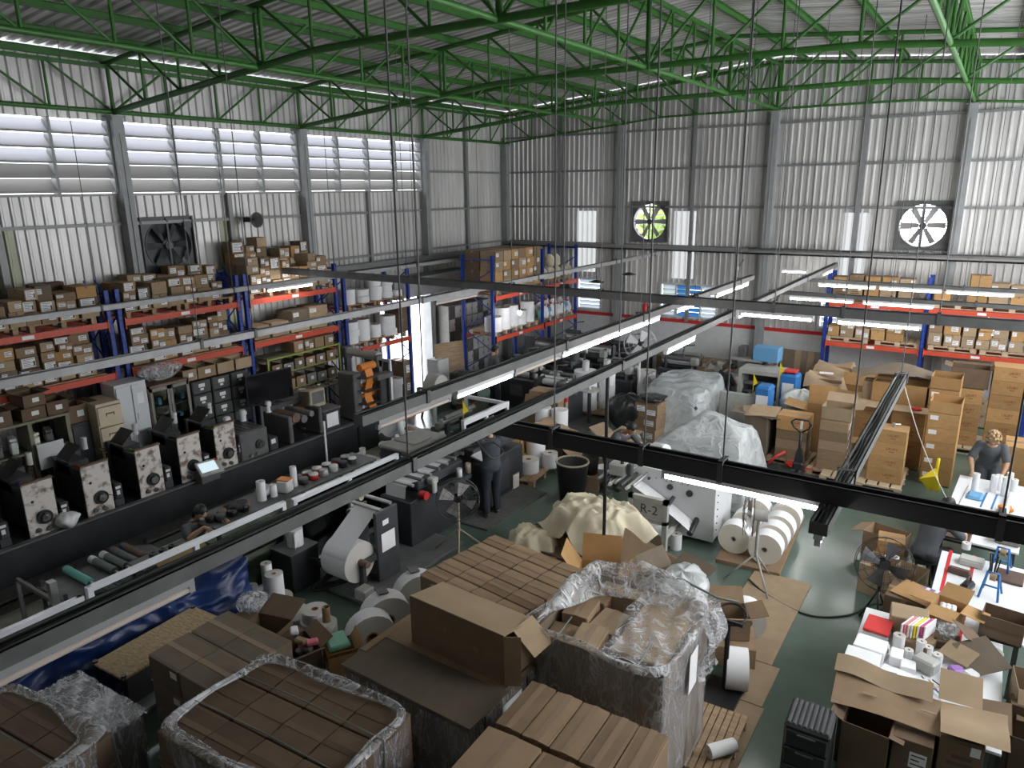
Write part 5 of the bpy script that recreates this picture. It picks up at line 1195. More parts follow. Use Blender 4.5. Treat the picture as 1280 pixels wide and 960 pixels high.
for y in (.3,.9): m=MB(); m.bb(.335,.34,y-.25,y+.25,.1,.7); obj('door',m,'mach_dk',t)
m=MB(); m.rbox((0,0,.02),(.24,.34,.03),.004); o=tag(obj('paper_pad',m,'paper',None,(-7.25,9.85,.97),.1),'white sheet of paper lying on the black label press','paper'); o.rotation_euler=(0,.25,.1)
t=thing('press_stand','dark stand under the white paper on the label press','stand',(-7.15,9.85,0)); m=MB(); m.rbox((0,0,.46),(.28,.4,.92),.02); obj('body',m,'mach_dk',t)
for i,(x,y,c,h) in enumerate(((-7.2,9.15,'white_dull',.16),(-7.2,9.4,'cream_dk',.18))): m=MB(); m.lathe([(0,0),(.05,0),(.05,h),(.035,h),(.03,h-.02),(0,h-.02)],12); tag(obj('pot',m,c,None,(x,y,.835)),('white bottle on the label press shelf','olive tin on the label press shelf')[i],'container')
m=MB(); m.bb(-.3,.3,-.95,.95,0,.025); m.bb(-.28,.28,-.93,.93,.025,.03); tag(obj('floor_mat',m,'rubber_mat',None,(-6.88,10.05,.001),-.02),'grey rubber mat the standing man stands on','mat')
# long bench with inks behind the partition
t=thing('ink_bench','long bench of ink tins and rags behind the glass partition','bench',(-9.15,7.2,0)); m=MB(); m.rbox((0,0,.93),(.62,3.3,.04),.006); obj('top',m,'mach_mid',t)
for x in (-.26,.26):
    for y in (-1.58,0,1.58): m=MB(); m.bb(x-.025,x+.025,y-.025,y+.025,0,.91); obj('leg',m,'mach_dk',t)
m=MB(); m.bb(-.28,.28,-1.55,1.55,.3,.33); obj('shelf',m,'mach_dk',t)
random.seed(51)
for i in range(12):
    x=-9.0-.17*(i%2)-.05; y=7.35+(i//2)*.22; c=random.choice(['ink','ink','rust_brown','black','white_dull','orange','red']); m=MB(); m.lathe([(0,0),(.075,0),(.075,.09),(.07,.1),(0,.1)],14); m.lathe([(.079,.085),(.079,.105),(0,.105)],14,1)
    tag(obj('ink_tin',m,[c,random.choice(['ink','mach_mid','white_dull','steel'])],None,(x,y,.952)),'ink tin on the bench, %s pair from the paper rolls, %s row'%(ordn(i//2),'inner' if i%2 else 'outer'),'ink tin','ink tins on the bench')
for i in range(7):
    y=5.65+i*.1; m=MB(); m.lathe([(0,0),(.07,0),(.08,.08),(.06,.10),(0,.09)],12); tag(obj('ink_tin',m,('black','mach_dk','rust_brown','black','mach_mid','black','rust_brown')[i],None,(-9.1+.1*(i%2),y,.952)),'dark squat tin by the seated worker, %s along'%ordn(i),'ink tin','ink tins by the worker')
for i,(x,y,r,h) in enumerate(((-9.08,6.55,.07,.32),(-9.05,6.75,.055,.2),(-9.10,7.20,.055,.34))): reel((x,y,.952),r,h,('tall white paper roll standing at the partition','short white roll between two tall ones','second tall white paper roll, farther along the bench')[i],'paper rolls on the ink bench')
bag((-9.2,6.7,.952),.14,.16,'white rag heap beside the tall paper roll','white_dull',81); bag((-9.1,6.1,.952),.16,.14,'dark rag heap on the ink bench','black_rub',82)
m=MB(); m.rbox((0,0,.1),(.2,.2,.2),.02); m.rbox((0,0,.21),(.22,.16,.02),.004,1); tag(obj('tissue_box',m,['white_dull','orange'],None,(-9.05,6.98,.952),.3),'white tub topped with orange paper on the ink bench','tub')
for i in range(5): m=MB(); m.rbox((0,0,.012),(.04,.3,.024),.004); tag(obj('wood_stick',m,'rust_brown',None,(-9.3+.05*i,7.42,.955+.003*i),.5+.1*i),'brown stick beside the ink tins, %s of five'%ordn(i),'stick','sticks on the ink bench')
# rack of rubber rollers behind the glass
t=thing('roller_cart','low trolley holding coated rollers beside the partition','trolley',(-9.78,4.45,0)); m=MB(); m.rbox((0,0,.52),(.7,1.5,.03),.005); m.rbox((0,0,.2),(.7,1.5,.03),.005); obj('shelf',m,'mach_mid',t)
for x in (-.32,.32):
    for y in (-.72,.72): m=MB(); m.bb(x-.02,x+.02,y-.02,y+.02,0,.62); obj('leg',m,'mach_dk',t)
for i,(y,c,cap) in enumerate(((4.08,'teal','teal'),(4.42,'green_roll','white'),(4.58,'green_roll','white'),(4.73,'green_roll','mach_mid'),(4.88,'rust_brown','mach_mid'))):
    t=thing('rubber_roller','%s roller on the trolley, %s from the gate end'%(('teal','green, white-tipped','second green, white-tipped','plain green','brown')[i],ordn(i)),'roller',(-9.78,y,.60),.0,'coated rollers'); m=MB(); m.cyl((-.3,0,0),(.25,0,0),.055,n=14); obj('body',m,c,t); m=MB(); m.cyl((-.38,0,0),(-.26,0,0),.057,n=14); obj('cap',m,cap,t); m=MB(); m.cyl((.25,0,0),(.36,0,0),.02,n=8); obj('shaft',m,'steel',t)
for i in range(5): m=MB(); m.cyl((-.3,0,0),(.3,0,0),.05,n=12); m.cyl((.3,0,0),(.36,0,0),.02,n=8); tag(obj('metal_roller',m,'steel' if i%2 else 'mach_mid',None,(-9.6,3.95+i*.16,.27)),'bare metal roller on the lower trolley shelf, %s along'%ordn(i),'roller','bare rollers')
for i in range(6):
    m=MB(); m.ring((0,0,0),(0,0,.06),.05,.025,14); tag(obj('gear_ring',m,'mach_dk',None,(-9.06+.12*(i%2),4.72+.14*(i//2),.815)),'small dark gear ring behind glass, %s row, %s'%(ordn(i//2),'inner' if i%2 else 'outer'),'gear','gear rings behind the glass')
t=thing('parts_table','small table of gear rings behind the glass partition','table',(-9.0,4.78,0)); m=MB(); m.rbox((0,.1,.8),(.4,.9,.03),.004); obj('top',m,'mach_mid',t)
for x in (-.17,.17):
    for y in (-.3,.5): m=MB(); m.bb(x-.02,x+.02,y-.02,y+.02,0,.79); obj('leg',m,'mach_dk',t)
m=MB(); m.bb(-.12,.12,-.35,.35,0,.006); o=tag(obj('cardboard_piece',m,'card_or',None,(-8.62,4.9,.86),-.2),'orange-brown cardboard strip propped against the glass','cardboard'); o.rotation_euler=(0,.35,-.1)
t=thing('gate_frame','grey steel gate frame in the aisle by the partition end','gate',(-9.3,3.35,0)); m=MB(); m.bb(-.5,-.45,-.02,.02,0,.95); m.bb(.4,.45,-.02,.02,0,.95); m.bb(-.5,.45,-.02,.02,.9,.95); obj('frame',m,'mach_mid',t); m=MB(); m.bb(.45,.55,-.04,.04,.9,1.2); obj('bracket',m,'steel',t)

cable('black cable sagging from the heavy rail down to the label press',[(-3.2,3.95,3.76),(-4.6,5.8,2.9),(-6.2,8.2,1.9),(-7.2,9.2,1.30)],.012)
cable('second black cable dropping to the label press beside the standing man',[(-3.2,4.25,3.76),(-4.4,6.2,2.7),(-5.9,8.6,1.75),(-7.1,9.9,1.32)],.010)
# ---------- slitting machine R-2
def text_mesh(s,size,name,mats,ext=.001):
    c=D.curves.new('t','FONT'); c.body=s; c.size=size; c.extrude=ext; c.align_x='CENTER'; c.align_y='CENTER'
    o=D.objects.new('t',c); COL.objects.link(o); dg=bpy.context.evaluated_depsgraph_get(); me=D.meshes.new_from_object(o.evaluated_get(dg)); D.objects.remove(o); D.curves.remove(c)
    me.name=name; me.materials.clear(); me.materials.append(MATS[mats]); return me
t=thing('slitting_machine','white slitting machine marked R-2 with rewinding web and drilled side plate','slitter',(-3.9,10.6,0))
m=MB(); m.prism([(-.72,.08),(.70,.08),(.70,.98),(.62,1.08),(-.60,1.14),(-.72,1.0)],-.03,.03,0,RX(PI/2)); obj('side_plate',m,'mach_white',t)
m=MB(); m.prism([(-.72,.08),(.70,.08),(.70,.98),(.62,1.08),(-.60,1.14),(-.72,1.0)],-.03,.03,0,T(0,.85,0)@RX(PI/2)); obj('side_plate',m,'mach_white',t)
m=MB(); m.bb(.64,.70,.03,.82,.1,1.0); m.bb(-.7,.64,.03,.82,.1,.2); m.bb(.0,.62,.03,.82,.98,1.06); obj('end_cover',m,'mach_white',t)
for k in range(6): m=MB(); m.cyl((.70,.1,.25+k*.12),(.712,.1,.25+k*.12),.012,n=8); obj('bolt',m,'black',t)
for x,z,r in ((-.05,.88,.05),(.28,.84,.055),(-.3,.72,.03),(-.42,.95,.025)):
    m=MB(); m.cyl((x,-.06,z),(x,-.03,z),r,n=14); obj('bearing',m,'mach_dk',t)
for i in range(7): m=MB(); m.cyl((-.30+.09*i,-.035,.98+.02*math.sin(i*2)),(-.30+.09*i,-.03,.98+.02*math.sin(i*2)),.010,n=7); obj('hole',m,'black',t)
m=MB(); m.cyl((.42,-.32,.30),(.42,0,.42),.045,n=12); m.cyl((.42,-.34,.29),(.42,-.30,.305),.05,n=12); obj('rewind_shaft',m,'black',t)
m=MB(); m.cyl((-.05,-.45,.50),(.02,-.05,.72),.035,n=12); obj('rewind_shaft',m,'mach_dk',t)
m=MB(); m.grid(10,2,lambda u,v:(-.62+1.06*u,-.36+.30*v+.02*u,.92-.60*u+.03*math.sin(PI*u))); obj('web',m,'paper',t)
m=MB()
for x in (-.42,.16): m.bb(x-.04,x+.04,-.78,-.70,0,.95)
m.bb(-.46,.20,-.78,-.70,.88,.95); m.bb(-.46,.20,-.78,-.70,.54,.60); obj('front_frame',m,'mach_lt',t)
m=MB(); m.bb(-.38,.12,-.76,-.74,.60,.88); sg=obj('sign_plate',m,'mach_lt',t)
o=link(D.objects.new('sign_text',text_mesh('R-2',.21,'r2','ink'))); o.parent=sg; o.matrix_local=T(-.11,-.7625,.74)@RX(PI/2)
for x in (-.42,.16): m=MB(); m.bb(x-.03,x+.03,-.72,.8,.3,.36);obj('beam',m,'mach_lt',t)
for k in range(7): m=MB(); m.cyl((-1.05+.1*k,-.65,1.02-.03*(k%3)),(-1.05+.1*k,.75,1.02-.03*(k%3)),.028,n=10); obj('roller',m,('steel','mach_dk','paper')[k%3],t)
m=MB(); m.rbox((-.82,-.3,1.15),(.30,.34,.22),.03); obj('guide_unit',m,'mach_lt',t); m=MB(); m.rbox((-.95,.3,1.13),(.25,.3,.2),.03); obj('guide_unit',m,'mach_lt',t)
m=MB(); m.cyl((-.75,-.4,1.2),(-.75,-.4,1.42),.03,n=10); m.ball((-.75,-.4,1.43),.035,8); m.rbox((-.6,-.42,1.2),(.1,.1,.2),.02); obj('tension_post',m,'mach_dk',t)
m=MB(); m.cyl((-.62,.70,1.22),(-.36,.52,1.28),.10,n=16); m.cyl((-.78,.80,1.18),(-.62,.70,1.22),.06,n=12); m.bb(-.5,-.42,.55,.65,1.0,1.2); obj('unwind_head',m,'white',t)
for x in (.1,.6): m=MB(); m.cyl((x,.1,0),(x,.1,.1),.03,n=8); m.cyl((x,.75,0),(x,.75,.1),.03,n=8); obj('foot',m,'mach_dk',t)
for i,(x,y,r,h) in enumerate(((-4.05,10.25,.11,.34),(-3.85,10.3,.1,.28),(-3.68,10.22,.09,.26),(-4.15,10.0,.10,.42))): reel((x,y,0),r,h,'white roll standing under the R-2 web, %s from the frame'%ordn([1,2,3,0][i]),'rolls under the slitter')
# film-covered machine behind
t=thing('machine','grey machine hidden below the clear peaked sheet','machine',(-4.15,12.95,0)); m=MB(); m.rbox((.1,0,.36),(1.3,.9,.7),.03); m.rbox((.15,.1,.9),(.5,.5,.5),.03); obj('body',m,'mach_mid',t); m=MB(); m.cyl((-.2,-.1,1.08),(.3,-.1,1.08),.1,n=12); obj('roller',m,'white_dull',t)
def tent(u,v):
    x=(u-.5)*2; y=(v-.5)*2
    def fall(d,sh,e,drop):   # straight slope to a shoulder, then steep to the floor
        return drop*d/sh if d<sh else drop+(1.55-drop)*min(1,(d-sh)/(e-sh))
    z=1.55-max(fall(abs(x),.70,1.0,.26) if x>0 else fall(abs(x),.86,1.0,.80),fall(abs(y),.72,1.0,.45))-.10*min(abs(x),abs(y))
    return (-4.2+1.15*x,12.9+.88*y,max(.015,z+.02*math.sin(7*x+4*y)+.014*math.sin(13*y-6*x)))
m=MB(); m.grid(44,44,tent); tag(obj('plastic_sheet',m,'film_cover'),'clear plastic sheet peaked like a tent over a machine behind the slitter','plastic sheet')
t=thing('machine','long low machine under the flat clear sheet, before the blue-ended machine','machine',(-5.9,16.3,0)); m=MB(); m.rbox((0,0,.40),(1.4,1.9,.8),.03); m.rbox((.2,.3,.95),(.9,.8,.30),.03); obj('body',m,'mach_dk',t)
def flat(u,v):
    x=(u-.5)*2; y=(v-.5)*2; q=(abs(x)**5+abs(y)**5)**.2; h=1.16-.12*x*x+.05*y
    z=h if q<.72 else h*(1-((q-.72)/.32)**.8) if q<1.04 else 0
    return (-5.85+1.02*x,16.3+1.25*y,max(.02,z)+.03*math.sin(8*x+4*y)+.02*math.sin(15*y-7*x)+.05*max(0,x)*math.sin(12*y))
m=MB(); m.grid(44,44,flat); tag(obj('plastic_sheet',m,'film_cover'),'rumpled clear sheet over the long low machine near the blue cabinets','plastic sheet')
# machine with blue cabinets and yellow pennants
t=thing('machine','pale machine with blue control cabinets and yellow pennants','machine',(-4.3,17.5,0),0.)
m=MB()
for q in ((-.55,-.47,0,1.35),(.37,.45,0,1.35),(-.47,.37,1.25,1.35),(-.47,.37,.1,.2)): m.bb(q[0],q[1],-.3,.4,q[2],q[3])
obj('frame',m,'mach_lt',t); m=MB(); m.bb(-.46,.36,.3,.36,.2,1.25); m.rbox((-.1,0,.5),(.6,.3,.5),.02); obj('inner',m,'mach_dk',t)
for k in range(3): m=MB(); m.cyl((-.5,-.1,.55+.22*k),(.4,-.1,.55+.22*k),.06,n=12); obj('roller',m,('steel','mach_dk','mach_mid')[k],t)
for x,y,w,h,l in ((.62,-.1,.42,1.35,'p'),(.35,-1.3,.34,1.3,'p')):
    m=MB(); m.rbox((x,y,h/2),(w,.45,h),.05); cb=obj('control_cabinet',m,'blue',t); m=MB(); m.bb(x-.13,x+.13,y-.232,y-.226,h*.55,h*.85); obj('notice',m,'paper',cb); m=MB(); m.cyl((x,y-.24,h*.35),(x,y-.225,h*.35),.05,n=12); obj('dial',m,'mach_lt',cb)
m=MB(); m.rbox((.62,-.1,1.40),(.3,.35,.05),.02); obj('lid',m,'red',t)
m=MB(); m.rbox((-.1,.5,1.62),(.62,.4,.36),.02); obj('motor_housing',m,'blue_lt',t)
for x,y,z in ((.42,-.35,1.35),(-.15,-.4,1.0)):
    m=MB(); m.cyl((x,y,z-.3),(x,y,z+.3),.008,n=5); m.add([(x,y,z+.28),(x,y,z),(x+.10,y,z+.08)],[(0,1,2)]); m.add([(x,y+.004,z+.28),(x,y+.004,z),(x+.10,y+.004,z+.08)],[(0,2,1)]); obj('pennant',m,'yellow',t)
m=MB()
for k in range(6): m.cyl((-.75+.18*k,-1.25,.55+.08*k),(-.75+.18*k,-.4,.55+.08*k),.05,n=10)
obj('roller_bank',m,'steel',t); m=MB(); m.rbox((-.2,-1.35,.55),(.9,.08,1.0),.03); obj('side_plate',m,'mach_lt',t)
# waste bags, fluff pile
bag((-3.3,16.8,.0),.38,1.12,'huge white bag of shredded trimmings by the blue cabinet','fluff',91,sq=(1.1,.9),n=20)
bag((-3.42,15.7,.0),.36,.95,'black rubbish bag before the white trimmings','bag_black',92)
bag((-3.9,18.9,.0),.38,1.0,'black rubbish bag by the blue gable-rack post','bag_black',93)
t=thing('roll_core','long rust-red paper core leaning between blue cabinet and black bag','core',(-3.78,16.0,0)); m=MB(); m.ring((0,0,0),(-.08,.1,1.15),.06,.045,14,0,0); obj('tube',m,'orange',t)
# ---------- carton stacks on the right
def opc(*a,**k): return opencarton(*a,**k)
_orp={}
def print_box(loc,w,d,h,rz,label,group,col='card_or',txt=True,side=False,lab=False):
    """carton with the red word and a small line below it"""
    key=(col,txt,side,lab)
    if key not in _orp:
        m=MB(); m.rbox((0,0,.5),(1,1,1),.01); m.bb(-.5,.5,-.003,.003,1,1.002,1); m.bb(-.502,.502,-.06,.06,1.0,1.003,2)
        if lab: m.bb(-.42,-.16,-.505,-.5,.52,.82,3)
        if txt: m.bb(.06,.20,-.503,-.5,.36,.40,1)
        if side:
            for k in range(3): m.bb(.5,.505,-.3+.2*k,-.18+.2*k,.2+.2*k,.5+.2*k,3)
        _orp[key]=m.mesh('carton',[col,'print_dark','tape','paper'])
    o=link(D.objects.new('carton',_orp[key])); o.location=loc; o.rotation_euler=(0,0,rz); o.scale=(w,d,h); tag(o,label,'carton',group)
    if txt:
        if 'txt' not in _orp: _orp['txt']=text_mesh('LAURY',.26,'laury','print_red',.002)
        p=link(D.objects.new('printed_word',_orp['txt'])); p.parent=o; p.matrix_local=T(.13,-.503,.58)@RX(PI/2)@Matrix.Scale(.42,4,(1,0,0))
    return o
G3='red-printed cartons'
pallet((-1.62,15.0,0),0,'long pale pallet carrying the near stack of red-printed cartons','floor pallets',1.45,1.3,.13,'wood_pale')
for k in range(4): print_box((-1.24,14.78,.135+.262*k),.60,.42,.26,.0,'red-printed carton, %s layer of the near stack on the pale pallet'%(LAY[k] if k<3 else 'top'),G3)
m=MB(); m.cyl((0,0,0),(0,0,.06),.03,n=10); m.cyl((.0,0,.03),(.12,.02,.03),.02,n=8); tag(obj('tape_gun',m,'steel',None,(-1.2,14.85,1.186),.4),'small metal tape dispenser on the near stack','tape dispenser')
carton((-1.80,15.35,.135),.5,.4,.5,0,'card_or',0,'low orange carton behind the near stack',G3)
for k in range(4):
    print_box((-1.05,16.15,.02+.30*k),.60,.5,.298,0,'red-printed carton, %s layer of the stack under the sheeted board'%LAY[k],G3)
    print_box((-1.85,16.25,.02+.30*k),.5,.5,.298,0,'red-printed carton, %s layer of the stack half behind the short rail'%LAY[k],G3,side=True)
m=MB(); m.rbox((0,0,.012),(1.55,.85,.02),.003); tag(obj('board',m,'card_pale',None,(-1.42,16.2,1.225),-.02),'pale board laid across two stacks of red-printed cartons','board')
m=MB(); m.rbox((0,0,.03),(.18,.10,.06),.02); tag(obj('tape_gun',m,'red',None,(-.93,15.95,1.25),.3),'red tape dispenser lying on the pale board','tape dispenser')
opc((-1.30,16.5,1.25),1.0,.5,.42,-.03,'large printed carton upright on the pale board',None,'card_or',.5,(0,1,0,1),fa=(80,88,80,100))
carton((-1.75,16.6,1.25),.5,.45,.36,0,'card_pale',0,'tan carton at the open end of the pale board',G3)
m=MB(); m.grid(16,10,lambda u,v:(-.75+1.55*u,-.35+.75*v,.02+.18*math.sin(PI*u)+.05*v+.02*math.sin(9*u+4*v))); tag(obj('cardboard_sheet',m,'card_grey',None,(-1.35,16.75,1.66),.05),'curved flattened cardboard on the large printed carton','cardboard')
for k in range(2): carton((-1.3,17.6,.0+.55*k),1.1,.6,.545,0,'card_or',0,'big plain carton behind the boarded stacks, %s layer'%LAY[k],G3)
for k in range(5): print_box((-.42,15.55,.02+.285*k),.52,.6,.283,-.03,'tan carton with white tag, %s layer of the narrow column'%LAY[k],'white-tagged cartons','card_or',False,lab=True)
opc((-.42,15.55,1.45),.52,.6,.22,-.03,'open-topped tan carton crowning the narrow white-tagged column',None,'card_or',.0,(0,0,0,0))
for k in range(5): print_box((-.50,16.5,.02+.33*k),.52,.6,.328,-.03,'tan carton with white tag, %s layer of the column behind'%LAY[k],'white-tagged cartons','card_or',False,lab=True)
opc((-.50,16.5,1.68),.52,.6,.24,-.03,'open-topped tan carton on the taller white-tagged column',None,'card_or',.0,(0,0,0,0))
pallet((.25,18.05,0),0,'pale pallet under two columns of printed cartons by the gable rack','floor pallets',1.5,1.1,.14,'wood_pale')
for k in range(4): print_box((-.14,17.95,.145+.31*k),.58,.5,.308,0,'red-printed carton, %s layer, first column on the far pallet'%LAY[k],G3)
opc((-.14,18.0,1.40),.7,.5,.42,.02,'brown open carton topping the first column on the far pallet',None,'card_dk',.3,(0,1,1,1),fa=(0,85,75,75))
for k in range(6): print_box((.55,17.95,.145+.30*k),.58,.5,.298,.01*k-.02,'red-printed carton, %s layer, tall second column on the far pallet'%LAY[k],G3)
print_box((.95,15.9,.02),.7,.7,.9,0,'tall tan carton beside the curly-haired woman',G3,'card_or',False); 
# stacks by the pallet truck
for k in range(5): 
    print_box((-2.22,15.0,.13+.20*k),.52,.56,.198,0,'brown carton with white side labels, %s layer of the truck-side stack'%LAY[k],'stack beside the pallet truck','card',False,side=True)
pallet((-2.2,15.0,0),0,'pallet under the truck-side stack','floor pallets',.9,.8,.125); pallet((-3.05,15.25,0),0,'pallet under the brown stack beyond the truck','floor pallets',.9,.8,.125)
opc((-2.22,15.05,1.135),.55,.5,.26,.0,'pale open carton on the truck-side stack',None,'card_pale',.4,(0,1,0,1),fa=(60,40,60,80))
for k in range(3): print_box((-3.05,15.2,.13+.2*k),.6,.5,.198,0,'brown carton, %s layer of the stack beyond the truck'%LAY[k],'stack beyond the pallet truck','card',False)
print_box((-3.05,15.2,.735),.62,.5,.30,0,'red-printed orange carton topping the stack beyond the truck','stack beyond the pallet truck')
opc((-2.78,16.2,.0),.56,.6,.95,.05,'orange carton with one tall lid raised, behind the truck',None,'card_or',.75,(0,1,1,0),fa=(0,5,80,0))
opc((-2.30,16.65,.0),.36,.6,1.05,0,'tall tan carton opened wide between stacks',None,'card_or',.5,(0,1,0,1),fa=(0,60,0,120))
opc((-2.2,17.5,0),.9,.6,1.15,-.03,'long tan carton with pale raised lid',None,'card_or',.55,(1,1,0,1),fa=(100,45,0,100))
t=thing('carton_stand','tall grey carton topped with flattened cardboard sheets','carton',(-3.75,15.1,0)); m=MB(); m.rbox((0,0,.48),(.48,.5,.96),.01); obj('body',m,'card_grey',t)
for k,(a,w) in enumerate(((.1,1.0),(-.2,.85),(.35,.75),(.05,.6))): m=MB(); m.rbox((0,0,0),(w,.62,.008),.002,0,a); f=obj('cardboard_sheet',m,'card_pale' if k>1 else 'card_grey',t,(-.05+.04*k,.05,.975+.014*k)); f.rotation_euler=(.03*k,.06-.03*k,0)
bag((-4.3,14.95,.05),.25,.5,'white bag sagging beside the tall grey carton','white_dull',95)
m=MB(); m.grid(8,8,lambda u,v:(-.3+.6*u,-.25+.5*v,.6-.5*v+.06*math.sin(5*u))); tag(obj('cardboard_sheet',m,'card_grey',None,(-4.2,14.6,0)),'leaning grey cardboard beside the tent-covered machine','cardboard')
# sheeted carton pile further back
for k in range(2):
    for i in range(3): carton((-3.0+.02*k,17.9+.5*i,.0+.62*k),.75,.48,.615,0,'card',0,'carton of the sheeted pile, %s back, %s layer'%(ordn(i),LAY[k]),'sheeted carton pile')
def sheetp(u,v):
    x=-3.42+.95*u; y=17.55+1.8*v; z=1.27+.05*math.sin(6*u+9*v)+.03*math.sin(21*v)
    if u>.85: z-=(u-.85)*2.2
    if v<.1: z-=(.1-v)*2.5
    return (x,y,z)
m=MB(); m.grid(20,24,sheetp); tag(obj('kraft_sheet',m,'kraft'),'crumpled kraft sheeting laid over the carton pile by the blue post','paper sheet')
m=MB(); m.bb(-.15,.15,-.1,.1,0,.004); tag(obj('paper_label',m,'paper',None,(-2.98,17.85,1.34),.2),'white shipping label on the kraft sheeting','label')
for i in range(3): carton((-2.0+.02*i,18.6,.0+.40*i),.75,.5,.395,0,'card_or',0,'orange carton between sheeted pile and boarded stacks, %s layer'%LAY[i],'sheeted carton pile')
m=MB(); m.rbox((0,0,.01),(1.3,.7,.014),.003); o=tag(obj('cardboard_sheet',m,'card_grey',None,(-1.9,18.7,1.24),.1),'flattened grey cardboard on the orange cartons by the rack','cardboard'); o.rotation_euler=(.05,.06,.1)
for i in range(5): m=MB(); m.rbox((0,0,.7),(.3,.02,1.4),.004); o=tag(obj('cardboard_sheet',m,'card_pale' if i%2 else 'card_grey',None,(-4.3+.16*i,19.7,0),-.1),'tall cardboard panel leaning by the white wall, %s towards the blue post'%ordn(i),'cardboard','panels leaning by the wall'); o.rotation_euler=(-.12,0,-.1)
t=thing('hand_truck','small red hand truck by the leaning cardboard panels','hand truck',(-4.75,19.6,0)); m=MB()
for x in (-.14,.14): m.tube([(x,-.1,.1),(x,0,.6),(x,.1,1.2)],.018,6)
for z in (.4,.8,1.15): m.tube([(-.14,.0+.1*(z-.4),z),(.14,.0+.1*(z-.4),z)],.014,6)
obj('frame',m,'red',t); m=MB(); m.bb(-.18,.18,-.25,-.08,.02,.04); obj('toe_plate',m,'red',t)
for x in (-.16,.16): m=MB(); m.cyl((x-.02,-.02,.09),(x+.02,-.02,.09),.09,n=14); obj('wheel',m,'black_rub',t)
# pallet truck
t=thing('pallet_truck','red pallet truck with black loop handle','pallet truck',(-2.75,14.35,0),.0)
for s in (-1,1): m=MB(); m.add([(s*.04,.0,.12),(s*.30,.35,.10),(s*.30,.55,.10),(s*.18,.55,.10),(s*.18,.38,.10),(s*.02,.12,.12)],[(0,1,2,3,4,5)]); m.bb(min(s*.14,s*.30),max(s*.14,s*.30),.3,1.4,.06,.12); obj('fork',m,'red',t)
m=MB(); m.prism([(-.12,0),(.12,0),(.04,.45),(-.04,.45)],-.05,.05,0,T(0,.05,.12)@RX(PI/2)); m.rbox((0,.05,.2),(.2,.16,.2),.03); obj('pump',m,'black',t)
m=MB(); m.tube([(0,.05,.3),(0,.0,.95)],.028,8); obj('tiller',m,'black',t)
m=MB(); m.tube([(0,0,.92),(-.14,-.01,1.02),(-.19,-.02,1.12),(-.12,-.02,1.19),(.12,-.02,1.19),(.19,-.02,1.12),(.14,-.01,1.02),(0,0,.92)],.018,6); obj('handle',m,'black',t); m=MB(); m.bb(-.02,.02,-.02,.02,1.0,1.16); obj('lever',m,'white_dull',t)
for s in (-1,1): m=MB(); m.cyl((s*.03,-.02,.08),(s*.10,-.02,.08),.08,n=16); obj('wheel',m,'black_rub',t)
t=thing('pallet_truck','small dark pallet truck with red arm beside the tent-covered machine','pallet truck',(-3.3,14.1,0),.5); m=MB(); m.bb(-.25,-.12,0,.5,.06,.12); m.bb(.12,.25,0,.5,.06,.12); m.bb(-.25,.25,-.1,.05,.06,.25); obj('fork',m,'black',t); m=MB(); m.tube([(0,0,.2),(.15,-.1,.45),(.35,0,.5)],.025,6); obj('handle',m,'red',t); m=MB(); m.cyl((-.05,-.08,.07),(.05,-.08,.07),.07,n=12); obj('wheel',m,'black_rub',t)
# reels on cardboard in front of the slitter
m=MB(); m.rbox((0,0,.03),(.95,2.3,.06),.004); tag(obj('cardboard_mat',m,'card',None,(-2.60,11.3,.0),.06),'brown cardboard base beneath the label reels','cardboard')
m=MB(); m.ring((0,0,0),(0,0,1),1,.17,28,0,1); m.ring((0,0,-.01),(0,0,1.01),.17,.13,16,2,2); m.bb(-.5,.1,.3,.5,.2,.7,0); _rm['label']=m.mesh('label_reel',['paper','paper_warm','steel'])
for i,(x,y,l) in enumerate(((-2.33,10.32,'nearest in the open-floor column'),(-2.33,10.70,'second in the open-floor column'),(-2.33,11.08,'third in the open-floor column'),(-2.33,11.55,'last in the open-floor column'),(-2.83,10.42,'pen-marked one beside the fan foot'),(-2.80,10.95,'middle one in the slitter-side column'),(-2.80,11.5,'last in the slitter-side column'))):
    reel((x,y,.06+.25),.245,.25,'white label reel on edge, '+l,'label reels on the cardboard','x',PI/2+.05,'label')
def standfan(loc,rz,R_,hub,label,col='fan_guard',pole='mach_lt',tilt=0.,blade='fan_blade_grey',sp=.42,name='standing_fan'):
    t=thing(name,label,'fan',loc,rz); M_=T(0,0,hub)@RX(-tilt)   # guard faces -y
    for yy,k in ((-.10,1.),(.03,1.)):
        m=MB()
        for rr_ in (R_,R_*.72,R_*.42): m.tube([(rr_*math.cos(a*PI/12),yy+(.03 if yy<0 else -.02)*(1-rr_/R_)*-1,rr_*math.sin(a*PI/12)) for a in range(25)],.006 if rr_==R_ else .003,4,0,M_)
        for a in range(16): m.tube([(.05*math.cos(a*PI/8),yy*1.25,.05*math.sin(a*PI/8)),(R_*math.cos(a*PI/8),yy*.6,R_*math.sin(a*PI/8))],.003,4,0,M_)
        obj('guard',m,col,t)
    for k in range(4): m=MB(); m.grid(4,4,lambda u,v:((u-.5)*(.10+.25*v)*R_*1.6,-.03+(u-.5)*.06,.06+v*(R_*.82-.06)),0,True,M_@RY(k*PI/2+.4)); obj('blade',m,blade,t)
    m=MB(); m.cyl((0,-.06,0),(0,.0,0),.05,n=12,M=M_); m.cyl((0,.02,0),(0,.22,0),.085,n=14,M=M_); obj('motor',m,'mach_lt' if pole=='mach_lt' else 'black',t)
    m=MB(); m.cyl((0,.1,hub-.03),(0,.1,.45),.022,n=8); obj('pole',m,pole,t)
    for k in range(3): a=k*2*PI/3+.5; m=MB(); m.tube([(0,.1,.5),(sp*math.cos(a),.1+sp*math.sin(a),.015)],.014,6); obj('leg',m,pole,t)
    return t
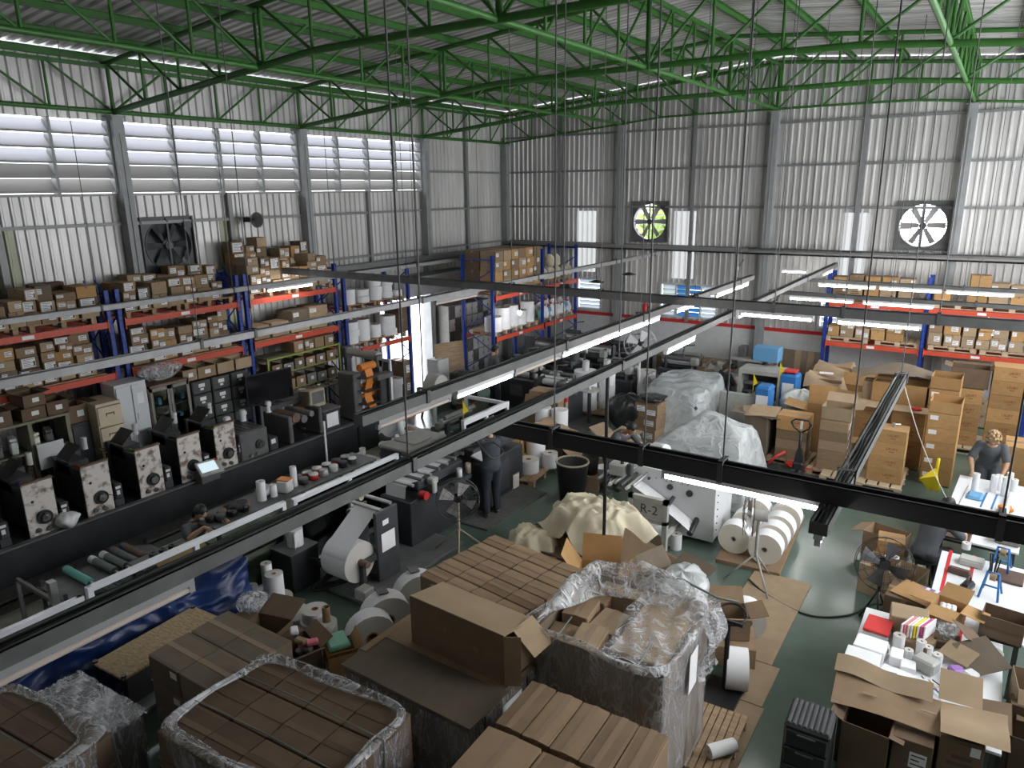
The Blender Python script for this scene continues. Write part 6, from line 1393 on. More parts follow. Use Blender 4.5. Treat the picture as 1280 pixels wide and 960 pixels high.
standfan((-2.42,9.75,0),-1.32,.31,1.10,'tall grey standing fan turned sideways before the label reels','fan_guard','mach_lt')
standfan((-6.38,8.05,0),.65,.33,1.05,'black-guarded standing fan on an olive pole, near the label press','fan_guard','cream_dk',0,'fan_blade_grey',.5)
standfan((-.68,9.55,0),.25,.34,.92,'big black fan among cartons, facing the packing table','black','black',.35,'mach_dk',.2)
# cardboard strips and reels along the torn-film load
m=MB()
for k,(y0,y1,x0,x1) in enumerate(((5.7,7.2,-1.86,-1.42),(7.2,8.0,-1.9,-1.45),(8.0,10.2,-2.35,-1.55))): m.bb(x0,x1,y0,y1-.01,.0,.012+.004*k)
tag(obj('cardboard_mat',m,'card_pale',None,(-.06,0,.001),0),'flattened cardboard strips along the green floor edge','cardboard')
reel((-2.02,8.35,.255),.24,.26,'white reel leaning on cardboard, alone by the green floor','reels on the cardboard strips','x',PI/2+.45)
reel((-1.98,7.35,.25),.24,.24,'white reel half hidden behind the torn film','reels on the cardboard strips','x',.35)
pallet((-1.78,6.3,.02),.05,'worn wooden pallet edge beside the torn-film load','floor pallets',.5,1.0,.12)
o=reel((-1.72,6.0,.22),.07,.3,'small brown paper roll lying on the worn pallet','reels on the cardboard strips','x',.9,'white'); 
cable('black cable curling over the green floor to the packing table',[(-2.4,9.8,.05),(-2.06,9.57,.012),(-1.48,9.36,.012),(-1.03,9.64,.012),(-.80,10.1,.012),(-.62,10.15,.012),(-.72,9.95,.012),(-.9,9.8,.012),(-.75,9.55,.05)],.014)
# ---------- packing tables and what lies on them
def table(label,x,y,w,d,rz,h=.75,top='white'):
    t=thing('packing_table',label,'table',(x,y,0),rz); m=MB(); m.rbox((0,0,h-.015),(w,d,.03),.004); obj('tabletop',m,top,t)
    for a in (-1,1):
        for b in (-1,1): m=MB(); m.bb(a*(w/2-.06)-.025,a*(w/2-.06)+.025,b*(d/2-.08)-.025,b*(d/2-.08)+.025,0,h-.03); obj('leg',m,'mach_dk',t)
        m=MB(); m.bb(-w/2+.05,w/2-.05,a*(d/2-.08)-.02,a*(d/2-.08)+.02,h-.09,h-.031); obj('apron',m,'mach_dk',t)
    return t
table('white packing table with taped top, nearer one',.36,9.75,.96,1.95,-.03); table('white packing table where the curly-haired woman works',.38,12.58,.98,2.75,-.06)
table('low white table buried under cartons and stationery',-.06,7.72,1.36,1.9,0,.75)
Z=.752
def it(name,cat,label,mb,mats,x,y,z=Z,rz=0,group=None): return tag(obj(name,mb,mats,None,(x,y,z),rz),label,cat,group)
def slab(w,d,h,mi=0,r=.006): m=MB(); m.rbox((0,0,h/2),(w,d,h),r,mi); return m
for k,(x,c) in enumerate(((-.02,'red'),(.25,'red'))): m=MB(); m.bb(-.02,.02,-1.2,1.2,0,.002); it('floor_tape','tape',('red tape strip on the nearer packing table, by the kettle','red tape strip on the nearer packing table, by the blue frames')[k],m,c,x,9.6,Z,-.03)
it('red_book','book','red album on top of magazines at the table corner',slab(.26,.34,.03),'red',-.55,8.12,.86,-.05); it('magazine_pile','magazines','pile of magazines beneath the red album',slab(.25,.33,.10),'white_dull',-.55,8.12,.752,-.03)
for i,(x,y,w,d,h) in enumerate(((-.57,7.70,.30,.26,.14),(-.60,7.33,.32,.24,.20),(-.32,7.72,.12,.2,.1),(-.20,7.60,.14,.16,.09),(-.45,8.08-.22,.1,.1,.06))):
    it('white_box','box','white paper box, %s'%('flat one before the red album','deep one by the folded carton','slim one in a row of two','barred one in a row of two','tiny one by the label roll')[i],slab(w,d,h),'paper' if i!=1 else 'white',x,y,.752,.04*i-.05)
m=MB(); m.rbox((0,0,.09),(.22,.42,.18),.01); it('wide_roll','paper roll','white box-like roll with blue tape at the table end',m,'paper',-.22,7.25,.72,1.4)
for k in range(3): m=MB(); m.bb(-.085,.085,-.015,.015,.181,.184); it('tape_strip','tape','blue tape strip on the white block, %s of three'%ordn(k),m,'blue',-.36+.14*k,7.24,.722,.1,'blue tape strips')
m=MB(); m.rbox((0,0,.11),(.38,.32,.22),.01); it('cream_carton','carton','pale carton carrying the paper samples',m,'card_pale',-.28,8.42,.752,.1)
for i in range(8): it('paper_pad','paper pad','sample pad standing in the row beside the pale carton, %s'%ordn(i),slab(.018,.26,.16,0,.003),('paper','pink','paper_warm','paper','yellow','paper','magenta','paper')[i],-.28+.03*i,8.15+.01*i,.97 if False else .86,-.35,'sample pads')
it('card_box','box','tan block beneath the sample pads',slab(.34,.30,.10),'card',-.18,8.14,.755,-.3)
for i,(x,y,r,h) in enumerate(((-.33,7.98,.06,.16),(-.22,7.86,.045,.09),(-.12,8.0,.05,.15),(-.05,8.0,.045,.11),(.04,7.85,.05,.14),(.18,10.95,.055,.09))): reel((x,y,.755),r,h,'small white tape roll, %s'%('tallest by the red album','squat one on the white card','first by the clear bowls','second by the clear bowls','third by the clear bowls','alone near the seated woman')[i],'small tape rolls')
it('clear_box','box','grey translucent box among pens',slab(.22,.17,.14,0,.02),'mach_lt',-.05,7.72,.755,-.4)
for i in range(12): m=MB(); m.cyl((-.08,0,0),(.08,0,0),.006,n=6); it('pen','pen','%s pen in the scatter, %s from the white block'%(('blue','red','orange','black','green','blue','orange','black','white','orange','blue','red')[i],ordn(i)),m,('blue','red','orange','black','teal','blue','orange','black','white','orange','blue','red')[i],-.02+.03*i-.1*(i%2),7.35+.05*(i%4),.765+.008*(i%3),U(-1.4,-.3),'pens on the table')
m=MB(); m.lathe([(.07,0),(.09,.06),(.1,.1),(.095,.1),(.085,.06),(.0,.02)],16); it('bowl','bowl','clear plastic bowl by the cardboard',m,'film_dense',.10,8.30,.86)
it('card_box','box','brown block under the clear bowl',slab(.24,.22,.10),'card_dk',.10,8.30,.755)
bag((.10,8.55,.755),.12,.16,'clear crumpled bag behind the bowl','film_dense',101)
for i,(x,y,w,d,a,c) in enumerate(((.22,8.02,.3,.24,-.5,'pink'),(.42,8.05,.42,.36,-.9,'card_grey'),(.30,8.35,.3,.3,.6,'card_dk'))):
    o=it('cardboard_sheet','cardboard',('pink printed pad tilted beside the wrapped packs','grey folded cardboard flap by the wrapped packs','dark cardboard piece behind the pink pad')[i],slab(w,d,.03 if i==0 else .008),c if c!='pink' else 'card_pale',x,y,.86+.04*i,a); o.rotation_euler=(.35-.1*i,.25*i,a)
for i in range(4): it('wrapped_pack','pack','film-wrapped pack in the low carton corner, %s'%ordn(i),slab(.14,.12,.12,0,.02),('white_dull','mach_lt','purple','white_dull')[i],.22+.12*(i%2),7.62+.12*(i//2),.755,.3*i,'film-wrapped packs')
# open cartons on the table
opc((.08,8.88,.755),.30,.26,.20,-.25,'orange open carton holding white caps',None,'card_or',.9,(1,1,1,1),fa=(95,70,90,95))
for i in range(6): m=MB(); m.lathe([(0,0),(.035,0),(.035,.03),(0,.035)],10); it('cap','cap','white cap in the orange carton, %s'%ordn(i),m,'white',.02+.05*(i%3),8.84+.06*(i//3),.90,0,'white caps')
opc((.60,8.85,.755),.40,.30,.26,-.12,'deep brown open carton at the far table edge',None,'card_dk',.4,(1,0,0,0),fa=(175,0,0,0))
m=MB(); m.ring((0,0,0),(0,0,.012),.11,.03,20); it('disc','disc','grey plastic disc beside the deep brown carton',m,'mach_lt',.52,8.42,.76)
m=MB(); m.rbox((0,0,.005),(.55,.44,.008),.002); o=it('cardboard_sheet','cardboard','orange cardboard flap carrying the purple pack',m,'card_or',-.22,9.22,.80,-.35)
carton((-.36,9.25,0),.42,.5,.79,-.1,'card_dk',0,'brown closed carton beneath the orange flap','cartons by the packing table')
it('purple_pack','pack','purple wrapped pack with white strips on the orange flap',slab(.22,.18,.05,0,.015),'purple',-.12,9.24,.812,-.3)
for k in range(2): it('paper_label','label','white strip on the purple pack, %s'%ordn(k),slab(.04,.16,.004,0,.001),'paper',-.17+.1*k,9.24,.863,-.3,'strips on the purple pack')
m=MB(); m.rbox((0,0,.05),(.12,.22,.10),.03); m.tube([(0,-.09,.10),(0,-.05,.16),(0,.06,.16),(0,.09,.10)],.012,6,1); it('steam_iron','iron','black and glass appliance on the packing table by the red tape',m,['black','black'],.24,9.75,Z,-.3)
m=MB(); m.rbox((0,0,.04),(.28,.2,.08),.015); m.rbox((0,0,.085),(.26,.17,.01),.004); it('grey_tray','tray','grey flat tray box beside the tape roll',m,'mach_lt',.26,10.50,Z,-.12)
it('maroon_case','case','maroon case between tray and appliance',slab(.26,.1,.08,0,.02),'brown_tray',.14,10.12,Z,-.15)
m=MB()
for a in range(6): m.cyl((.03*math.cos(a),.03*math.sin(a),0),(.06*math.cos(a),.06*math.sin(a),.22+.02*a),.008,n=5)
it('tool_cup','tools','bundle of dark tools standing on the packing table',m,'black',.50,10.35,Z)
for k,(x,y) in enumerate(((.48,9.75),(.58,10.55))):
    t=thing('tape_stand','blue steel tape stand, %s'%('nearer one with a roll','farther one by the tools')[k],'tape stand',(x,y,Z),-.15)
    m=MB()
    for s in (-.1,.1): m.tube([(s,-.14,0),(s*.6,0,.30),(s,.14,0)],.014,6)
    m.tube([(-.07,-.07,.15),(.07,-.07,.15)],.012,6); m.tube([(-.06,0,.30),(.06,0,.30)],.012,6); obj('frame',m,'blue',t); m=MB(); m.cyl((-.03,0,.25),(.03,0,.25),.05,n=14); obj('roll',m,'card_pale',t)
for k,(x,y) in enumerate(((.62,12.1),(.68,10.35),(.08,11.35))): it('brown_tray','tray','dark maroon tray, %s'%('by the standing rolls','at the nearer table rim','before the seated woman')[k],slab(.30,.36,.03),'brown_tray',x,y,Z,-.08,'maroon trays')
for i,(x,y) in enumerate(((.20,13.2),(.45,13.35),(.52,13.5),(.60,13.25),(.66,13.6),(.72,13.4))):
    reel((x,y,Z),.05,.34-.03*(i%3),'tall white roll on the far packing table, %s from the blue pack'%ordn(i),'tall rolls on the packing table')
it('blue_pack','pack','clear pack of blue pieces on the far packing table',slab(.22,.3,.08,0,.03),'blue_lt',.22,12.95,Z,-.1)
for k in range(3): it('tape_strip','tape','blue strip along the white paper on the far table, %s'%ordn(k),slab(.025,.7,.003,0,.001),'blue',.34+.14*k,12.9,Z+.03,-.1,'blue strips on the far table')
it('white_sheet','paper','white wrapping paper spread on the far packing table',slab(.7,1.3,.025),'paper',.40,12.8,Z-.0,-.1)
m=MB(); m.tube([(0,-1.0,.10),(0.02,0,.12),(0,.9,.1)],.035,8); it('paper_tube','paper roll','long white paper tube lying along the far table',m,'paper',.60,12.3,Z,-.1)
for k in range(4): it('small_case','case','small white device before the seated woman, %s'%ordn(k),slab(.12,.1,.06,0,.015),('white','white_dull','mach_lt','white')[k],.02+.13*k,11.75+.05*(k%2),Z,.2*k,'devices by the seated woman')
m=MB(); m.rbox((0,0,.07),(.3,.3,.14),.02); m.rbox((-.05,-.1,.145),(.12,.1,.01),.003,1); it('printer','printer','brown-grey machine block at the far table rim',m,['cab_grey','black'],.66,11.5,Z,-.1)
bag((.62,12.55,Z),.1,.14,'orange bag by the paper tube','orange',102)
# cartons under and around
opc((-.85,11.75,0),.55,.42,.40,-.25,'open carton of envelopes on the floor near the seated woman',None,'card',.5,(0,0,1,0),fa=(0,0,110,0))
opc((-.62,10.55,0),.75,.5,.44,-.25,'divided open carton behind the big black fan',None,'card_pale',.0,(0,0,0,0))
m=MB(); m.bb(-.004,.004,-.24,.24,.02,.42); tag(obj('divider',m,'card_pale',None,(-.62,10.55,.0),-.25),'cardboard divider in the carton behind the fan','divider')
m=MB(); m.ring((0,0,0),(0,0,.02),.05,.035,14); m.ring((.09,0,0),(.09,0,.02),.05,.035,14); tag(obj('white_ring',m,'white',None,(-.72,10.78,.442),.3),'pair of white rings on the divided carton rim','rings')
carton((-.75,11.35,0),.36,.36,.5,.1,'card_or',0,'orange carton half hidden behind the seated woman','cartons by the packing table')
# near heap: labelled cartons with the broken-down one on top
for i,(x,y,w,h,lb) in enumerate(((-.42,6.62,.40,.78,'tall dark open carton at the table end'),(-.05,6.68,.32,.40,'labelled carton, lower middle of the heap'),(.30,6.82,.34,.44,'labelled carton, lower end of the heap'))):
    if i==0: opc((x,y,0),w,.4,h,-.05,lb,None,'card_dk',.3,(0,0,1,1),fa=(0,0,60,100))
    else:
        carton((x,y,0),w,.4,h,-.05+.05*i,'card_dk',1+i,lb,'labelled cartons of the near heap'); carton((x,y,h+.001),w,.4,h-.02,-.05+.08*i,'card_dk',1 if i==1 else 6,lb.replace('lower','upper'),'labelled cartons of the near heap')
opc((.93,7.2,0),.5,.5,.84,.0,'big brown open carton beside the heap, lids folded back',None,'card_dk',.5,(0,1,1,0),fa=(0,100,100,0))
opc((.90,7.78,.0),.4,.4,.95,.1,'tan open carton with one lid standing, at the frame edge',None,'card_pale',.7,(1,0,0,0),fa=(150,0,0,0))
t=thing('broken_down_carton','large tan carton broken down and spread over the heap','cardboard',(-.1,6.95,.90),.06)
m=MB(); m.grid(14,6,lambda u,v:(-.68+1.15*u,-.36+.42*v,.02*math.sin(5*u)+.03*v-.05*(1-v))); obj('panel',m,'card',t)
m=MB(); m.grid(6,6,lambda u,v:(.22+.52*u,-.40+.46*v,.02+.05*u*v+.02*math.sin(6*v))); obj('panel',m,'card_open',t)
m=MB(); m.grid(10,4,lambda u,v:(-.70+.85*u,.02+.22*v-.1*u,.05+.06*v+.02*math.sin(8*u))); obj('flap',m,'card_pale',t)
m=MB(); m.grid(6,4,lambda u,v:(.2+.35*u,.06+.30*v,.04+.14*v)); obj('flap',m,'card_open',t)
for x in (-.36,.12): m=MB(); m.bb(x-.06,x+.06,-.2,-.17,.02,.024); obj('tape',m,'tape',t,(0,0,.01))
t=thing('drawer_tower','black plastic drawer tower with ribbed top','drawer tower',(-.87,6.28,0),.03)
m=MB(); m.rbox((0,0,.41),(.40,.42,.82),.02); obj('body',m,'black',t)
for k in range(8): m=MB(); m.rbox((-.165+.047*k,0,.825),(.03,.38,.02),.006); obj('rib',m,'mach_dk',t)
for k in range(4): m=MB(); m.rbox((0,-.215,.12+.19*k),(.36,.02,.165),.012); d=obj('drawer',m,'bag_black',t); m=MB(); m.rbox((0,-.232,.18+.19*k),(.16,.02,.02),.006); obj('handle',m,'mach_dk',d)
# yellow folded floor sign
t=thing('wet_floor_sign','yellow bent floor sign lying by the far packing table','sign',(-.42,14.75,0),.3); m=MB(); m.add([(-.25,0,.3),(.0,-.12,.42),(.05,.15,.5),(-.05,.1,.05),(.12,-.05,.1)],[(0,1,2),(0,3,1),(1,4,2),(3,4,1),(0,2,3),(2,4,3)]); obj('panel',m,'yellow',t); m=MB(); m.tube([(.05,.12,.35),(.06,.13,.68)],.03,6); obj('handle',m,'yellow',t)
standfan((1.25,14.6,0),-.6,.33,.75,'dark fan at the frame edge behind the curly-haired woman','black','black',0,'mach_dk',.3)
cable('pale string hanging from the short rail down to the far packing table',[(-.76,9.7,3.33),(-.55,10.3,2.5),(-.3,11.0,1.7),(.05,11.7,.83)],.006,'paper_warm','string')
# ---------- middle and back of the hall
# partitioned head machine, tub and discs by the partition end
t=thing('web_machine','dark web machine with flat cover at the partition end','machine',(-8.75,9.75,0)); m=MB(); m.rbox((0,0,.5),(.7,1.1,1.0),.02); obj('body',m,'mach_dk',t); m=MB(); m.rbox((0,0,1.03),(.72,1.15,.06),.02); m.rbox((0,0,1.07),(.5,.5,.02),.01); obj('cover',m,'cab_grey',t); m=MB(); m.cyl((.34,-.3,.8),(.37,-.3,.8),.06,n=14); obj('dial',m,'black',t)
t=thing('web_machine','open roller machine with yellow pennant beside the thick white beam','machine',(-8.72,11.35,0)); m=MB(); m.rbox((0,0,.35),(.7,1.3,.7),.02); m.rbox((-.25,.3,.9),(.1,.3,.5),.02); m.rbox((-.25,-.3,.9),(.1,.1,.5),.02); obj('frame',m,'mach_dk',t)
for k in range(4): m=MB(); m.cyl((-.45+.1*k,-.5,.85+.1*k),(-.45+.1*k,.5,.85+.1*k),.08-.01*k,n=12); obj('roller',m,('mach_dk','cab_grey','steel','mach_mid')[k],t)
m=MB(); m.cyl((.1,-.2,.7),(.1,-.2,1.5),.008,n=5); m.add([(.1,-.2,1.48),(.1,-.2,1.2),(.2,-.15,1.28)],[(0,1,2)]); obj('pennant',m,'yellow',t); m=MB(); m.rbox((.1,.4,.85),(.2,.2,.25),.03); obj('box',m,'orange',t)
t=thing('tub','round white tub lined with film in the press aisle','tub',(-9.32,10.72,0)); m=MB(); m.lathe([(0,.42),(.30,.42),(.33,.75),(.345,.76),(.345,.79),(.31,.79),(.30,.70),(0,.66)],24); obj('basin',m,'white',t); m=MB(); m.cyl((0,0,0),(0,0,.42),.16,n=14); obj('stand',m,'mach_mid',t)
m=MB(); m.lathe([(0,0),(.09,.0),(.1,.05),(0,.07)],12); tag(obj('rag',m,'lime',None,(-9.25,10.80,.70)),'lime rag in the round white tub','rag'); 
for i,(x,y,z,r) in enumerate(((-9.5,10.05,.72,.33),(-9.25,9.55,.72,.16))):
    t=thing('turntable','white round disc on a post, %s'%('wide one before the tub','small one with brown rim')[i],'disc stand',(x,y,0)); m=MB(); m.cyl((0,0,z),(0,0,z+.03),r,n=28); obj('disc',m,'white' if i==0 else 'rust_brown',t); m=MB(); m.cyl((0,0,0),(0,0,z),.04,n=10); m.cyl((0,0,0),(0,0,.03),.15,n=14); obj('post',m,'mach_dk',t); m=MB(); m.cyl((0,0,z+.03),(0,0,z+.15),.03,n=10); obj('spindle',m,'white',t)
t=thing('side_table','white-topped low table by the partition end','table',(-9.5,9.15,0)); m=MB(); m.rbox((0,0,.66),(.8,.6,.03),.005); obj('top',m,'white_dull',t)
for x in (-.35,.35):
    for y in (-.25,.25): m=MB(); m.bb(x-.02,x+.02,y-.02,y+.02,0,.65); obj('leg',m,'mach_dk',t)
reel((-9.55,9.2,.68),.06,.22,'brown-grey cylinder standing on the white-topped low table',None,kind='white')
m=MB(); m.lathe([(0,0),(.06,0),(.06,.08),(0,.09)],12); tag(obj('ink_tin',m,'purple',None,(-10.35,8.7,.2)),'purple tin on the checker-plate step','ink tin')
# white sheets spread on the aisle floor by the door
m=MB(); m.grid(16,16,lambda u,v:(-10.9+1.3*u,11.3+1.0*v,.35+.10*math.sin(5*u+3*v)+.05*math.sin(11*v)-.25*abs(u-.5))); tag(obj('plastic_sheet',m,'paper'),'pale blue-white sheeting heaped behind the white tub','sheet')
# reel stand in the doorway light
t=thing('reel_stand','grey reel mounted on a dark unwinding stand in the doorway light','reel stand',(-11.5,13.7,0)); m=MB(); m.ring((-.12,0,.85),(.24,0,.85),.27,.04,24,0,1); obj('reel',m,['paper_side','paper_side'],t); m=MB(); m.tube([(-.2,0,.85),(-.2,-.3,0)],.03,6); m.tube([(-.2,0,.85),(-.2,.3,0)],.03,6); m.tube([(.3,0,.85),(.3,-.3,0)],.03,6); m.tube([(.3,0,.85),(.3,.3,0)],.03,6); m.tube([(-.25,0,.85),(.35,0,.85)],.03,6); m.tube([(.3,0,.8),(1.0,.1,.9)],.025,6); obj('stand',m,'mach_dk',t)
# lockers and doorway odds
t=thing('locker_bank','grey bank of pigeonhole lockers, some doors missing, by the doorway','lockers',(XW+.72,17.6,0),PI/2)
m=MB(); w,h=2.0,2.3
m.bb(-w/2,w/2,.42,.45,0,h)
for i in range(8): x=-w/2+i*w/7; m.bb(x-.012,x+.012,0,.45,0,h)
for k in range(7): z=.03+k*(h-.05)/6; m.bb(-w/2,w/2,0,.45,z-.012,z+.012)
obj('carcass',m,'cab_grey',t)
for i in range(7):
    for k in range(6):
        if i<3 and k<4 and not(i==2 and k==3): continue
        x=-w/2+(i+.5)*w/7; z=.03+(k+.5)*(h-.05)/6
        m=MB(); m.rbox((x,-.008,z),(w/7-.03,.016,(h-.05)/6-.03),.004); m.bb(x+.08,x+.10,-.022,-.016,z-.03,z+.05,1); obj('door',m,['white_dull' if (i+k)%5 else 'mach_mid','black'],t)
m=MB(); m.rbox((0,0,.8),(.9,.03,1.6),.004); o=tag(obj('plywood_board',m,'wood',None,(-12.05,15.15,0),1.2),'brown plywood board leaning before the lockers','board'); o.rotation_euler=(-.1,0,1.2)
t=thing('white_unit','narrow white cabinet standing by the doorway','cabinet',(-12.3,14.85,0)); m=MB(); m.rbox((0,0,.6),(.4,.45,1.2),.01); obj('body',m,'white_dull',t); m=MB(); m.rbox((0,-.23,.6),(.36,.015,1.12),.005); obj('door',m,'white',t)
t=thing('control_cabinet','black control cabinet with a paper notice beside the worker','cabinet',(-11.25,14.6,0)); m=MB(); m.rbox((0,0,.5),(.55,.5,1.0),.02); obj('body',m,'black',t); m=MB(); m.bb(-.2,.12,-.256,-.251,.15,.5); obj('notice',m,'paper',t)
for k in range(5): m=MB(); m.tube([(-.2+.1*k,-.2,1.0),(-.2+.1*k,0,1.06),(.3,.2+.02*k,.9)],.012,5); obj('hose',m,'mach_mid',t)
m=MB(); m.rbox((0,0,.2),(.4,.3,.4),.02); tag(obj('crate',m,'cab_grey',None,(-11.6,15.0,0)),'grey plastic crate by the control cabinet','crate'); m=MB(); m.rbox((0,0,.05),(.3,.12,.1),.01); o=tag(obj('wood_block',m,'wood_pale',None,(-11.62,15.0,.41),.5),'tilted wooden block on the grey crate','block')
opencarton((-10.72,14.05,0),.45,.4,.45,.2,'brown open carton before the control cabinet',None,'card_dk',.4,(1,0,0,1),fa=(90,0,0,90))
# row of dark machines along the corner rack
random.seed(77)
def dark_machine(x,y,w,d,h,seed,label,rz=0.):
    rr=random.Random(seed); t=thing('printing_machine',label,'machine',(x,y,0),rz)
    m=MB(); m.rbox((0,0,h*.35),(w,d,h*.7),.03); obj('base',m,'mach_dk',t)
    for s in (-1,1): m=MB(); m.rbox((s*w*.32,0,h*.8),(.08,d*.8,h*.5),.03); obj('side_frame',m,rr.choice(['mach_mid','mach_dk','black']),t)
    for k in range(6): z=h*(.68+.08*k); y_=rr.uniform(-d*.35,d*.35); m=MB(); m.cyl((-w*.42,y_,z),(w*.42,y_,z),rr.uniform(.03,.09),n=12); obj('roller',m,rr.choice(['steel','mach_mid','mach_dk','white_dull','black']),t)
    m=MB(); m.rbox((w*.36,-d*.3,h*.95),(.2,.2,.22),.03); obj('control_box',m,rr.choice(['mach_lt','mach_mid','mach_lt']),t); m=MB(); m.rbox((-w*.1,d*.2,h*1.05),(.3,.25,.14),.03); obj('control_box',m,rr.choice(['mach_lt','mach_mid','mach_lt']),t)
    m=MB(); m.tube([(0,0,h),(0,.1,h*1.3),(.3,.1,h*1.35)],.022,6); obj('arm',m,'mach_mid',t)
    m=MB(); m.cyl((w*.5-.02,d*.1,h*.75),(w*.5+.03,d*.1,h*.75),.11,n=16); obj('hand_wheel',m,'steel',t)
    m=MB(); m.bb(-w*.2,w*.15,-d/2-.004,-d/2,h*.3,h*.55); obj('notice',m,rr.choice(['paper','mach_mid','mach_mid']),t)
    return t
dark_machine(-10.1,15.9,1.1,1.0,1.15,1,'black printing machine in front of the standing worker'); dark_machine(-9.75,17.4,1.2,1.0,1.2,2,'black machine with pale rollers below the bare bulb'); dark_machine(-9.4,18.45,1.2,.9,1.1,3,'dark machine third along the corner rack'); dark_machine(-8.7,19.3,1.1,.8,1.1,4,'grey machine against the gable under the first slit window'); dark_machine(-8.75,15.1,1.0,1.1,1.05,5,'dark machine with a white notice behind the kraft cartons'); dark_machine(-8.15,17.45,1.2,.9,1.0,6,'dark machine beside the round white fan'); dark_machine(-7.0,19.2,1.2,.8,1.0,7,'low grey machine under the blue window'); dark_machine(-10.55,19.3,.55,.7,1.25,8,'tall dark machine in the gable corner')
t=thing('blower','big black round blower with blue nameplate','blower',(-9.85,16.65,0)); m=MB(); m.cyl((-.3,0,1.35),(.3,0,1.35),.34,n=24); m.rbox((0,0,.5),(.5,.5,1.0),.03); obj('drum',m,'black',t); m=MB(); m.bb(.301,.306,-.1,.1,1.2,1.5); obj('nameplate',m,'blue_lt',t); m=MB(); m.rbox((-.5,-.2,1.35),(.3,.06,.8),.01); obj('panel',m,'mach_dk',t)
# round white wall-less fan on white post
t=standfan((-7.15,16.55,0),.35,.40,1.85,'round white fan high on a white post','white','white',0,'white',.3)
for i,(x,y,r,n,kk) in enumerate(((-8.35,15.95,.30,1,0),(-7.95,16.35,.22,1,0))):
    t=thing('reel_drum','tall white drum of stacked reels on a pallet, %s'%('wider one','slimmer one beside it')[i],'reel drum',(x,y,.13)); m=MB()
    for k in range(5): m.cyl((0,0,.2*k),(0,0,.2*k+.195),r*(1-.01*(k%2)),n=24)
    obj('drum',m,'white',t); m=MB(); m.cyl((0,0,1.0),(0,0,1.25),.09,n=14); obj('core',m,'white_dull',t)
pallet((-8.15,16.15,0),.1,'pallet under the tall white drums','floor pallets',1.2,1.0,.125)
for k in range(5): reel((-7.2,17.15,.02+.2*k),.24-.01*(k%2),.198,'white reel in the tall pile behind the round fan, %s layer'%LAY[k],'reel pile behind the round fan')
t=thing('turntable','round pale disc table with a grey hub before the dark machine','disc stand',(-7.85,15.2,0)); m=MB(); m.cyl((0,0,.85),(0,0,.88),.26,n=26); obj('disc',m,'mach_lt',t); m=MB(); m.cyl((0,0,0),(0,0,.85),.05,n=10); obj('post',m,'mach_dk',t); m=MB(); m.cyl((0,0,.88),(0,0,1.06),.04,n=10); obj('hub',m,'white_dull',t)
opencarton((-8.55,13.75,.0),.75,.5,.70,.1,'large kraft carton with broken lid beside the white frame',None,'card',.4,(0,1,0,0),fa=(0,20,0,0)); carton((-8.5,14.25,.0),.7,.45,1.0,.05,'card',0,'tall brown carton with red edge behind the broken one','cartons beside the white frame')
t=thing('stand_post','olive motor on a slim stand with red band','motor stand',(-8.05,13.95,0)); m=MB(); m.cyl((0,0,0),(0,0,.8),.03,n=8); m.cyl((0,0,0),(0,0,.02),.15,n=12); obj('post',m,'mach_dk',t); m=MB(); m.rbox((0,0,.92),(.16,.16,.22),.03); m.cyl((.2,.1,.7),(.2,.1,1.3),.04,n=10); obj('motor',m,'cream_dk',t); m=MB(); m.cyl((.2,.1,.85),(.2,.1,.95),.045,n=10); obj('band',m,'red',t)
# white pails, kraft sheet and reels beyond the standing man
for i,(x,y,h) in enumerate(((-7.95,12.85,.55),(-7.55,12.95,.55),(-8.05,13.35,.85),(-7.65,13.4,.85))): 
    m=MB(); m.cyl((0,0,0),(0,0,h*.48),.19,n=20); m.cyl((0,0,h*.5),(0,0,h),.185,n=20); tag(obj('reel_drum',m,'white',None,(x,y,.02)),'white drum of two reels by the kraft sheet, %s'%('nearest partition','nearest walkway','taller, partition side','taller, walkway side')[i],'reel drum','white drums by the kraft sheet')
pallet((-7.55,11.55,0),.12,'pallet of white reels beyond the standing man','floor pallets',1.2,1.1,.125)
hz=.13
for k in range(3): reel((-7.42,12.0,hz),.20,.175,'white reel, %s layer of the pile on the low pallet'%LAY[k],'reels on the low pallet'); hz+=.18
reel((-7.28,11.5,.13),.21,.26,'single white reel at the low pallet corner','reels on the low pallet'); reel((-7.85,12.2,.13),.2,.2,'white reel half under the flap on the low pallet','reels on the low pallet'); reel((-7.05,11.95,.13),.16,.3,'slim white reel at the walkway side of the low pallet','reels on the low pallet')
reel((-7.35,10.95,.0),.17,.28,'tan core reel on the floor beside the standing man','reels on the low pallet',kind='tan')
opencarton((-7.82,11.72,.13),.5,.45,.6,.3,'kraft carton with orange flap on the low pallet',None,'card_or',.8,(1,0,1,1),fa=(100,0,60,50))
bag((-7.62,11.75,.13),.14,.25,'lime-yellow bag on the low pallet','lime',111)
m=MB(); m.grid(24,20,lambda u,v:(-.75+1.5*u,-.5+1.0*v+.15*math.sin(4*u),.42+.16*math.sin(3*u+2*v)+.05*math.sin(13*u-7*v)+.04*math.sin(17*v)-.25*max(0,u-.7))); tag(obj('kraft_sheet',m,'kraft',None,(-7.25,12.75,.05),-.2),'crumpled kraft sheet thrown over reels beyond the low pallet','paper sheet')
carton((-7.35,12.75,.0),.8,.5,.42,-.2,'card_dk',0,'dark carton under the crumpled kraft sheet','cartons beside the white frame')
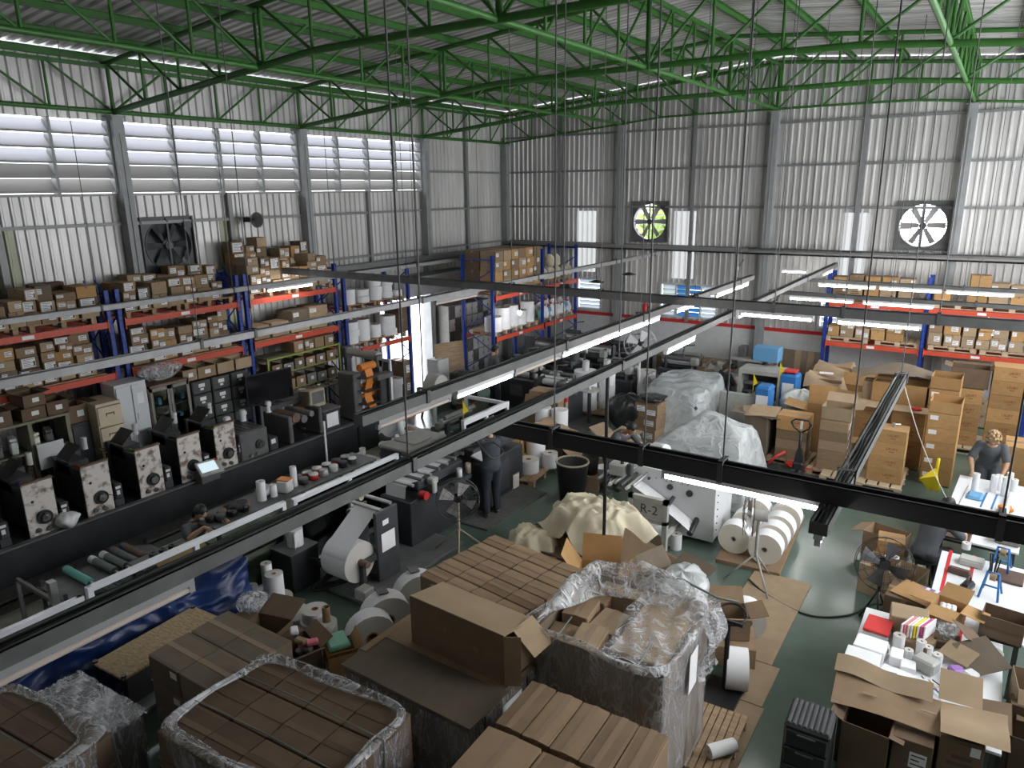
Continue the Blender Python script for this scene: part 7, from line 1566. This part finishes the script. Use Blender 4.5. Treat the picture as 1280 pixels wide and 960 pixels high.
# yellow core bin, traffic post, small items on the far floor
t=thing('core_bin','yellow crate filled with brown cores','crate',(-7.05,17.9,0)); m=MB()
for q in ((-.4,.4,-.3,-.27),(-.4,.4,.27,.3),(-.4,-.37,-.3,.3),(.37,.4,-.3,.3)): m.bb(*q,0,.5)
obj('walls',m,'lime',t)
random.seed(9)
for i in range(14): m=MB(); m.ring((0,0,0),(0,0,.3),.05,.035,10); o=tag(obj('cardboard_core',m,'cream_dk',None,(-7.05-.3+.1*(i%7),17.75+.2*(i//7),.30),0),'brown core in the yellow crate, %s row, %s'%(ordn(i//7),ordn(i%7)),'core','cores in the yellow crate'); o.rotation_euler=(1.2,.1,.2*i)
t=thing('bollard','orange flexible post on a grey foot','post',(-6.42,17.75,0)); m=MB(); m.cyl((0,0,.2),(0,0,.75),.06,n=14); obj('post',m,'orange',t); m=MB(); m.lathe([(.16,0),(.15,.1),(.08,.22),(0,.22)],16); obj('foot',m,'cab_grey',t)
opencarton((-6.25,18.7,.13),.55,.45,.6,.1,'brown carton on a trolley beyond the orange post',None,'card_dk',.4,(0,1,0,1),fa=(0,60,0,60)); pallet((-6.2,18.7,0),.1,'low trolley pallet beyond the orange post','floor pallets',.9,.6,.125)
for k in range(3): reel((-5.85,18.6,.13+.14*k),.11,.138,'small white reel on the trolley, %s layer'%LAY[k],'small reels on the trolley')
for i,(x,y,r,h) in enumerate(((-4.95,18.9,.14,.26),(-4.3+.0,19.3,.14,.3),(-5.45,19.5,.2,.55))): 
    m=MB(); m.lathe([(0,0),(r,0),(r*1.05,h*.9),(r*.9,h),(0,h)],16); tag(obj('bucket',m,'white',None,(x,y,0)),'white bucket on the far floor, %s'%('nearest the tripod','by the wall','tallest by the dark bin')[i],'bucket','white buckets on the far floor')
standfan((-6.85,16.95,0),.2,.32,.75,'grey floor fan beyond the flat-sheeted machine','fan_guard','black',0,'fan_blade_grey',.3)
standfan((-5.7,18.25,0),.1,.3,1.0,'tripod fan under the heavy rail, near the gable','mach_lt','mach_lt',0,'fan_blade_grey',.36)
t=thing('rubbish_bin','black round bin lined with film beside the slitter worker','bin',(-5.98,10.95,0)); m=MB(); m.lathe([(0,0),(.22,0),(.30,.75),(.31,.78),(.28,.78),(.25,.3),(0,.25)],22); obj('drum',m,'black_rub',t); m=MB(); m.tube([(.295*math.cos(a*PI/12),.295*math.sin(a*PI/12),.78) for a in range(25)],.02,6); obj('rim',m,'cream_dk',t)
for i,(x,y) in enumerate(((-6.0,11.7),(-5.85,12.0))): m=MB(); m.lathe([(0,0),(.14,0),(.17,.35),(.15,.35),(.12,.05),(0,.04)],16); m.tube([(-.16,0,.35),(-.12,0,.52),(.12,0,.52),(.16,0,.35)],.008,5); tag(obj('pail',m,'white' if i else 'black_rub',None,(x,y,.3 if i==0 else .0)),('dark handled pail by the black bin','white handled pail behind the black bin')[i],'pail')
carton((-6.0,11.7,0),.45,.4,.295,.2,'card',0,'carton carrying the dark pail','cartons by the slitter worker')
opencarton((-5.95,12.75,.0),.55,.5,.72,-.2,'pale open carton behind the slitter worker',None,'card_pale',.6,(0,1,1,0),fa=(0,80,60,0))
for k in range(3): carton((-6.15,14.95,.0+.30*k),.55,.5,.296,-.12+.05*k,'card',1 if k<2 else 3,'brown carton of the three-high pile by the black bags, %s layer'%LAY[k],'three-high pile')
bag((-6.75,15.0,.0),.42,.95,'dark film-wrapped bag pile beside the three-high cartons','bag_black',121,sq=(1,1.1))
bag((-6.1,14.95,.9),.3,.16,'black film crumpled on the three-high cartons','bag_black',122)
bag((-6.1,13.8,.0),.2,.55,'red-grey rag bundle behind the slitter worker','mach_lt',123)
m=MB(); m.rbox((0,0,.01),(1.2,2.4,.02),.004); tag(obj('floor_mat',m,'rubber_mat',None,(-8.2,14.6,.001),.05),'long grey floor mat before the dark machines','mat')
t=thing('fire_extinguisher','red fire extinguisher hung on the gable wall','fire extinguisher',(-8.72,YW-.2,1.85)); m=MB(); m.lathe([(0,0),(.075,0),(.08,.03),(.08,.32),(.04,.38),(.03,.42),(0,.42)],14); obj('cylinder',m,'red',t); m=MB(); m.bb(-.03,.03,-.08,.02,.42,.46); m.tube([(0,-.04,.44),(.1,-.04,.4),(.09,-.02,.15)],.01,5); obj('valve',m,'black',t); m=MB(); m.bb(-.05,.05,.06,.17,.2,.26); obj('wall_hook',m,'mach_dk',t)
for i,(x,y,w,d,h) in enumerate(((-7.75,20.1,.6,.45,.5),(-7.05,20.1,.6,.45,.55),(-6.35,20.15,.7,.4,.5))): carton((x,y,.0),w,d,h+.3,0,'card',0,'brown carton by the white wall under the windows, %s along'%ordn(i),'cartons under the windows')
t=thing('workbench','long dark bench loaded with small parts along the white wall','bench',(-9.5,20.1,0)); m=MB(); m.rbox((0,0,.85),(2.4,.6,.05),.006); obj('top',m,'mach_mid',t)
for x in (-1.1,0,1.1): m=MB(); m.bb(x-.03,x+.03,-.25,.25,0,.83); obj('leg',m,'mach_dk',t)
for i in range(9): m=MB(); m.rbox((0,0,.07),(U(.12,.24),U(.12,.22),U(.1,.2)),.02); tag(obj('machine_part',m,random.choice(['mach_lt','mach_mid','white_dull','red','rust_brown','cab_grey']),None,(-10.5+.25*i,20.05,.88),U(0,3)),'small part on the long dark bench, %s along'%ordn(i),'part','parts on the long bench')
t=thing('steel_bench','grey steel frame bench by the white wall near the blue machine','bench',(-5.2,20.0,0)); m=MB()
for x in (-.6,.6): m.bb(x-.03,x+.03,-.3,.3,0,1.0)
m.bb(-.65,.65,-.3,.3,.96,1.02); m.bb(-.65,.65,-.3,-.26,.5,.56); obj('frame',m,'mach_lt',t)
for i,(x,z) in enumerate(((-5.55,1.0),(-5.15,1.0))): m=MB(); m.rbox((0,0,.16),(.2,.3,.3),.02); tag(obj('steel_box',m,'mach_mid',None,(x,20.0,z+.022)),'grey box standing on the steel frame bench, %s'%ordn(i),'box','boxes on the frame bench')
# surveillance cameras and spotlights by the gable
for i,(x,y,z) in enumerate(((-5.9,YW-.5,3.45),(-4.85,YW-.45,2.55))):
    t=thing('wall_camera',('white camera hanging by the ridge column','small dark camera low on the ridge column')[i],'camera',(x,y,z)); m=MB(); m.cyl((0,0,0),(0,-.2,-.06),.05,n=10); obj('body',m,'white_dull' if i==0 else 'black',t); m=MB(); m.cyl((0,0,0),(0,.5,.2),.015,n=6); obj('bracket',m,'mach_dk',t)
for i,(x,y) in enumerate(((-9.9,17.2),(-8.9,18.8))):
    t=thing('hanging_lamp','black flat lamp hanging below the cabinet-side rail, %s'%('nearer the jugs','nearer the gable')[i],'hanging lamp',(-8.12 if i else -8.12,16.0+1.9*i,3.38)); m=MB(); m.lathe([(.0,.06),(.06,.05),(.20,0),(.18,-.01),(0,.0)],16); obj('shade',m,'black',t); m=MB(); m.cyl((0,0,.05),(0,0,.37),.01,n=6); obj('stem',m,'black',t)
t=thing('spotlight','black floodlight and orange tag hanging before the jugs','floodlight',(-10.2,18.1,2.85)); m=MB(); m.rbox((0,0,0),(.28,.1,.26),.02,0,0,RZ(.5)@RX(.4)); obj('body',m,'black',t); m=MB(); m.cyl((0,0,.1),(0,0,.9),.012,n=6); obj('stem',m,'mach_dk',t)
# ---------- people
def remesh(mb,vox,smooth=4):
    me=mb.mesh('tmp',['skin']); o=link(D.objects.new('tmp',me)); r=o.modifiers.new('r','REMESH'); r.mode='VOXEL'; r.voxel_size=vox
    s=o.modifiers.new('s','SMOOTH'); s.iterations=smooth; s.factor=.5
    dg=bpy.context.evaluated_depsgraph_get(); n=D.meshes.new_from_object(o.evaluated_get(dg)); D.objects.remove(o); D.meshes.remove(me)
    n.polygons.foreach_set('use_smooth',[True]*len(n.polygons)); return n
def ik(a,b,l1,l2,pole):
    a,b=Vector(a),Vector(b); d=b-a; L=min(d.length,(l1+l2)*.999); d.normalize(); b=a+d*L
    x=(l1*l1-l2*l2+L*L)/(2*L); h=math.sqrt(max(0,l1*l1-x*x)); p=Vector(pole); p=(p-d*p.dot(d)).normalized(); return a+d*x+p*h,b
def limb(m,pts,rs,n=12):
    # densified tapered tube with ball ends
    P=[];R_=[]
    for (a,b),(r0,r1) in zip(zip(pts,pts[1:]),zip(rs,rs[1:])):
        for k in range(5): P.append(Vector(a).lerp(Vector(b),k/5)); R_.append(r0+(r1-r0)*k/5)
    P.append(Vector(pts[-1])); R_.append(rs[-1]); m.tube(P,R_,n)
    for p,r in zip(pts,rs): m.ball(p,r*.99,10)
def torso(m,pel,che,nek,off=0.,lo=0.):
    pel,che,nek=map(Vector,(pel,che,nek)); ax=(che-pel).normalized(); sx=Vector((1,0,0)); sy=sx.cross(ax)*-1; sy=ax.cross(sx)
    prof=[(-.10-lo,.150,.105),(.0,.165,.115),(.25,.142,.10),(.5,.150,.108),(.8,.172,.115),(1.0,.165,.10),(1.12,.11,.075)]
    n=20;vs=[];fs=[]; L=(che-pel).length
    for t_,rx,ry in prof:
        c=pel+(che-pel)*t_
        for i in range(n): a=2*PI*i/n; vs.append(c+sx*((rx+off)*math.cos(a))+sy*((ry+off)*math.sin(a)))
    for k in range(len(prof)-1):
        for i in range(n): fs.append((k*n+i,k*n+(i+1)%n,(k+1)*n+(i+1)%n,(k+1)*n+i))
    fs+=[tuple(range(n))[::-1],tuple((len(prof)-1)*n+i for i in range(n))]
    m.add(vs,fs,0,True)
def hand(m,w,d,up,side):
    """palm plus five curled fingers along direction d; side=+1/-1 puts the thumb"""
    w,d=Vector(w),Vector(d).normalized(); u=(Vector(up)-d*Vector(up).dot(d)).normalized(); s=d.cross(u)*side
    limb(m,[w,w+d*.05,w+d*.085],[.026,.032,.03],8); 
    for k,(o,l) in enumerate(((-.028,.060),(-.010,.075),(.009,.072),(.027,.055))):
        b=w+d*.085+s*o; limb(m,[b,b+d*l*.5-u*.008,b+d*l*.8-u*.030],[.0095,.0085,.007],6)
    b=w+d*.03-s*.028; limb(m,[b,b-s*.03+d*.03,b-s*.028+d*.06-u*.01],[.012,.010,.008],6)
def person(label,loc,rz,pel,che,head,hands,feet,shirt='shirt_grey',trs='denim',hair='short',haircol='hair',pitch=0.,yaw=0.,knee=(0,1,0),elb=((-.6,-.6,-.5),(.6,-.6,-.5)),sleeve=.85,hdir=((0,1,-.2),(0,1,-.2)),mask=False,glove=None,scale=1.):
    t=thing('person',label,'person',loc,rz); t.scale=(scale,)*3
    pel,che,head=map(Vector,(pel,che,head)); up=(che-pel).normalized()
    nek=che+up*.10
    sh=[che+Vector((s*.175,0,0))+up*.015 for s in (-1,1)]; hp=[pel+Vector((s*.09,0,0))-up*.03 for s in (-1,1)]
    arms=[];legs=[]
    for i in (0,1):
        e,w=ik(sh[i],hands[i],.285,.25,elb[i]); arms.append((sh[i],e,w))
        k,a=ik(hp[i],feet[i],.42,.41,knee); legs.append((hp[i],k,a))
    b=MB(); torso(b,pel,che,nek); limb(b,[che+up*.06,nek+ (head-nek)*.35,head],[.058,.052,.055])
    for s,e,w in arms: limb(b,[s,s.lerp(e,.4),e,e.lerp(w,.35),w],[.056,.052,.042,.043,.028])
    for h_,k,a in legs: limb(b,[h_,h_.lerp(k,.45),k,k.lerp(a,.3),a],[.092,.082,.058,.058,.040])
    body=remesh(b,.013); 
    hm=MB()
    for i in (0,1): hand(hm,arms[i][2],hdir[i],(0,0,1),(-1,1)[i])
    # head with face (faces +y)
    HM=T(*head)@RZ(yaw)@RX(-pitch)@T(0,.015,.075)
    hd=MB(); hd.ball((0,0,.02),.098,18,0,(.80,1.0,1.10)); hd.ball((0,.028,-.045),.068,14,0,(.86,1.0,1.05)); hd.ball((0,.10,-.012),.016,8,0,(.8,1.1,1.3)); hd.ball((0,.093,.016),.012,8,0,(.8,1,1.9))
    for s in (-1,1): hd.ball((s*.080,-.005,-.005),.022,8,0,(.35,.8,1.3)); hd.ball((s*.03,.083,.038),.012,8,0,(1.6,.7,.6))
    bm=bpy.data.meshes.new('b'); 
    head_me=remesh(hd,.009,3)
    bmx=bmesh.new(); bmx.from_mesh(body); k0=len(bmx.faces)
    tmp=head_me; tmp.transform(HM); bmx.from_mesh(tmp)
    hme=hm.mesh('h',['skin']); bmx.from_mesh(hme)
    me=D.meshes.new('person_body'); bmx.to_mesh(me); bmx.free(); me.materials.append(MATS['skin'])
    me.polygons.foreach_set('use_smooth',[True]*len(me.polygons))
    bo=link(D.objects.new('body',me)); bo.parent=t
    f=MB()
    for s in (-1,1): f.ball((s*.031,.086,.020),.0105,8,0,(1.3,.5,.7),HM)
    f.ball((0,.088,-.052),.012,8,1,(1.9,.5,.45),HM); obj('face_details',f,['ink','skin_face'],t) if not mask else None
    if mask: m=MB(); m.ball((0,.055,-.04),.060,12,0,(1.0,.85,.85),HM); obj('face_mask',m,'mask_cream',t)
    if hair!='none':
        m=MB(); HH=HM@T(0,-.014,.034)
        def cap(u,v):
            a=2*PI*u; fr=math.sin(a); lim=.62+(-.16 if fr>.25 else .16 if fr<-.2 else 0); th=v*PI*lim
            k=1+.03*math.sin(9*a+5*v)
            return tuple(HH@Vector((.089*k*math.sin(th)*math.cos(a),.105*k*math.sin(th)*fr,.105*k*math.cos(th))))
        m.grid(28,12,cap)
        if hair=='bun': m.ball((0,-.11,.02),.048,12,0,(1,.9,1),HM); m.ball((0,-.09,.0),.06,10,0,(1.1,.7,1.1),HM)
        if hair=='long': m.ball((0,-.085,-.06),.075,12,0,(1.0,.55,1.5),HM)
        if hair=='curly':
            rr=random.Random(5)
            for i in range(70):
                a=rr.uniform(0,2*PI); p=rr.uniform(.05,2.0); d=Vector((math.sin(p)*math.cos(a)*.105,math.sin(p)*math.sin(a)*.105-.02,math.cos(p)*.12+.03))
                if d.y>.055 and d.z<.07: continue
                m.ball(tuple(d),rr.uniform(.018,.034),6,0,(1,1,1),HM)
        obj('hair',m,haircol,t)
    # shirt: torso and sleeves, then trousers
    s=MB(); torso(s,pel,che,nek,.018,.06)
    for sh_,e,w in arms: limb(s,[sh_,sh_.lerp(e,.5),sh_.lerp(e,sleeve)],[.070,.070,.066])
    o=link(D.objects.new('shirt',remesh(s,.015,5))); o.data.materials.clear(); o.data.materials.append(MATS[shirt]); o.parent=t
    c=MB(); c.tube([tuple(che+up*.075+Vector((.068*math.cos(a*PI/8),.062*math.sin(a*PI/8),.012*math.sin(a*PI/8)))) for a in range(17)],.014,6); obj('collar',c,shirt,o)
    q=MB(); limb(q,[hp[0],pel,hp[1]],[.115,.12,.115])
    for h_,k,a in legs: limb(q,[h_,h_.lerp(k,.45),k,k.lerp(a,.4),k.lerp(a,.93)],[.112,.098,.078,.072,.066])
    o=link(D.objects.new('trousers',remesh(q,.016,5))); o.data.materials.clear(); o.data.materials.append(MATS[trs]); o.parent=t
    for h_,k,a in legs:
        m=MB(); m.ball((a.x,a.y+.05,a.z-.035),.05,12,0,(1.0,2.5,.85)); m.bb(a.x-.045,a.x+.045,a.y-.07,a.y+.165,a.z-.08,a.z-.06); obj('shoe',m,'shoe',t)
    if glove: m=MB(); hand(m,arms[0][2]-Vector(hdir[0]).normalized()*.01,hdir[0],(0,0,1),-1); o=obj('glove',m,glove,t); o.scale=(1.0,1.0,1.0)
    return t
FT=[(-.12,-.02,.08),(.12,.06,.08)]
person('standing man in dark shirt and trousers, back turned, reaching up over the black label press',(-6.85,9.62,.03),1.05,(0,0,.93),(0,.03,1.38),(0,.10,1.54),[(-.30,.42,1.33),(.24,.45,1.36)],FT,'shirt_dk','denim',pitch=.25,elb=((-.9,-.1,-.25),(.9,-.1,-.25)),sleeve=.95)
person('woman in grey shirt with black bun, bending over the slitting machine',(-5.52,11.72,0),-1.9,(0,-.1,.88),(0,.22,1.22),(0,.36,1.33),[(-.16,.58,1.02),(.18,.60,1.02)],[(-.12,-.05,.08),(.12,-.15,.08)],'shirt_grey','ink',hair='bun',pitch=.7,elb=((-.8,-.3,-.5),(.8,-.3,-.5)))
person('woman with curly blond hair in dark polo, working at the far packing table',(.36,14.42,0),PI,(0,-.05,.88),(0,.16,1.26),(0,.28,1.40),[(-.20,.48,.86),(.22,.46,.86)],FT,'shirt_grey','ink',hair='curly',haircol='hair_blond',pitch=.75,elb=((-.9,-.2,-.4),(.9,-.2,-.4)),sleeve=.8,glove='teal')
t=thing('stool','low stool under the seated woman at the packing table','stool',(-.30,11.0,0)); m=MB(); m.cyl((0,0,.42),(0,0,.46),.17,n=18); obj('seat',m,'black',t)
for k in range(4): a=k*PI/2+.7; m=MB(); m.tube([(.1*math.cos(a),.1*math.sin(a),.42),(.16*math.cos(a),.16*math.sin(a),0)],.014,6); obj('leg',m,'mach_dk',t)
person('seated woman with black hair tied by a white clip, head bowed at the packing table',(-.30,11.0,0),-.5,(0,0,.56),(0,.16,1.00),(0,.32,1.13),[(-.10,.52,.84),(.22,.52,.84)],[(-.12,.42,.08),(.13,.40,.08)],'shirt_grey','ink',hair='long',pitch=.8,elb=((-.8,-.2,-.6),(.8,-.2,-.6)))
person('man in grey shirt, back turned, at the black machines by the corner rack',(-10.55,14.95,0),-.55,(0,0,.93),(0,.02,1.38),(0,.05,1.53),[(-.26,.30,1.05),(.28,.28,1.05)],FT,'shirt_grey','denim',pitch=.15)
person('person in white shirt stooping over the round white tub',(-9.78,10.28,0),-.9,(0,-.15,.82),(0,.16,1.12),(0,.32,1.18),[(-.15,.42,.85),(.17,.44,.85)],[(-.12,-.1,.08),(.12,-.05,.08)],'shirt_white','ink',pitch=.8,sleeve=.9)
person('masked person with black hair crouched behind the glass partition among ink tins',(-9.45,5.55,0),-1.45,(0,-.05,.45),(0,.10,.88),(0,.20,1.03),[(-.16,.50,.98),(.16,.48,.98)],[(-.14,.25,.08),(.14,.25,.08)],'shirt_grey','denim',hair='long',pitch=.5,mask=True)
t=thing('stool','low stool under the masked person','stool',(-9.47,5.5,0)); m=MB(); m.cyl((0,0,.30),(0,0,.34),.16,n=16); obj('seat',m,'mach_dk',t)
for k in range(4): a=k*PI/2+.7; m=MB(); m.tube([(.1*math.cos(a),.1*math.sin(a),.3),(.14*math.cos(a),.14*math.sin(a),0)],.014,6); obj('leg',m,'mach_dk',t)
for i,(x,y,l,r) in enumerate(((-5.5,17.8,'man in black shirt seated at the pale machine, head down',-.7),(-4.95,18.8,'person in grey shirt bent double behind the seated man',-2.0))):
    person(l,(x,y,0),r,(0,0,.56),(0,.16,.98),(0,.32,1.08),[(-.15,.5,.75),(.16,.5,.75)],[(-.13,.38,.08),(.13,.4,.08)],'shirt_dk' if i==0 else 'shirt_grey','denim',pitch=.8)
    t=thing('stool','stool under the %s'%('man seated at the pale machine','bent person behind the seated man')[i],'stool',(x,y,0)); m=MB(); m.cyl((0,0,.40),(0,0,.44),.16,n=16); obj('seat',m,'mach_dk',t)
    for k in range(4): a=k*PI/2+.7; m=MB(); m.tube([(.1*math.cos(a),.1*math.sin(a),.4),(.14*math.cos(a),.14*math.sin(a),0)],.014,6); obj('leg',m,'mach_dk',t)
# ---------- keep the 255 cartons that show largest as things of their own; the rest become one mass
def fold_cartons(limit):
    bpy.context.view_layer.update(); dg=bpy.context.evaluated_depsgraph_get(); C0=Vector((0,0,H)); sc=[]
    tops=[o for o in COL.objects if o.parent is None and o.name.split('.')[0]=='carton']
    for o in tops:
        body=o if o.type=='MESH' else next(c for c in o.children if c.name.startswith('body'))
        own={o.name}|{c.name for c in o.children}; bb=[Vector(b) for b in body.bound_box]; lo=Vector(map(min,zip(*bb))); hi=Vector(map(max,zip(*bb))); M_=body.matrix_world
        hit=0; n=0; near=(M_@((lo+hi)/2)-C0).length
        for fx in (.15,.5,.85):
            for fz in (.15,.5,.85):
                for p in (Vector((lo.x+(hi.x-lo.x)*fx,lo.y,lo.z+(hi.z-lo.z)*fz)),Vector((lo.x+(hi.x-lo.x)*fx,lo.y+(hi.y-lo.y)*fz,hi.z)),Vector((hi.x,lo.y+(hi.y-lo.y)*fx,lo.z+(hi.z-lo.z)*fz))):
                    w=M_@p; d=(w-C0); L=d.length; d.normalize(); n+=1; org=C0.copy()
                    x=(d.dot(_r)/d.dot(_f),d.dot(_u)/d.dot(_f))
                    if abs(x[0])>640/F or abs(x[1])>480/F: continue
                    for _ in range(5):
                        ok,loc,nrm,idx,ob,_m=SC.ray_cast(dg,org,d)
                        if not ok: break
                        if ob.name in own: hit+=1; break
                        if ob.name.split('.')[0] in('film_side','film_top','film_ruff','glass','rolled_edge','film_tail','plastic_sheet','guard'): org=loc+d*.002; continue
                        if (loc-w).length<.006: hit+=1
                        break
        sz=body.dimensions; sc.append((hit/n*(sz.x*sz.z+sz.x*sz.y+sz.y*sz.z)/near**2,o))
    sc.sort(key=lambda q:-q[0]); rest=[o for s,o in sc[limit:]]+[o for s,o in sc[:limit] if s<=0]
    m=MB(); names=[]
    for o in rest:
        for q in [o]+list(o.children):
            if q.type!='MESH': continue
            me=q.data; off=len(m.v); M_=q.matrix_world; m.v+=[tuple(M_@v.co) for v in me.vertices]
            for p in me.polygons:
                k=me.materials[p.material_index].name
                if k not in names: names.append(k)
                m.f.append([off+i for i in p.vertices]); m.m.append(names.index(k)); m.sm.append(False)
    for o in rest:
        for q in list(o.children): D.objects.remove(q)
        D.objects.remove(o)
    tag(obj('carton_mass',m,names),'remaining brown cartons tucked behind and beneath the countable ones','cartons',None,'stuff')
    return len(tops),len(rest)
print('cartons',fold_cartons(255))
# ---------- light and picture
w=D.worlds.new('world'); SC.world=w; w.use_nodes=True; N=w.node_tree.nodes; L=w.node_tree.links
bg=N['Background']; bg.inputs[0].default_value=(.93,.96,1.,1); bg.inputs[1].default_value=3.2
SC.view_settings.view_transform='Standard'; SC.view_settings.look='None'; SC.view_settings.gamma=1; SC.view_settings.use_curve_mapping=False
SC.view_settings.exposure=1.25
SC.cycles.use_denoising=True; SC.cycles.max_bounces=8; SC.cycles.diffuse_bounces=4; SC.cycles.glossy_bounces=3; SC.cycles.transparent_max_bounces=24; SC.cycles.transmission_bounces=4
SC.cycles.caustics_reflective=False; SC.cycles.caustics_refractive=False; SC.cycles.sample_clamp_indirect=8.
